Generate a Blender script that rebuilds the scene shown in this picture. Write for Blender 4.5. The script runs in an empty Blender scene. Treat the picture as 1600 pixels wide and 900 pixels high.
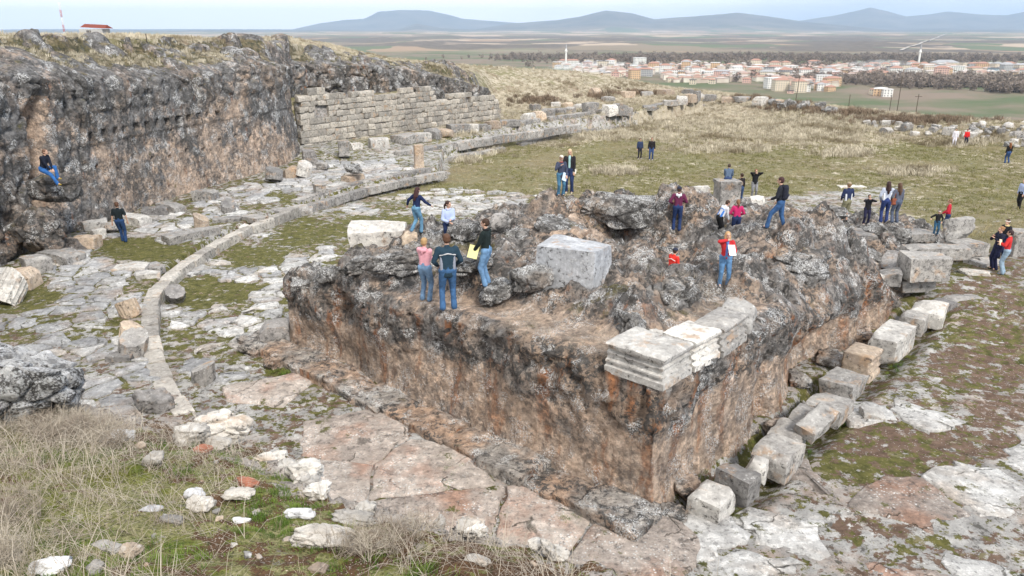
import bpy, bmesh, math, random
import numpy as np
from mathutils import Vector, Matrix, noise as mnoise
R_ = math.radians
sc = bpy.context.scene
C = sc.collection
random.seed(4); rng = np.random.RandomState(4)

# ---------------------------------------------------------------- camera, sky, sun, exposure
H = 10.0; FPX = 1200.0; YH = 42.0
PITCH = math.atan((450 - YH) / FPX)
cam_d = bpy.data.cameras.new('camera'); cam = bpy.data.objects.new('camera', cam_d); C.objects.link(cam)
cam.location = (0, 0, H); cam.rotation_euler = (math.pi / 2 - PITCH, 0, 0)
cam_d.sensor_width = 36; cam_d.lens = 36 * FPX / 1600.0
cam_d.clip_start = 0.2; cam_d.clip_end = 60000
sc.camera = cam
SUN_EL, SUN_AZ = R_(42), R_(150)          # azimuth clockwise from +Y: over the right shoulder
sun_d = bpy.data.lights.new('sun', 'SUN'); sun_d.energy = 2.9; sun_d.angle = R_(12); sun_d.color = (1.0, 0.94, 0.85)
sun = bpy.data.objects.new('sun', sun_d); C.objects.link(sun)
sdir = Vector((math.sin(SUN_AZ) * math.cos(SUN_EL), math.cos(SUN_AZ) * math.cos(SUN_EL), math.sin(SUN_EL)))
sun.rotation_euler = sdir.to_track_quat('Z', 'Y').to_euler(); sun.location = sdir * 60
world = bpy.data.worlds.new('World'); sc.world = world; world.use_nodes = True
wn = world.node_tree; wn.nodes.clear()
def wnode(t, ins=None, **kw):
    n = wn.nodes.new(t)
    for k, v in kw.items(): setattr(n, k, v)
    for k, v in (ins or {}).items():
        if isinstance(v, bpy.types.NodeSocket): wn.links.new(v, n.inputs[k])
        else: n.inputs[k].default_value = v
    return n
sky = wnode('ShaderNodeTexSky', sky_type='NISHITA'); sky.sun_disc = False
sky.sun_elevation = SUN_EL; sky.sun_rotation = SUN_AZ; sky.altitude = 1200; sky.air_density = 1.0; sky.dust_density = 2.0
tc = wnode('ShaderNodeTexCoord')
mp = wnode('ShaderNodeMapping', {'Vector': tc.outputs['Generated'], 'Scale': (1.0, 1.0, 5.5), 'Location': (0.3, 0.1, 0.0)})
cn = wnode('ShaderNodeTexNoise', {'Vector': mp.outputs[0], 'Scale': 1.7, 'Detail': 7.0, 'Roughness': 0.55, 'Distortion': 0.3})
sx = wnode('ShaderNodeSeparateXYZ', {0: tc.outputs['Generated']})
lf = wnode('ShaderNodeMapRange', {'Value': sx.outputs['X'], 'From Min': -0.5, 'From Max': 0.6, 'To Min': 0.55, 'To Max': -0.14})
ad = wnode('ShaderNodeMath', {0: cn.outputs[0], 1: lf.outputs[0]}, operation='ADD')
cr = wnode('ShaderNodeMapRange', {'Value': ad.outputs[0], 'From Min': 0.32, 'From Max': 0.68, 'To Min': 0.0, 'To Max': 1.0})
cc = wnode('ShaderNodeMix', {'Factor': cr.outputs[0], 6: (5.6, 6.9, 8.8, 1), 7: (14.5, 14.4, 14.3, 1)}, data_type='RGBA')
mx = wnode('ShaderNodeMix', {'Factor': 0.86, 6: sky.outputs[0], 7: cc.outputs[2]}, data_type='RGBA')
bg = wnode('ShaderNodeBackground', {'Color': mx.outputs[2], 'Strength': 0.1})
wo = wnode('ShaderNodeOutputWorld', {'Surface': bg.outputs[0]})
sc.view_settings.view_transform = 'Standard'; sc.view_settings.look = 'None'
sc.view_settings.exposure = 0.26; sc.view_settings.gamma = 1.0; sc.view_settings.use_curve_mapping = False
sc.cycles.use_denoising = True; sc.cycles.max_bounces = 5; sc.cycles.diffuse_bounces = 3; sc.cycles.volume_bounces = 2
sc.cycles.volume_max_steps = 64

# ---------------------------------------------------------------- pixel <-> world
CP, SP = math.cos(PITCH), math.sin(PITCH)
def ray(px, py):
    x = (px - 800) / FPX; u = (450 - py) / FPX
    return x, CP + u * SP, -SP + u * CP
def P(px, py, z=0.0):
    x, y, dz = ray(px, py); t = (z - H) / dz
    return x * t, y * t
def proj(x, y, z):
    z = z - H; d = y * CP - z * SP; u = y * SP + z * CP
    return 800 + FPX * x / d, 450 - FPX * u / d
def zpx(px, py, dist):
    """height seen at pixel (px,py) at ground depth y=dist"""
    x, y, dz = ray(px, py); return H + dz * dist / y
# podium frame
PC = np.array([3.0, 14.3]); LD = np.array([-0.740, 0.672]); RD = np.array([0.672, 0.740])
def pod(a, b): p = PC + LD * a + RD * b; return p[0], p[1]
def unpod(x, y):
    dx = np.asarray(x) - PC[0]; dy = np.asarray(y) - PC[1]
    return dx * LD[0] + dy * LD[1], dx * RD[0] + dy * RD[1]
POD_ANG = math.atan2(0.740, 0.672)

# ---------------------------------------------------------------- numpy noise
def _h(ix, iy, iz, s=0):
    n = (ix.astype(np.uint32) * np.uint32(374761393) + iy.astype(np.uint32) * np.uint32(668265263) + iz.astype(np.uint32) * np.uint32(2147483647) + np.uint32((s * 974634777 + 12345) & 0xffffffff))
    n = (n ^ (n >> np.uint32(13))) * np.uint32(1274126177); n = n ^ (n >> np.uint32(16))
    n = n * np.uint32(2246822519); n = n ^ (n >> np.uint32(15))
    return (n & np.uint32(0xffffff)).astype(np.float32) / np.float32(0xffffff)
def vn(x, y, z, s=0):
    fx, fy, fz = np.floor(x), np.floor(y), np.floor(z)
    ix, iy, iz = fx.astype(np.int64), fy.astype(np.int64), fz.astype(np.int64)
    u, v, w = x - fx, y - fy, z - fz
    u = u * u * (3 - 2 * u); v = v * v * (3 - 2 * v); w = w * w * (3 - 2 * w)
    r = 0
    for a in (0, 1):
        for b in (0, 1):
            for c in (0, 1):
                r = r + _h(ix + a, iy + b, iz + c, s) * (u if a else 1 - u) * (v if b else 1 - v) * (w if c else 1 - w)
    return r * 2 - 1
def fbm(x, y, z, o=4, s=0, g=0.5, ridge=False):
    x = np.asarray(x, dtype=np.float64); y = np.asarray(y, dtype=np.float64) + 0 * x; z = np.asarray(z, dtype=np.float64) + 0 * x
    r = 0; amp = 1.0; tot = 0
    for k in range(o):
        n = vn(x + 17.3 * k, y + 5.1 * k, z + 9.7 * k, s + k)
        if ridge: n = 1 - 2 * np.abs(n)
        r = r + n * amp; tot += amp; amp *= g
        x, y, z = x * 2.03 + y * 0.2, y * 2.03 - x * 0.2, z * 2.03
    return r / tot
def worley(x, y, z, s=0):
    """distance to nearest and second nearest cell point, and cell value"""
    fx, fy, fz = np.floor(x), np.floor(y), np.floor(z)
    ix, iy, iz = fx.astype(np.int64), fy.astype(np.int64), fz.astype(np.int64)
    d1 = np.full(x.shape, 9.0); d2 = np.full(x.shape, 9.0); cv = np.zeros(x.shape)
    for a in (-1, 0, 1):
        for b in (-1, 0, 1):
            for c in (-1, 0, 1):
                jx, jy, jz = ix + a, iy + b, iz + c
                ox = jx + _h(jx, jy, jz, s) - x; oy = jy + _h(jx, jy, jz, s + 1) - y; oz = jz + _h(jx, jy, jz, s + 2) - z
                d = ox * ox + oy * oy + oz * oz
                m = d < d1
                d2 = np.where(m, d1, np.minimum(d2, d)); cv = np.where(m, _h(jx, jy, jz, s + 3), cv); d1 = np.where(m, d, d1)
    return np.sqrt(d1), np.sqrt(d2), cv
def sstep(a, b, x):
    t = np.clip((x - a) / (b - a), 0, 1); return t * t * (3 - 2 * t)

# ---------------------------------------------------------------- mesh helpers
def mkmesh(name, V, F, smooth=True, attrs=None):
    V = np.ascontiguousarray(np.asarray(V, dtype=np.float32).reshape(-1, 3)); me = bpy.data.meshes.new(name)
    if isinstance(F, np.ndarray):
        n, k = F.shape
        me.vertices.add(len(V)); me.vertices.foreach_set('co', V.ravel())
        me.loops.add(n * k); me.loops.foreach_set('vertex_index', np.ascontiguousarray(F.astype(np.int32)).ravel())
        me.polygons.add(n); me.polygons.foreach_set('loop_start', np.arange(0, n * k, k, dtype=np.int32))
        me.update(calc_edges=True)
    else:
        me.from_pydata([tuple(map(float, v)) for v in V], [], F)
    if smooth: me.polygons.foreach_set('use_smooth', np.ones(len(me.polygons), dtype=bool))
    for k, a in (attrs or {}).items():
        a = np.asarray(a, dtype=np.float32)
        if a.ndim == 1:
            at = me.attributes.new(k, 'FLOAT', 'POINT'); at.data.foreach_set('value', a)
        else:
            at = me.attributes.new(k, 'FLOAT_COLOR', 'POINT')
            if a.shape[1] == 3: a = np.hstack([a, np.ones((len(a), 1), dtype=np.float32)])
            at.data.foreach_set('color', np.ascontiguousarray(a).ravel())
    me.validate(clean_customdata=False)
    return me
def grid_faces(nr, nc, off=0, flip=False):
    i, j = np.meshgrid(np.arange(nr - 1), np.arange(nc - 1), indexing='ij')
    a = (i * nc + j).ravel() + off; b = a + 1; c = a + nc + 1; d = a + nc
    return np.stack([a, d, c, b] if flip else [a, b, c, d], 1)
def link(name, me, mat=None, parent=None, loc=None, rot=None, scale=None):
    o = bpy.data.objects.new(name, me); C.objects.link(o)
    if mat is not None and me is not None and hasattr(me, 'materials') and len(me.materials) == 0: me.materials.append(mat)
    if parent is not None: o.parent = parent
    if loc is not None: o.location = loc
    if rot is not None: o.rotation_euler = rot
    if scale is not None: o.scale = scale if hasattr(scale, '__len__') else (scale,) * 3
    return o
def tag(o, label=None, cat=None, group=None, kind=None):
    if label: o['label'] = label
    if cat: o['category'] = cat
    if group: o['group'] = group
    if kind: o['kind'] = kind
    return o
def empty(name, loc=(0, 0, 0), rz=0.0):
    o = bpy.data.objects.new(name, None); C.objects.link(o); o.location = loc; o.rotation_euler = (0, 0, rz); o.empty_display_size = 0.1
    return o

# ---------------------------------------------------------------- materials
class M_:
    def __init__(s, name):
        s.m = bpy.data.materials.new(name); s.m.use_nodes = True; s.t = s.m.node_tree; s.t.nodes.clear()
        s.out = s.n('ShaderNodeOutputMaterial'); s.b = s.n('ShaderNodeBsdfPrincipled', {'Roughness': 0.9, 'Specular IOR Level': 0.25})
        s.t.links.new(s.b.outputs[0], s.out.inputs[0])
        s.geo = s.n('ShaderNodeNewGeometry'); s.pos = s.geo.outputs['Position']
    def n(s, t, ins=None, **kw):
        n = s.t.nodes.new(t)
        for k, v in kw.items(): setattr(n, k, v)
        for k, v in (ins or {}).items():
            if isinstance(v, bpy.types.NodeSocket): s.t.links.new(v, n.inputs[k])
            elif v is not None: n.inputs[k].default_value = v
        return n
    def sc(s, v, sx, sy, sz):
        return s.n('ShaderNodeVectorMath', {0: v, 1: (sx, sy, sz)}, operation='MULTIPLY').outputs[0]
    def noise(s, scale, detail=4.0, rough=0.55, v=None, dist=0.0):
        return s.n('ShaderNodeTexNoise', {'Vector': v or s.pos, 'Scale': scale, 'Detail': detail, 'Roughness': rough, 'Distortion': dist}).outputs[0]
    def voro(s, scale, v=None, feature='F1', out=0, rnd=1.0):
        return s.n('ShaderNodeTexVoronoi', {'Vector': v or s.pos, 'Scale': scale, 'Randomness': rnd}, feature=feature).outputs[out]
    def rng(s, v, a, b, lo=0.0, hi=1.0):
        return s.n('ShaderNodeMapRange', {'Value': v, 'From Min': a, 'From Max': b, 'To Min': lo, 'To Max': hi}).outputs[0]
    def mth(s, op, a, b=None, c=None):
        return s.n('ShaderNodeMath', {0: a, 1: b, 2: c}, operation=op).outputs[0]
    def mix(s, f, a, b, blend='MIX'):
        def c(v): return (v[0], v[1], v[2], 1) if isinstance(v, (tuple, list)) else v
        return s.n('ShaderNodeMix', {'Factor': f, 6: c(a), 7: c(b)}, data_type='RGBA', blend_type=blend).outputs[2]
    def attr(s, name, out='Fac'): return s.n('ShaderNodeAttribute', attribute_name=name).outputs[out]
    def up(s):
        return s.n('ShaderNodeSeparateXYZ', {0: s.geo.outputs['Normal']}).outputs[2]
    def bump(s, h, strength=0.5, dist=0.05):
        b = s.n('ShaderNodeBump', {'Height': h, 'Strength': strength, 'Distance': dist}); s.t.links.new(b.outputs[0], s.b.inputs['Normal'])
    def done(s, col, rough=None):
        if isinstance(col, (tuple, list)): s.b.inputs['Base Color'].default_value = (col[0], col[1], col[2], 1)
        else: s.t.links.new(col, s.b.inputs['Base Color'])
        if rough is not None:
            if isinstance(rough, (float, int)): s.b.inputs['Roughness'].default_value = rough
            else: s.t.links.new(rough, s.b.inputs['Roughness'])
        return s.m

def rock_mat(name, grey=(.27, .275, .29), tan=(.42, .32, .25), tanamt=0.5, stain=0.5, dark=0.5, white=0.5, moss=0.3, smooth=0.0, scale=1.0, attrs=False, cav_shade_amt=.8):
    """lichen-speckled limestone. grey/tan base, iron stains running down, black and white lichen, moss on ledges"""
    m = M_(name); p = m.pos
    big = m.noise(0.55 * scale, 5, 0.6)
    col = m.mix(m.rng(big, 0.62 - 0.3 * tanamt, 0.78 - 0.3 * tanamt), grey, tan)
    if attrs: col = m.mix(m.rng(m.mth('ADD', m.attr('tan'), m.rng(m.noise(1.4, 6, 0.65), 0.3, 0.7, -0.35, 0.35)), 0.35, 0.65), col, m.mix(m.noise(2.3, 5), (.60, .43, .31), (.44, .38, .335)))
    tone = m.noise(3.1 * scale, 8, 0.7)
    col = m.mix(1.0, col, m.mix(m.rng(tone, 0.3, 0.7), (.42, .42, .43), (1.5, 1.47, 1.43)), 'MULTIPLY')
    # iron stains
    st = m.noise(1.1 * scale, 6, 0.65, m.sc(p, 1.5, 1.5, 0.38))
    sm = m.rng(st, 0.70 - 0.18 * stain, 0.78 - 0.18 * stain)
    steep = m.rng(m.up(), 0.75, 0.35)
    sm = m.mth('MULTIPLY', sm, steep)
    if attrs: sm = m.mth('MULTIPLY', sm, m.rng(m.attr('tan'), 0.2, 1.0, 1.0, 0.65))
    stc = m.mix(m.rng(m.noise(4.7, 4), 0.35, 0.65), (.085, .042, .026), (.44, .175, .065))
    col = m.mix(m.mth('MULTIPLY', sm, 0.8), col, stc)
    # black lichen / weather crust
    dk = m.noise(5.5 * scale, 10, 0.75, None, 0.4); dk2 = m.noise(0.9 * scale, 3)
    dm = m.rng(m.mth('ADD', dk, m.rng(dk2, 0.3, 0.7, -0.10, 0.10)), 0.59 - 0.16 * dark, 0.62 - 0.16 * dark)
    if attrs: dm = m.mth('MULTIPLY', dm, m.rng(m.attr('tan'), 0.3, 0.9, 1.0, 0.4))
    col = m.mix(m.mth('MULTIPLY', dm, 0.92), col, m.mix(m.noise(15.0), (.045, .043, .042), (.15, .145, .14)))
    # white lichen discs
    vv = m.voro(8.5 * scale, m.n('ShaderNodeVectorMath', {0: p, 1: m.n('ShaderNodeTexNoise', {'Vector': p, 'Scale': 6.0}).outputs[1]}, operation='ADD').outputs[0])
    wmask = m.rng(m.noise(1.7 * scale, 4), 0.62 - 0.22 * white, 0.70 - 0.22 * white)
    wm = m.mth('MULTIPLY', m.rng(vv, 0.47, 0.37), wmask)
    if attrs: wm = m.mth('MULTIPLY', wm, m.rng(m.attr('tan'), 0.2, 0.8, 1.0, 0.15))
    col = m.mix(m.mth('MULTIPLY', wm, 0.72), col, (.72, .72, .71))
    fine = m.voro(24.0 * scale)
    col = m.mix(m.mth('MULTIPLY', m.mth('MULTIPLY', m.rng(fine, 0.42, 0.30), wmask), 0.7), col, (.80, .81, .82))
    # moss
    if moss > 0:
        mo = m.mth('MULTIPLY', m.rng(m.noise(1.3, 5, 0.6), 0.66 - 0.2 * moss, 0.74 - 0.2 * moss), m.rng(m.up(), 0.35, 0.8))
        if attrs: mo = m.mth('MAXIMUM', mo, m.rng(m.mth('ADD', m.attr('moss'), m.rng(m.noise(3.0, 5, .65), 0.3, 0.7, -0.3, 0.3)), 0.45, 0.6))
        col = m.mix(m.mth('MULTIPLY', mo, 0.85), col, m.mix(m.rng(m.noise(3.0, 8, .7), .4, .6), (.04, .045, .015), m.mix(m.rng(m.noise(.8, 4), .42, .58), (.15, .13, .05), (.25, .20, .12))))
    hn = m.noise(4.0 * scale, 12, 0.72); hf = m.noise(13.0 * scale, 6, 0.7)
    cav = m.mth('MAXIMUM', m.rng(hn, .455, .395), m.mth('MULTIPLY', m.rng(hf, .44, .38), .8))  # crevice shade painted into the colour where the bump is low
    if attrs: cav = m.mth('MULTIPLY', cav, m.rng(m.attr('tan'), 0.3, 1.0, 1.0, 0.25))
    col = m.mix(m.mth('MULTIPLY', cav, cav_shade_amt), col, (.038, .034, .031))
    col = m.mix(1.0, col, m.mix(m.rng(hn, .52, .64), (1.0, 1.0, 1.0), (1.45, 1.45, 1.45)), 'MULTIPLY')  # raised grain brightened in the colour as painted highlights
    rel = m.mth('ADD', m.mth('MULTIPLY', hn, 1.0), m.mth('MULTIPLY', m.voro(9.0 * scale, None, 'SMOOTH_F1'), -0.35 * (1 - smooth)))
    rel = m.mth('ADD', rel, m.mth('MULTIPLY', hf, .35))
    m.bump(rel, 1.0 - 0.45 * smooth, 0.20 - 0.07 * smooth)
    return m.done(col, 0.93)

def stone_mat(name, a=(.52, .50, .48), b=(.36, .34, .33), dark=0.3, warm=0.3, relief=0.6):
    """cut marble and limestone blocks: pale with grey weathering, a little ochre and some lichen"""
    m = M_(name)
    inf = m.n('ShaderNodeObjectInfo').outputs['Random']
    off = m.n('ShaderNodeVectorMath', {0: m.pos, 1: m.n('ShaderNodeCombineXYZ', {0: m.mth('MULTIPLY', inf, 31.0), 1: inf, 2: m.mth('MULTIPLY', inf, 7.0)}).outputs[0]}, operation='ADD').outputs[0]
    col = m.mix(m.rng(m.noise(1.6, 6, 0.65, off), 0.35, 0.62), b, a)
    col = m.mix(1.0, col, m.mix(inf, (.70, .69, .68), (1.22, 1.19, 1.14)), 'MULTIPLY')
    col = m.mix(m.mth('MULTIPLY', m.rng(m.noise(2.1, 5, .6, off), 0.62 - 0.15 * warm, 0.74 - 0.15 * warm), 0.65), col, (.42, .27, .16))
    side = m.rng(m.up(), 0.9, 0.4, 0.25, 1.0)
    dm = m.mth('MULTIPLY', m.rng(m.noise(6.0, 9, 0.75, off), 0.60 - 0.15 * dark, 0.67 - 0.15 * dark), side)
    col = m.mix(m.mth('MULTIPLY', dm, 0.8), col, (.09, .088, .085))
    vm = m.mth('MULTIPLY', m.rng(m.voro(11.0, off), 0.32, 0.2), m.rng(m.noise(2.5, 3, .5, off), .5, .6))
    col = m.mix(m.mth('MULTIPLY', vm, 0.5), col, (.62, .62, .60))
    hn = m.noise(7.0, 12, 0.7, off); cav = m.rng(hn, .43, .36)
    col = m.mix(m.mth('MULTIPLY', cav, m.rng(m.up(), .95, .5, .45, .9)), col, (.05, .046, .042))  # painted shade in the bump's lows, stronger on upright faces
    col = m.mix(1.0, col, m.mix(m.rng(hn, .5, .64), (.94, .94, .94), (1.3, 1.3, 1.3)), 'MULTIPLY')  # painted highlights on the raised grain
    m.bump(hn, relief, 0.06)
    return m.done(col, 0.88)

MAT = {}
MAT['cliff'] = rock_mat('cliff_limestone', grey=(.20, .197, .198), tan=(.29, .235, .195), tanamt=0.5, stain=0.55, dark=0.56, white=0.42, moss=0.45, attrs=True, scale=0.8, cav_shade_amt=.65)
MAT['podium'] = rock_mat('podium_limestone', grey=(.25, .238, .23), tan=(.38, .29, .225), tanamt=0.55, stain=1.0, dark=0.52, white=0.5, moss=0.15, attrs=True, cav_shade_amt=.75)
MAT['boulder'] = rock_mat('lichen_boulder', grey=(.26, .255, .25), tan=(.36, .30, .25), tanamt=0.4, stain=0.4, dark=0.45, white=0.75, moss=0.15, cav_shade_amt=.65)
MAT['near_boulder'] = rock_mat('speckled_near_boulder', grey=(.66, .66, .67), tan=(.62, .58, .54), tanamt=0.3, stain=0.1, dark=0.40, white=1.6, moss=0.05, scale=1.15, cav_shade_amt=.55)
MAT['ledge'] = rock_mat('ledge_limestone', grey=(.40, .37, .34), tan=(.48, .34, .25), tanamt=0.6, stain=0.9, dark=0.3, white=0.5, moss=0.15, cav_shade_amt=.7)
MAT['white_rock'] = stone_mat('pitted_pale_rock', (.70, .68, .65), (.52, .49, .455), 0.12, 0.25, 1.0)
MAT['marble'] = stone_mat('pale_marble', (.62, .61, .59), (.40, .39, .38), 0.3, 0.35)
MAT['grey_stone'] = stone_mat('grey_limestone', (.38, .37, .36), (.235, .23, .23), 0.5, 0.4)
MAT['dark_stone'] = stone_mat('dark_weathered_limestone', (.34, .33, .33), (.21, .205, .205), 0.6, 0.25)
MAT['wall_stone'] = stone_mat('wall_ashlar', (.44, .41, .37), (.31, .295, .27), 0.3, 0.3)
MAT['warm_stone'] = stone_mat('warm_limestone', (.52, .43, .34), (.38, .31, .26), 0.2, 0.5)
def plain(name, col, rough=0.85, var=0.15, sc_=6.0, bump=0.0):
    m = M_(name)
    c = m.mix(m.noise(sc_, 4), tuple(x * (1 - var) for x in col), tuple(min(1, x * (1 + var)) for x in col))
    if bump: m.bump(m.noise(sc_ * 2.5, 5), bump, 0.02)
    return m.done(c, rough)
# ---------------------------------------------------------------- terrain functions
def interp(x, tab): t = np.array(tab, dtype=float); return np.interp(x, t[:, 0], t[:, 1])
KERB = [(10, -3.2), (15, -6.0), (19, -9.0), (21.5, -10.9), (24, -12.2), (28.6, -14.1), (32, -14.65), (35.6, -14.5), (39.5, -13.75), (43, -12.5), (46, -11.2), (49, -9.5), (52, -7.6), (55.3, -5.3), (64, -5.6), (69, -4.0), (75.3, 0.0), (92, 13.5), (110, 27), (140, 50)]
def xk(y): return interp(y, KERB)
# cliff line: x, y, height of the upright face, height a few metres behind it
CL = [(-14, 9, 7.5, 8.6), (-18, 14.5, 7.6, 8.8), (-20.3, 20, 7.7, 9.0), (-21.5, 26, 7.8, 9.2), (-21.9, 31, 7.9, 9.3), (-21.9, 34.5, 7.9, 9.35), (-21.2, 38, 7.6, 9.3), (-20.4, 43.4, 7.3, 9.1), (-19.1, 48.5, 7.0, 8.9), (-17.2, 54, 7.4, 8.7), (-16.3, 58.5, 7.2, 8.6),
      (-17.3, 62.3, 7.0, 8.4), (-17.4, 67.5, 6.9, 8.2), (-12, 73.5, 6.5, 7.5), (-7.4, 79.5, 5.4, 6.2), (-4.6, 84, 4.4, 4.9), (-2.8, 87, 3.6, 3.9), (-2.6, 91, 2.6, 2.9), (-6, 97, 2.0, 2.4)]
CLA = np.array(CL)
_f = [0, 1, 2, 3, 4, 5, 6, 7, 8, 9, 10, 12, 13, 14, 15, 16]
CL_AZ = CLA[_f, 0] / CLA[_f, 1]; CL_R = np.hypot(CLA[_f, 0], CLA[_f, 1]); CL_Z = CLA[_f, 3]
RIDGE = [(-900, 50, 60), (-200, 50, 72), (0, 53, 76), (200, 53, 86), (330, 57, 96), (450, 58, 104), (520, 70, 108), (600, 90, 112), (700, 98, 118), (800, 105, 125), (900, 110, 130), (1000, 125, 135), (1060, 136, 136), (1150, 142, 124), (1250, 152, 112), (1400, 165, 104), (1500, 170, 99), (1600, 168, 98), (2200, 172, 95)]
RG = np.array(RIDGE, dtype=float)
RG_Z = np.array([H - r[2] * (r[1] - YH) / 1267.0 for r in RIDGE])
FOOT = [(740, 90), (850, 92), (950, 102), (1060, 120), (1150, 108), (1250, 96), (1400, 89), (1600, 84), (2200, 80)]
W0 = np.array([-16.9, 62.0]); W1 = np.array([-1.6, 80.0]); WL = float(np.hypot(*(W1 - W0))); WD = (W1 - W0) / WL; WN = np.array([-WD[1], WD[0]])
def wallh(s): return interp(s, [(0, 5.0), (2.6, 5.0), (2.7, 4.6), (5, 4.6), (5.1, 4.2), (10.5, 4.1), (10.6, 4.6), (14.2, 4.6), (14.3, 4.1), (15.5, 3.6), (18, 3.4), (23.6, 3.0)])
def G(x, y):
    """ground height without fine relief"""
    x = np.asarray(x, dtype=float); y = np.asarray(y, dtype=float) + 0 * x
    r = np.hypot(x, y); az = x / np.maximum(y, 0.5); px = 800 + 1267 * az
    dk = xk(y) - x                                    # >0 behind the kerb
    field = -0.8 * sstep(34, 64, y) - 0.4 * sstep(70, 100, y)
    a, b = unpod(x, y)
    field = field + 0.7 * sstep(12, 22, b) * sstep(1.5, -1.0, a) * sstep(44, 30, y)
    field = field + 0.18 * fbm(x * 0.09, y * 0.09, 0, 3, 5) * sstep(20, 50, y)
    col = 0.36 + 0.3 * sstep(52, 66, y) * sstep(-2, 4, dk)
    z = field + (col - field) * sstep(0.0, 0.12, dk)
    # terrace up to the masonry wall
    ws = (x - W0[0]) * WD[0] + (y - W0[1]) * WD[1]; wd = (x - W0[0]) * WN[0] + (y - W0[1]) * WN[1]
    tz = sstep(-7, -1.0, wd) * sstep(-4, 0, ws) * sstep(WL + 14, WL, ws)
    z = np.maximum(z, z + (1.0 - z) * tz)
    beh = sstep(0.25, 0.5, wd) * sstep(5.5, 4.5, wd) * sstep(-1.5, 0, ws) * sstep(WL + 3, WL - 1, ws)
    z = z + (wallh(ws) - 0.35 - z) * beh
    # hill behind the cliff and the grassy ridge
    D = np.interp(px, RG[:, 0], RG[:, 2]); ZR = np.interp(px, RG[:, 0], RG_Z)
    F = np.where(px < 762, np.interp(az, CL_AZ, CL_R), interp(px, FOOT)); 
    zc = np.interp(az, CL_AZ, CL_Z)
    w = sstep(735, 775, px)
    off = 4.5 * np.exp(-((px - 462) / 22.0) ** 2); up = sstep(3.0 + off, 7.5 + off, r - F)
    rise = np.clip((r - F) / np.maximum(D - F, 1), 0, 1)
    hl = zc + (ZR - zc) * (rise ** 0.8)
    hr_ = field + (ZR - field) * sstep(0, 1, rise)
    bumps = 0.35 * fbm(x * 0.07, y * 0.07, 2, 4, 9)
    zl = z + (hl + bumps * sstep(2, 8, r - F) - z) * up
    zr = np.where(r > F, hr_ + bumps * rise, z)
    out = zl * (1 - w) + zr * w
    # beyond the ridge the hill drops to the valley
    dn = np.maximum(r - D, 0)
    out = out - 0.012 * dn * np.minimum(dn, 14) / 1.0
    return out
VAL = [(150, -12), (300, -52), (600, -80), (900, -88), (1250, -85), (1750, -72), (2500, -76), (4000, -80), (6000, -70), (8500, -48), (10000, -40), (20000, -40)]
RA = [(-400, 60), (380, 60), (445, 48), (500, 37), (540, 32), (570, 30), (592, 20), (625, 18), (670, 18), (700, 24), (722, 30), (790, 35), (870, 40), (1000, 45), (1200, 40), (1270, 30), (1300, 26), (1330, 20), (1355, 14), (1380, 19), (1412, 27), (1440, 25), (1475, 20), (1530, 24), (1570, 25), (1600, 19), (1700, 22), (1900, 40), (2400, 40)]
RB = [(-400, 62), (540, 60), (600, 54), (650, 37), (690, 44), (740, 46), (800, 37), (870, 32), (905, 27), (945, 18), (985, 22), (1022, 31), (1080, 27), (1150, 21), (1190, 26), (1250, 34), (1320, 40), (1400, 47), (1500, 46), (1600, 46), (2400, 45)]
def GV(x, y):
    r = np.hypot(x, y); az = x / y; px = 800 + 1267 * az
    z = interp(r, VAL)
    roll = fbm(x / 900, y / 900, 0, 4, 21)
    z = z + roll * 22 * sstep(2300, 4500, r) * (1 - 0.5 * sstep(6000, 9000, r)) + 16 * sstep(1900, 2600, r) * fbm(x / 330, y / 330, 1, 3, 23) * sstep(5500, 3500, r)
    k = y / r
    for tab, r0, w, s in ((RB, 11500, 1500, 31), (RA, 15500, 1600, 41)):
        zr = H + r0 * k * (YH - interp(px, tab)) / 1267.0 + 45
        er = fbm(x / 700, y / 700, 3, 6, s, 0.55, True)
        q = np.exp(-((r - r0) / w) ** 2)
        m = -45 + zr * q * (1 - 0.30 * (1 - q ** 3) * (0.8 - er)) + zr * 0.035 * er
        z = np.maximum(z, m)
    return z
def G1(x, y): return float(G(np.array([x]), np.array([y]))[0])
def PG(px, py, dz=0.0):
    """world point where the pixel's ray meets the ground (raised by dz)"""
    x, y, d = ray(px, py); ts = np.exp(np.linspace(1.8, 5.14, 420))
    g = G(x * ts, y * ts) + dz; rz = H + d * ts; k = np.argmax(rz < g)
    if rz[k] >= g[k]: k = len(ts) - 1
    t2 = np.linspace(ts[max(k - 1, 0)], ts[k], 24); g2 = G(x * t2, y * t2); k = int(np.argmax(H + d * t2 <= g2 + dz)) if (H + d * t2 <= g2 + dz).any() else 23
    return float(x * t2[k]), float(y * t2[k]), float(g2[k])

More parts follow.
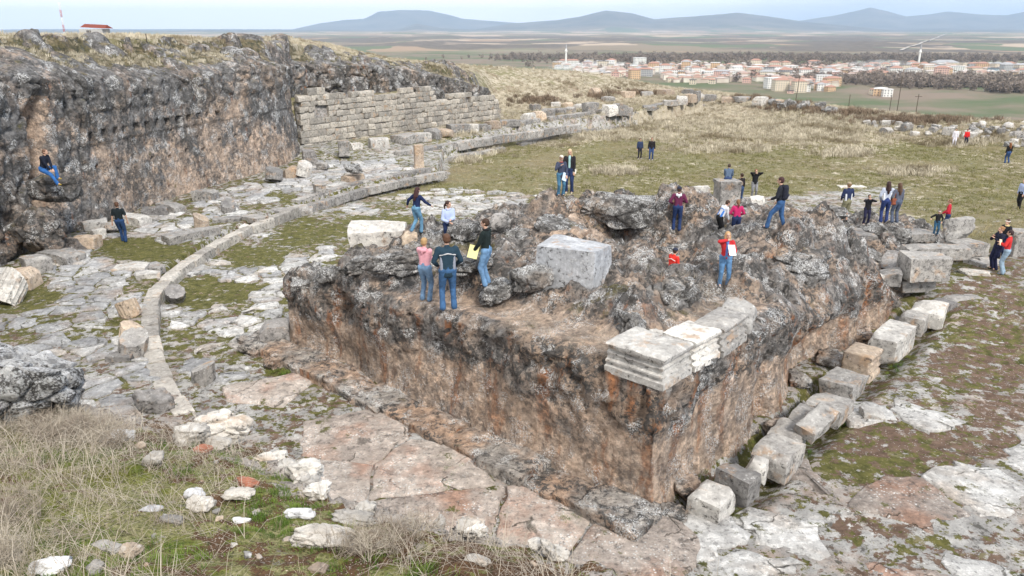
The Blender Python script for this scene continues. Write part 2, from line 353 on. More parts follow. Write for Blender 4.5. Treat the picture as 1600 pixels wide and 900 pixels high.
# ---------------------------------------------------------------- ground cover map: patches placed on the ground
# (px, py, half width px, half height px, amount) -> an ellipse on the ground around that point
MOSSP = [(230, 400, 75, 22, 1), (330, 455, 70, 24, .9), (400, 400, 60, 20, .9), (470, 370, 55, 20, .9), (120, 520, 40, 20, .6), (60, 470, 45, 22, .9), (470, 345, 50, 14, .8), (610, 315, 55, 10, .7), (600, 345, 70, 12, .8), (720, 300, 60, 8, .4), (430, 575, 30, 14, 1), (700, 735, 22, 24, 1), (440, 320, 30, 10, .8), (40, 490, 45, 15, .8),
         (560, 340, 40, 9, .9), (520, 360, 40, 12, .9), (840, 310, 20, 7, .9), (1050, 815, 40, 13, 1), (1150, 800, 30, 12, .9), (1230, 700, 22, 40, .7), (1310, 650, 25, 30, .8), (1400, 560, 35, 26, .8), (1420, 470, 30, 14, .8), (1180, 690, 40, 25, .7), (1100, 760, 30, 20, .6), (1270, 600, 30, 20, .6),
         (1375, 735, 110, 24, .7), (1500, 610, 70, 20, .5), (1430, 850, 60, 34, .6), (1300, 720, 50, 14, .5), (1480, 440, 40, 16, .7), (190, 520, 10, 60, .7), (1590, 560, 40, 18, .5), (480, 330, 60, 12, .5), (690, 340, 60, 10, .5), (1490, 640, 40, 12, .4), (550, 380, 50, 14, .5), (390, 335, 25, 6, .6)]
SOILP = [(1450, 700, 170, 50, .85), (1560, 560, 120, 60, .8), (1560, 440, 60, 30, .7), (1530, 480, 70, 20, .7), (1330, 820, 60, 14, .7), (1500, 860, 90, 26, .5), (180, 385, 40, 8, .7), (330, 530, 50, 14, .4), (370, 560, 60, 12, .4), (1340, 590, 30, 10, .5), (560, 260, 20, 5, .3), (1370, 620, 30, 14, .4), (1560, 640, 60, 30, .7), (1460, 520, 60, 20, .5)]
ROCKP = [(1540, 635, 60, 16, 1), (1450, 560, 70, 30, .6), (1560, 790, 90, 45, .7), (1390, 790, 60, 18, 1), (1480, 830, 70, 20, .6), (600, 400, 60, 30, .7), (640, 300, 120, 16, .7), (760, 300, 90, 12, .8), (330, 500, 60, 12, .5), (400, 430, 60, 12, .6), (1250, 800, 100, 60, .7), (1330, 560, 30, 18, .5), (1290, 610, 20, 12, .4)]
def patches(x, y, lst, seed):
    m = np.zeros(x.shape)
    wx = x + 0.5 * fbm(x * 0.5, y * 0.5, seed, 3, seed); wy = y + 0.9 * fbm(x * 0.5, y * 0.5, seed + 7, 3, seed + 1)
    for px, py, rx, ry, am in lst:
        cx, cy = P(px, py); ex, _ = P(px + rx, py); _, e1 = P(px, py - ry); _, e2 = P(px, py + ry)
        hx = abs(ex - cx); hy = abs(e1 - e2) / 2; cyy = (e1 + e2) / 2
        # ellipses lean along the view ray: work in x/y slope
        sx = cx / cy
        q = ((wx - sx * wy) / hx) ** 2 + ((wy - cyy) / hy) ** 2
        m = np.maximum(m, am * sstep(1.7, 0.4, q))
    return m

def cover(x, y):
    """moss, soil, dry grass, rock amounts at ground points"""
    r = np.hypot(x, y); dk = xk(y) - x; a, b = unpod(x, y)
    moss = patches(x, y, MOSSP, 3); soil = patches(x, y, SOILP, 5); rk = patches(x, y, ROCKP, 8)
    n = fbm(x * 0.22, y * 0.16, 0, 5, 60)
    court = sstep(64, 48, y + 0.35 * x) * sstep(20, 8, x - 0.2 * y)
    n2 = fbm(x * 0.5, y * 1.3, 4, 4, 63)
    moss = np.maximum(moss, (0.42 + 0.8 * n + 0.6 * n2) * court * sstep(20, 28, y) * 0.8)
    moss = np.maximum(moss, 0.3 + 0.5 * n) * (1 - 0.75 * rk)
    joint = sstep(7, 9, y) * (1 - fbm(x * .3, y * .3, 2, 3, 66) * .8); bare = sstep(60, 50, y + .35 * x) * sstep(24, 14, x - .2 * y)
    lft = sstep(2, -3, x - .1 * y) * sstep(17, 24, y); moss = np.maximum(moss, (.24 + .20 * lft) * joint * bare); soil = np.maximum(soil, (.34 + .10 * sstep(6, 12, x)) * bare * (1 - .9 * rk) + .5 * n2 * bare)
    # field: short olive turf, with dry grass on the far half and the hill
    edge = 47 + 0.25 * np.abs(x - 4) + 3 * n
    fld = sstep(-1.5, 1.5, y - edge) * sstep(0, 1, -dk + 0.0)
    fld = np.maximum(fld, sstep(10, 13, x - 0.2 * y) * sstep(30, 35, y) * sstep(8, 10.5, a * -1 + b * 0.2 + 8.0))
    far = sstep(0, 1, (y - 92 + 0.25 * x + 8 * n) / 8) * sstep(30, 40, y)
    fld = np.maximum(fld, far)
    dry = np.clip(0.15 + 0.9 * sstep(70, 84, y + 10 * n + 0.04 * x) + 0.55 * n * sstep(45, 60, y) + 0.25 * fbm(x * 0.6, y * 1.2, 9, 3, 70), 0, 1)
    hill = (G(x, y) > 1.6) & (r > 25)
    dry = np.where(hill, 0.40 + 0.9 * n + .25 * sstep(5, 25, r - np.interp(x / y, CL_AZ, CL_R)), dry)
    fld = np.where(hill, 1.0, fld)
    terr = sstep(0, 2, dk) * sstep(60, 72, y)            # rubbly terrace under the wall
    fld = np.maximum(fld, 0.75 * terr + 0.8 * n * terr)
    return np.clip(moss, 0, 1), np.clip(soil, 0, 1), np.clip(dry, 0, 1), np.clip(fld, 0, 1), rk

# ---------------------------------------------------------------- ground
def ground_material():
    m = M_('court_ground'); p = m.pos
    n1 = m.noise(0.9, 9, 0.7); n2 = m.noise(3.5, 8, 0.7); n3 = m.noise(14.0, 5, 0.6); nb = m.noise(0.22, 4, 0.5)
    rockc = m.mix(m.rng(n1, .35, .65), (.31, .30, .29), (.56, .545, .52))
    rockc = m.mix(m.rng(m.noise(0.5, 6, .65, m.sc(p, 1, 1, 1)), .5, .68), rockc, (.36, .265, .21))
    rockc = m.mix(m.mth('MULTIPLY', m.rng(m.noise(5.2, 9, .75), .52, .60), .75), rockc, (.15, .145, .14))
    rockc = m.mix(m.mth('MULTIPLY', m.rng(m.voro(9.0), .28, .16), m.rng(n1, .5, .6)), rockc, (.66, .66, .64))
    rockc = m.mix(m.mth('MULTIPLY', m.rng(m.noise(2.6, 12, .75), .46, .41), .8), rockc, (.06, .055, .045))  # shade of pits painted into the rock colour, same noise as the bump
    rockc = m.mix(1.0, rockc, m.mix(m.rng(m.noise(2.6, 12, .75), .50, .62), (.92, .92, .92), (1.4, 1.4, 1.4)), 'MULTIPLY')  # high spots painted lighter as highlights
    mossc = m.mix(m.rng(n2, .32, .68), (.045, .05, .012), (.185, .17, .055))
    mossc = m.mix(m.rng(n3, .62, .7), mossc, (.36, .33, .22))
    soilc = m.mix(m.rng(n2, .3, .7), (.085, .055, .038), (.23, .155, .115))
    soilc = m.mix(m.rng(m.voro(13.0), .2, .1), soilc, (.55, .50, .45))
    turf = m.mix(m.rng(n2, .3, .7), (.135, .125, .06), (.27, .25, .135))
    turf = m.mix(m.rng(nb, .4, .62), turf, (.225, .19, .115))
    turf = m.mix(m.mth('MULTIPLY', m.rng(n3, .58, .66), .7), turf, (.075, .06, .025))
    dryc = m.mix(m.rng(m.noise(1.6, 8, .7), .3, .7), (.28, .235, .17), (.56, .50, .39))
    dryc = m.mix(m.rng(m.noise(.35, 5, .6), .52, .66), dryc, (.21, .15, .10))
    dryc = m.mix(m.mth('MULTIPLY', m.rng(m.noise(9.0, 4, .6), .55, .62), .5), dryc, (.13, .10, .06))
    a = lambda nm, j, lo=.44, hi=.54, sc_=2.2: m.rng(m.mth('ADD', m.attr(nm), m.rng(m.noise(sc_ + j, 8, .72), .36, .64, -.6, .6)), lo, hi)
    col = m.mix(a('soil', .3, .44, .6), rockc, soilc)
    col = m.mix(a('moss', .7), col, mossc)
    fcol = m.mix(a('dry', 1.1, .4, .62, .5), turf, dryc)
    col = m.mix(a('fld', .1, .42, .56, 1.2), col, fcol)
    h = m.mth('ADD', m.mth('MULTIPLY', m.noise(2.6, 12, .75), 1.2), m.mth('MULTIPLY', n3, .2))
    m.bump(h, 0.9, 0.13)
    return m.done(col, 0.95)
def build_ground():
    na = 800; azs = np.tan(np.linspace(R_(-47), R_(47), na))
    dep = np.linspace(math.atan(11 / 7.5), math.atan(11 / 60.), 420); r1 = 11 / np.tan(dep)
    r2 = np.exp(np.linspace(math.log(60), math.log(165), 95))[1:]
    rr = np.concatenate([r1, r2])
    A, Rr = np.meshgrid(azs, rr, indexing='xy'); x = (A * Rr).ravel(); y = Rr.ravel()
    # rows follow constant depth y so that the picture is sampled evenly
    z = G(x, y)
    moss, soil, dry, fld, rk = cover(x, y)
    rel = fbm(x * 1.1, y * 1.1, 0, 5, 80) ; sharp = fbm(x * 2.6, y * 2.6, 3, 4, 85, 0.55, True)
    near = sstep(70, 30, y)
    rockm = np.clip(1 - moss - soil, 0, 1) * (1 - fld)
    z = z + near * (0.05 * rel + 0.05 * sharp * rockm + 0.05 * rockm - 0.03 * moss) + 0.04 * fld * fbm(x * 0.8, y * 0.8, 0, 3, 90)
    # long joints that split the bedrock sheets round the podium
    a, b = unpod(x, y)
    ditch = sstep(-2.0, -1.2, a) * sstep(-0.05, -0.4, a) * sstep(-0.3, 1.0, b) * sstep(19, 16, b)
    z = z - 0.35 * ditch * near
    moss = np.maximum(moss, 0.55 * ditch)
    hill = (z > 2) & (y > 25)
    z = np.where(hill, z + 0.12 * fbm(x * .5, y * .5, 0, 4, 95), z)
    me = mkmesh('ground', np.stack([x, y, z], 1), grid_faces(len(rr), na), True, dict(moss=moss, soil=soil, dry=dry, fld=fld))
    o = link('ground', me, ground_material()); tag(o, kind='structure')
    return o
ground = build_ground()

def valley_material():
    m = M_('valley_land'); p = m.pos
    rr = m.n('ShaderNodeVectorMath', {0: p}, operation='LENGTH').outputs[1]
    cellv = m.sc(p, 1, .55, 0)
    cell = m.n('ShaderNodeTexVoronoi', {'Vector': m.n('ShaderNodeVectorMath', {0: cellv, 1: m.sc(m.n('ShaderNodeTexNoise', {'Vector': p, 'Scale': .004}).outputs[1], 160, 160, 0)}, operation='ADD').outputs[0], 'Scale': .0042})
    hue = m.n('ShaderNodeSeparateColor', {0: cell.outputs[1]})
    fields = m.mix(m.rng(hue.outputs[0], .25, .3), (.34, .24, .16), (.12, .15, .08))
    fields = m.mix(m.rng(hue.outputs[1], .5, .55), fields, (.24, .19, .13))
    fields = m.mix(m.rng(hue.outputs[2], .78, .8), fields, (.46, .36, .27))
    scrub = m.mix(m.rng(m.noise(.03, 8, .7), .3, .7), (.075, .062, .05), (.19, .155, .12))
    wood = m.rng(m.mth('ADD', m.noise(.0016, 5, .6), m.rng(rr, 1700, 2600, 0.0, .08)), .53, .57)
    wood = m.mth('MULTIPLY', wood, m.rng(rr, 6500, 4500))
    col = m.mix(m.mth('MAXIMUM', wood, 0.1), fields, scrub)
    near = m.mix(m.rng(m.noise(.012, 5), .4, .6), (.10, .125, .06), (.21, .165, .125))
    col = m.mix(m.rng(rr, 1700, 2000), near, col)
    mt = m.mix(m.rng(m.noise(.0016, 9, .65), .35, .65), (.06, .065, .06), (.15, .135, .115))
    col = m.mix(m.rng(rr, 9000, 10000), col, mt)
    return m.done(col, 1.0)
def build_valley():
    na = 560; azs = np.tan(np.linspace(R_(-47), R_(47), na))
    rr = np.concatenate([np.exp(np.linspace(math.log(150), math.log(2400), 90)), np.exp(np.linspace(math.log(2400), math.log(18500), 230))[1:]])
    A, Rr = np.meshgrid(azs, rr, indexing='xy'); x = (A * Rr).ravel(); y = Rr.ravel(); z = GV(x, y)
    nr = len(rr); k = int(np.argmax(rr > 9300))
    V = np.stack([x, y, z], 1); F = grid_faces(nr, na); mat = valley_material()
    fk = (k) * (na - 1)
    o = link('valley_plain', mkmesh('valley_plain', V[:(k + 1) * na], F[:fk]), mat); tag(o, kind='structure')
    o = link('mountains', mkmesh('mountains', V[k * na:], grid_faces(nr - k, na)), mat); tag(o, kind='structure')
build_valley()

# ---------------------------------------------------------------- cliff
def polyline(pts, step):
    pts = np.array(pts, dtype=float); n = len(pts); out = []
    for i in range(n - 1):
        p0, p1, p2, p3 = pts[max(i - 1, 0)], pts[i], pts[i + 1], pts[min(i + 2, n - 1)]
        k = max(2, int(np.hypot(*(p2 - p1)[:2]) / step))
        for j in range(k):
            t = j / k
            out.append(0.5 * ((2 * p1) + (-p0 + p2) * t + (2 * p0 - 5 * p1 + 4 * p2 - p3) * t * t + (-p0 + 3 * p1 - 3 * p2 + p3) * t ** 3))
    out.append(pts[-1]); return np.array(out)
def build_cliff():
    pl = polyline(CL, 0.11); n = len(pl)
    tg = np.gradient(pl[:, :2], axis=0); tg /= np.linalg.norm(tg, axis=1)[:, None]
    # smooth the normals so that corners stay round
    nb = np.stack([-tg[:, 1], tg[:, 0]], 1)              # points away from the court (left of travel)
    ker = np.ones(15) / 15; nb = np.stack([np.convolve(np.pad(nb[:, i], 7, mode='edge'), ker, 'valid') for i in (0, 1)], 1); nb /= np.linalg.norm(nb, axis=1)[:, None]
    s = np.concatenate([[0], np.cumsum(np.hypot(*np.diff(pl[:, :2], axis=0).T))])
    NF, NB = 80, 50
    rows = []
    base = G(pl[:, 0] - nb[:, 0], pl[:, 1] - nb[:, 1]) - 0.4
    for i in range(NF): rows.append((i / (NF - 1), 0.0))
    for i in range(1, NB + 1): rows.append((1.0, (i / NB) ** 1.15 * 8.0))
    rows = np.array(rows); NR = len(rows)
    T = rows[:, 0][:, None]; Bk = rows[:, 1][:, None]
    zt = pl[:, 2][None, :]; z2 = pl[:, 3][None, :]
    z = base[None, :] + (zt - base[None, :]) * T
    bz = np.clip(Bk / 5.0, 0, 1)
    z = z + (z2 - zt) * (bz ** 0.75)
    back = Bk + 0.12 * (z - 0) * (Bk == 0) * 0.55 + (Bk > 0) * 0.12 * zt * 0.55
    x = pl[:, 0][None, :] + nb[:, 0][None, :] * back; y = pl[:, 1][None, :] + nb[:, 1][None, :] * back
    S = s[None, :] + 0 * z; z = z + 0 * S
    gz = G(x[NF:], y[NF:]); z[NF:] = np.where(gz > 2, np.maximum(z[NF:], gz + .10 - .6 * sstep(5.5, 8, Bk[NF:])), z[NF:])
    yy = pl[:, 1][None, :] + 0 * z
    # worked smooth lower face right of the big fissure
    smooth = sstep(35.5, 38.0, yy) * sstep(60.5, 58, yy) * sstep(6.2, 5.2, z + 0.8 * fbm(S * .3, z * .3, 0, 3, 7)) * (Bk == 0)
    d = 0.6 * fbm(S * 0.35, z * 0.14, 1, 4, 11) + 0.5 * fbm(S * 1.1, z * .45, 4, 5, 12, 0.55, True)
    fiss = np.abs(fbm(S * 0.42, z * 0.10, 7, 3, 13)); d2 = -0.9 * sstep(0.055, 0.0, fiss)
    w1, w2, cv = worley(S.ravel() * .9, (z + 0.8 * Bk).ravel() * .55, y.ravel() * 0, 14)
    w1 = w1.reshape(z.shape); w2 = w2.reshape(z.shape); cv = cv.reshape(z.shape)
    lump = 0.55 * (cv - 0.5) - 0.35 * sstep(0.14, 0.0, w2 - w1)
    rough = d * .62 + d2 * .8 + lump * .62 + .16 * fbm(S * 3.0, z * 1.6, 0, 4, 22, .6, True)
    flat = 0.10 * fbm(S * .8, z * .5, 2, 4, 15) + 0.5 * d2 * sstep(.2, .7, fbm(S * .2, 0, 0, 2, 16) + .5) * .5 + 0.05 * fbm(S * 3, z * 3, 0, 3, 17)
    o = rough * (1 - smooth) + flat * smooth - 0.10 * smooth * (z < 4.3)      # a shallow ledge under the beam holes
    # the dark fissure behind the standing man
    cf = 35.6 + 0.22 * (z - 4) ; o = o - 1.7 * np.exp(-((yy - cf) / 0.45) ** 2) * (Bk == 0) * sstep(7.5, 6, z)
    # beam holes
    hs = np.mod(S, 0.92) < 0.36
    hole = hs * (np.abs(z - 4.72) < 0.19) * (yy > 38.8) * (yy < 51) * (Bk == 0) * (vn(np.floor(S / .92), 0 * S, 0 * S, 3) > -0.75)
    hole2 = (np.mod(S + .3, 1.55) < 0.22) * (np.abs(z - 2.9 - .3 * vn(np.floor((S + .3) / 1.55), 0 * S, 0 * S, 5)) < .12) * (yy > 39) * (yy < 58) * (Bk == 0)
    o = np.where(hole > 0, o - 0.95, o); o = np.where(hole2 > 0, o - 0.3, o)
    fade = sstep(6.0, 3.5, Bk)
    topw = sstep(0, 2.0, Bk)
    lip = np.where(Bk == 0, 1.0, 1.0 - topw)
    x = x - nb[:, 0][None, :] * o * lip; y = y - nb[:, 1][None, :] * o * lip
    oz = 0.45 * d + (1.0 * np.maximum(cv - .50, 0) * np.sqrt(np.clip(1 - (w1 / .9) ** 2, 0, 1)) * 1.6) - 0.05
    z = z + oz * topw * fade - 0.45 * (1 - fade)
    tan = (0.62 - .30 * sstep(2.0, 5.0, z)) * smooth * (0.75 + 0.8 * fbm(S * .5, z * .2, 3, 3, 18)) + 0.35 * sstep(.05, .35, fbm(S * .25, z * .3, 5, 4, 19)) + 0.9 * np.exp(-((yy - cf) / 0.9) ** 2) * (Bk == 0) * (z < 7)
    moss = topw * (0.80 - 1.6 * np.clip(oz, 0, 1)) + 0.3 * (fbm(S * .4, z * .4, 8, 4, 20) > .25)
    moss = np.maximum(moss, sstep(4.0, 5.5, Bk)); z = z - .35 * sstep(5, 7.5, Bk)
    V = np.stack([x.ravel(), y.ravel(), z.ravel()], 1)
    me = mkmesh('cliff', V, grid_faces(NR, n, flip=True), True, dict(tan=np.clip(tan, 0, 1).ravel(), moss=np.clip(moss, 0, 1).ravel()))
    o = link('cliff', me, MAT['cliff']); tag(o, kind='structure')
    global cliff_top; k_ = (moss[NF:] > .45) & (Bk[NF:] + 0 * z[NF:] > 1.2); cliff_top = np.stack([x[NF:][k_], y[NF:][k_], z[NF:][k_]], 1)
    return pl
cliff_pl = build_cliff()
def foot(px, py):
    """where the ray of that pixel meets what is already built (people are looked through)"""
    d = Vector(ray(px, py)).normalized(); o = Vector((0, 0, H)); dg = bpy.context.evaluated_depsgraph_get()
    for _ in range(12):
        ok, loc, nor, idx, ob, mw = sc.ray_cast(dg, o, d)
        if not ok: break
        r_ = ob
        while r_.parent: r_ = r_.parent
        if r_.get('category') in ('person', 'paper', 'backpack', 'handbag', 'shoulder bag'): o = loc + d * .02; continue
        return loc.x, loc.y, loc.z
    return PG(px, py)
# ---------------------------------------------------------------- rough stone builders
_cube = {}
def cube_topo(m):
    if m in _cube: return _cube[m]
    idx = {}; V = []; F = []
    def vid(p):
        k = tuple(p)
        if k not in idx: idx[k] = len(V); V.append(k)
        return idx[k]
    for ax in range(3):
        for sg in (0, m):
            for i in range(m):
                for j in range(m):
                    q = []
                    for (u, v) in ((i, j), (i + 1, j), (i + 1, j + 1), (i, j + 1)):
                        p = [0, 0, 0]; p[ax] = sg; p[(ax + 1) % 3] = u; p[(ax + 2) % 3] = v; q.append(vid(p))
                    F.append(q if sg else q[::-1])
    _cube[m] = (np.array(V, dtype=float) * 2 / m - 1, np.array(F)); return _cube[m]
def stone_mesh(w, d, h, seed, m=8, chips=5, rough=0.022, rnd=0.03, cut=0.22, taper=0.0):
    """a broken cut block, origin at the middle of its base"""
    V, F = cube_topo(m); V = V.copy(); r = np.random.RandomState(seed); hd = np.array([w, d, h]) / 2
    p = V * hd; rad = rnd * min(w, d, h)
    core = np.clip(p, -(hd - rad), hd - rad); dl = p - core; L = np.linalg.norm(dl, axis=1)[:, None]
    p = np.where(L > 1e-9, core + dl / np.maximum(L, 1e-9) * rad, p)
    p[:, 0] *= 1 - taper * (V[:, 2] * .5 + .5); p[:, 1] *= 1 - taper * (V[:, 2] * .5 + .5)
    p = p + np.stack([V[:, 1] * V[:, 2] * r.uniform(-.04, .04), V[:, 0] * V[:, 2] * r.uniform(-.04, .04), V[:, 0] * V[:, 1] * r.uniform(-.05, .05)], 1) * np.array([w, d, h])
    for k in range(chips):
        c = np.sign(r.uniform(-1, 1, 3)); c[2] = 1 if r.rand() < .75 else -1
        if r.rand() < .45: c[r.randint(0, 2)] = 0
        n = c * r.uniform(.5, 1.2, 3) / hd * hd.min(); n /= np.linalg.norm(n)
        off = (p @ n).max() - r.uniform(.1, 1.0) * cut * min(w, d, h)
        e = np.maximum(0, p @ n - off); p = p - e[:, None] * n
    s = seed * 1.7; sc1 = 2.2 / max(.25, min(w, d, h))
    nrm = p / hd; nrm /= np.linalg.norm(nrm, axis=1)[:, None]
    f = fbm(p[:, 0] * sc1 + s, p[:, 1] * sc1, p[:, 2] * sc1, 4, seed % 97, .55)
    p = p + nrm * (f * rough * 2.2)[:, None]
    p[:, 2] += hd[2] - 0.02
    return p, F
def boulder_mesh(w, d, h, seed, m=12, chips=9, rough=0.10, sq=0.55):
    V, F = cube_topo(m); r = np.random.RandomState(seed); hd = np.array([w, d, h]) / 2
    sp = V / np.linalg.norm(V, axis=1)[:, None]; p = sp * (1 - sq) + V * sq * .82
    q = p.copy()
    for k in range(chips):
        n = r.normal(size=3); n /= np.linalg.norm(n); off = r.uniform(.55, .85)
        e = np.maximum(0, q @ n - off); q = q - e[:, None] * n * .9
    sx = seed * 3.1
    f = fbm(q[:, 0] * 1.6 + sx, q[:, 1] * 1.6, q[:, 2] * 1.6, 5, seed % 89, .55)
    w1, w2, cv = worley(q[:, 0] * 1.5 + sx, q[:, 1] * 1.5, q[:, 2] * 1.5, seed % 83)
    q = q + sp * (f * rough * 2.4 - 0.16 * sstep(.12, 0, w2 - w1) * (rough / .1) + (cv - .5) * .12)[:, None]
    p = q * hd; p[:, 2] += hd[2] * 0.72
    return p, F
def block(px, py, dims, rz=None, seed=None, mat='grey_stone', label=None, cat='stone block', z=None, m=8, group=None, name='stone_block', tilt=(0, 0), kind='block', surf=None, **kw):
    """one loose stone standing where the ray of that pixel meets its support"""
    global _seed
    _seed += 1; seed = seed or _seed
    if z is not None: x, y = P(px, py, z)
    elif surf == 'pod': x, y, z = foot(px, py)
    elif surf == 'bank': x, y, z = PB(px, py)
    else: x, y, z = PG(px, py)
    w, d, h = dims
    V, F = (stone_mesh if kind == 'block' else boulder_mesh)(w, d, h, seed, m, **kw)
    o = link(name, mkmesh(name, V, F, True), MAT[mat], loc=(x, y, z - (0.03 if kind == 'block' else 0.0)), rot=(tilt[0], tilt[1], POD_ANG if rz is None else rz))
    o.data.set_sharp_from_angle(angle=R_(38)) if kind == 'block' else None
    tag(o, label, cat, group)
    return o
_seed = 100
def ring_mesh(w, d, prof, fx=(1, 1), fy=(1, 1), nx=14, ny=14, seed=1, rough=0.012, fill=True):
    """moulded block: the profile (offset, z) runs round a rectangular footprint; fx, fy scale the offset on each side"""
    V = []; F = []; rows = []
    for off, z in prof:
        x0, x1 = -w / 2 - off * fx[0], w / 2 + off * fx[1]; y0, y1 = -d / 2 - off * fy[0], d / 2 + off * fy[1]
        ring = [(x0 + (x1 - x0) * i / nx, y0, z) for i in range(nx)] + [(x1, y0 + (y1 - y0) * i / ny, z) for i in range(ny)] + [(x1 - (x1 - x0) * i / nx, y1, z) for i in range(nx)] + [(x0, y1 - (y1 - y0) * i / ny, z) for i in range(ny)]
        rows.append(len(V)); V += ring
    n = 2 * (nx + ny)
    for k in range(len(rows) - 1):
        a, b = rows[k], rows[k + 1]
        F += [(a + i, a + (i + 1) % n, b + (i + 1) % n, b + i) for i in range(n)]
    # top sheet
    top = rows[-1]; off, z = prof[-1]; x0, x1 = -w / 2 - off * fx[0], w / 2 + off * fx[1]; y0, y1 = -d / 2 - off * fy[0], d / 2 + off * fy[1]
    idx = {}
    for i in range(nx): idx[(i, 0)] = top + i
    for i in range(ny): idx[(nx, i)] = top + nx + i
    for i in range(nx): idx[(nx - i, ny)] = top + nx + ny + i
    for i in range(ny): idx[(0, ny - i)] = top + 2 * nx + ny + i
    for i in range(1, nx):
        for j in range(1, ny):
            idx[(i, j)] = len(V); V.append((x0 + (x1 - x0) * i / nx, y0 + (y1 - y0) * j / ny, z + .02))
    F += [(idx[(i, j)], idx[(i + 1, j)], idx[(i + 1, j + 1)], idx[(i, j + 1)]) for i in range(nx) for j in range(ny)]
    p = np.array(V); s = seed * 2.3
    for ax, sd in ((0, 3), (1, 4), (2, 5)):
        p[:, ax] += rough * 1.6 * fbm(p[:, 0] * 6 + s, p[:, 1] * 6, p[:, 2] * 6, 3, sd)
    big = fbm(p[:, 0] * 1.8 + s, p[:, 1] * 1.8, p[:, 2] * 1.8, 3, 9)
    p[:, 2] += np.where(p[:, 2] > prof[-1][1] - .08, 0.05 * big, 0)
    return p, np.array(F)
CORN = [(0.12, 0.0), (0.12, .15), (.05, .17), (.04, .22), (.09, .25), (.09, .29), (.02, .31), (.01, .37), (.06, .43), (.06, .46), (.00, .48), (.00, .51), (.08, .56), (.11, .62), (.11, .67), (.06, .70)]
def drum_mesh(r, h, seed, flutes=16, top_cut=0.25, n=4):
    ns = flutes * n; nz = 9; V = []; F = []; rr = np.random.RandomState(seed)
    for k in range(nz + 1):
        z = h * k / nz
        for i in range(ns):
            t = 2 * math.pi * i / ns
            ra = r * (1 - 0.07 * abs(math.sin(flutes * t / 2)) ** 0.7)
            V.append((ra * math.cos(t), ra * math.sin(t), z))
    for k in range(nz):
        F += [(k * ns + i, k * ns + (i + 1) % ns, (k + 1) * ns + (i + 1) % ns, (k + 1) * ns + i) for i in range(ns)]
    p = np.array(V)
    nrm = np.array([rr.uniform(-.6, .6), rr.uniform(-.6, .6), 1.0]); nrm /= np.linalg.norm(nrm)
    e = np.maximum(0, p @ nrm - h * (1 - top_cut) * nrm[2]); p -= e[:, None] * np.array([0, 0, 1.0]) / nrm[2]
    p += 0.02 * np.stack([fbm(p[:, 0] * 5 + seed, p[:, 1] * 5, p[:, 2] * 5, 3, q) for q in (1, 2, 3)], 1)
    V = [tuple(v) for v in p]; tc = len(V); V.append(tuple(p[nz * ns:].mean(0) + np.array([0, 0, .02]))); bc = len(V); V.append((0, 0, 0))
    F += [(nz * ns + i, nz * ns + (i + 1) % ns, tc) for i in range(ns)] + [((i + 1) % ns, i, bc) for i in range(ns)]
    return V, F
def drum(px, py, r, h, label, mat='warm_stone', rz=0, tilt=(0, 0), z=None, surf=None, cat='column piece', **kw):
    global _seed
    _seed += 1
    if z is None: x, y, z = foot(px, py) if surf == 'pod' else PG(px, py)
    else: x, y = P(px, py, z)
    V, F = drum_mesh(r, h, _seed, **kw); me = mkmesh('column_drum', V, F, True)
    me.set_sharp_from_angle(angle=R_(40))
    o = link('column_drum', me, MAT[mat], loc=(x, y, z - .03 + abs(math.sin(tilt[0])) * r * .8), rot=(tilt[0], tilt[1], rz)); tag(o, label, cat); return o

# ---------------------------------------------------------------- the rock podium
def podz(a, b):
    a = np.asarray(a, float); b = np.asarray(b, float)
    z = 2.40 + 0.72 * np.clip(1 - (a - 2) / 14, 0, 1.0) + 0.10 * np.exp(-((a - 6) / 3.0) ** 2)
    z = z - 0.30 * sstep(9.5, 13, a) * sstep(4, 2, b) - 1.0 * sstep(5.6, 9.5, b) * sstep(1.9, 0.3, a) - 1.75 * sstep(13.6, 17.5, b) * sstep(10.5, 8.5, a) - 1.75 * sstep(11.5, 15, b) * sstep(8.5, 10.5, a) - 0.3 * sstep(22, 27, b)
    inn = sstep(1.3, 2.2, b + .25 * (a - 5) * (a > 5)) * sstep(0, 1, (a - 1.2 + 1.1 * sstep(5, 6.5, b)) / (1.0 - .3 * sstep(5, 6.5, b))) * sstep(18, 15, b) * sstep(14.0, 12.5, a)
    n = fbm(a * .45, b * .45, 3, 4, 110); lum = fbm(a * 1.3, b * 1.3, 5, 4, 111, .55, True)
    z = z + inn * (0.16 + 0.45 * n + 0.22 * lum) - .25 * inn * np.exp(-((b - 6.8) / 1.3) ** 2) * sstep(9, 7, a)
    z = z + 0.25 * np.exp(-(((a - 4.0) / 2.6) ** 2 + ((b - 3.6) / 1.1) ** 2)) + 0.45 * np.exp(-(((a - 11.3) / 1.4) ** 2 + ((b - 5.6) / 2.8) ** 2))
    ax, ay, bx, by = 10.7, 10.0, 6.8, 13.6               # rock ridge behind the hollow
    t = np.clip(((a - ax) * (bx - ax) + (b - ay) * (by - ay)) / ((bx - ax) ** 2 + (by - ay) ** 2), 0, 1)
    dl = np.hypot(a - ax - t * (bx - ax), b - ay - t * (by - ay))
    z = z + (0.75 - .25 * t) * np.exp(-(dl / 1.0) ** 4)
    z = z + 0.55 * np.exp(-(((a - 2.4) / 1.5) ** 2 + ((b - 11.0) / 2.6) ** 2) ** 1.5) * (1 + .8 * n)
    pit = np.exp(-(((a - 6.5) / 2.3) ** 2 + ((b - 10.3) / 1.9) ** 2 + .35 * n) ** 2.0)
    return z - 2.1 * pit
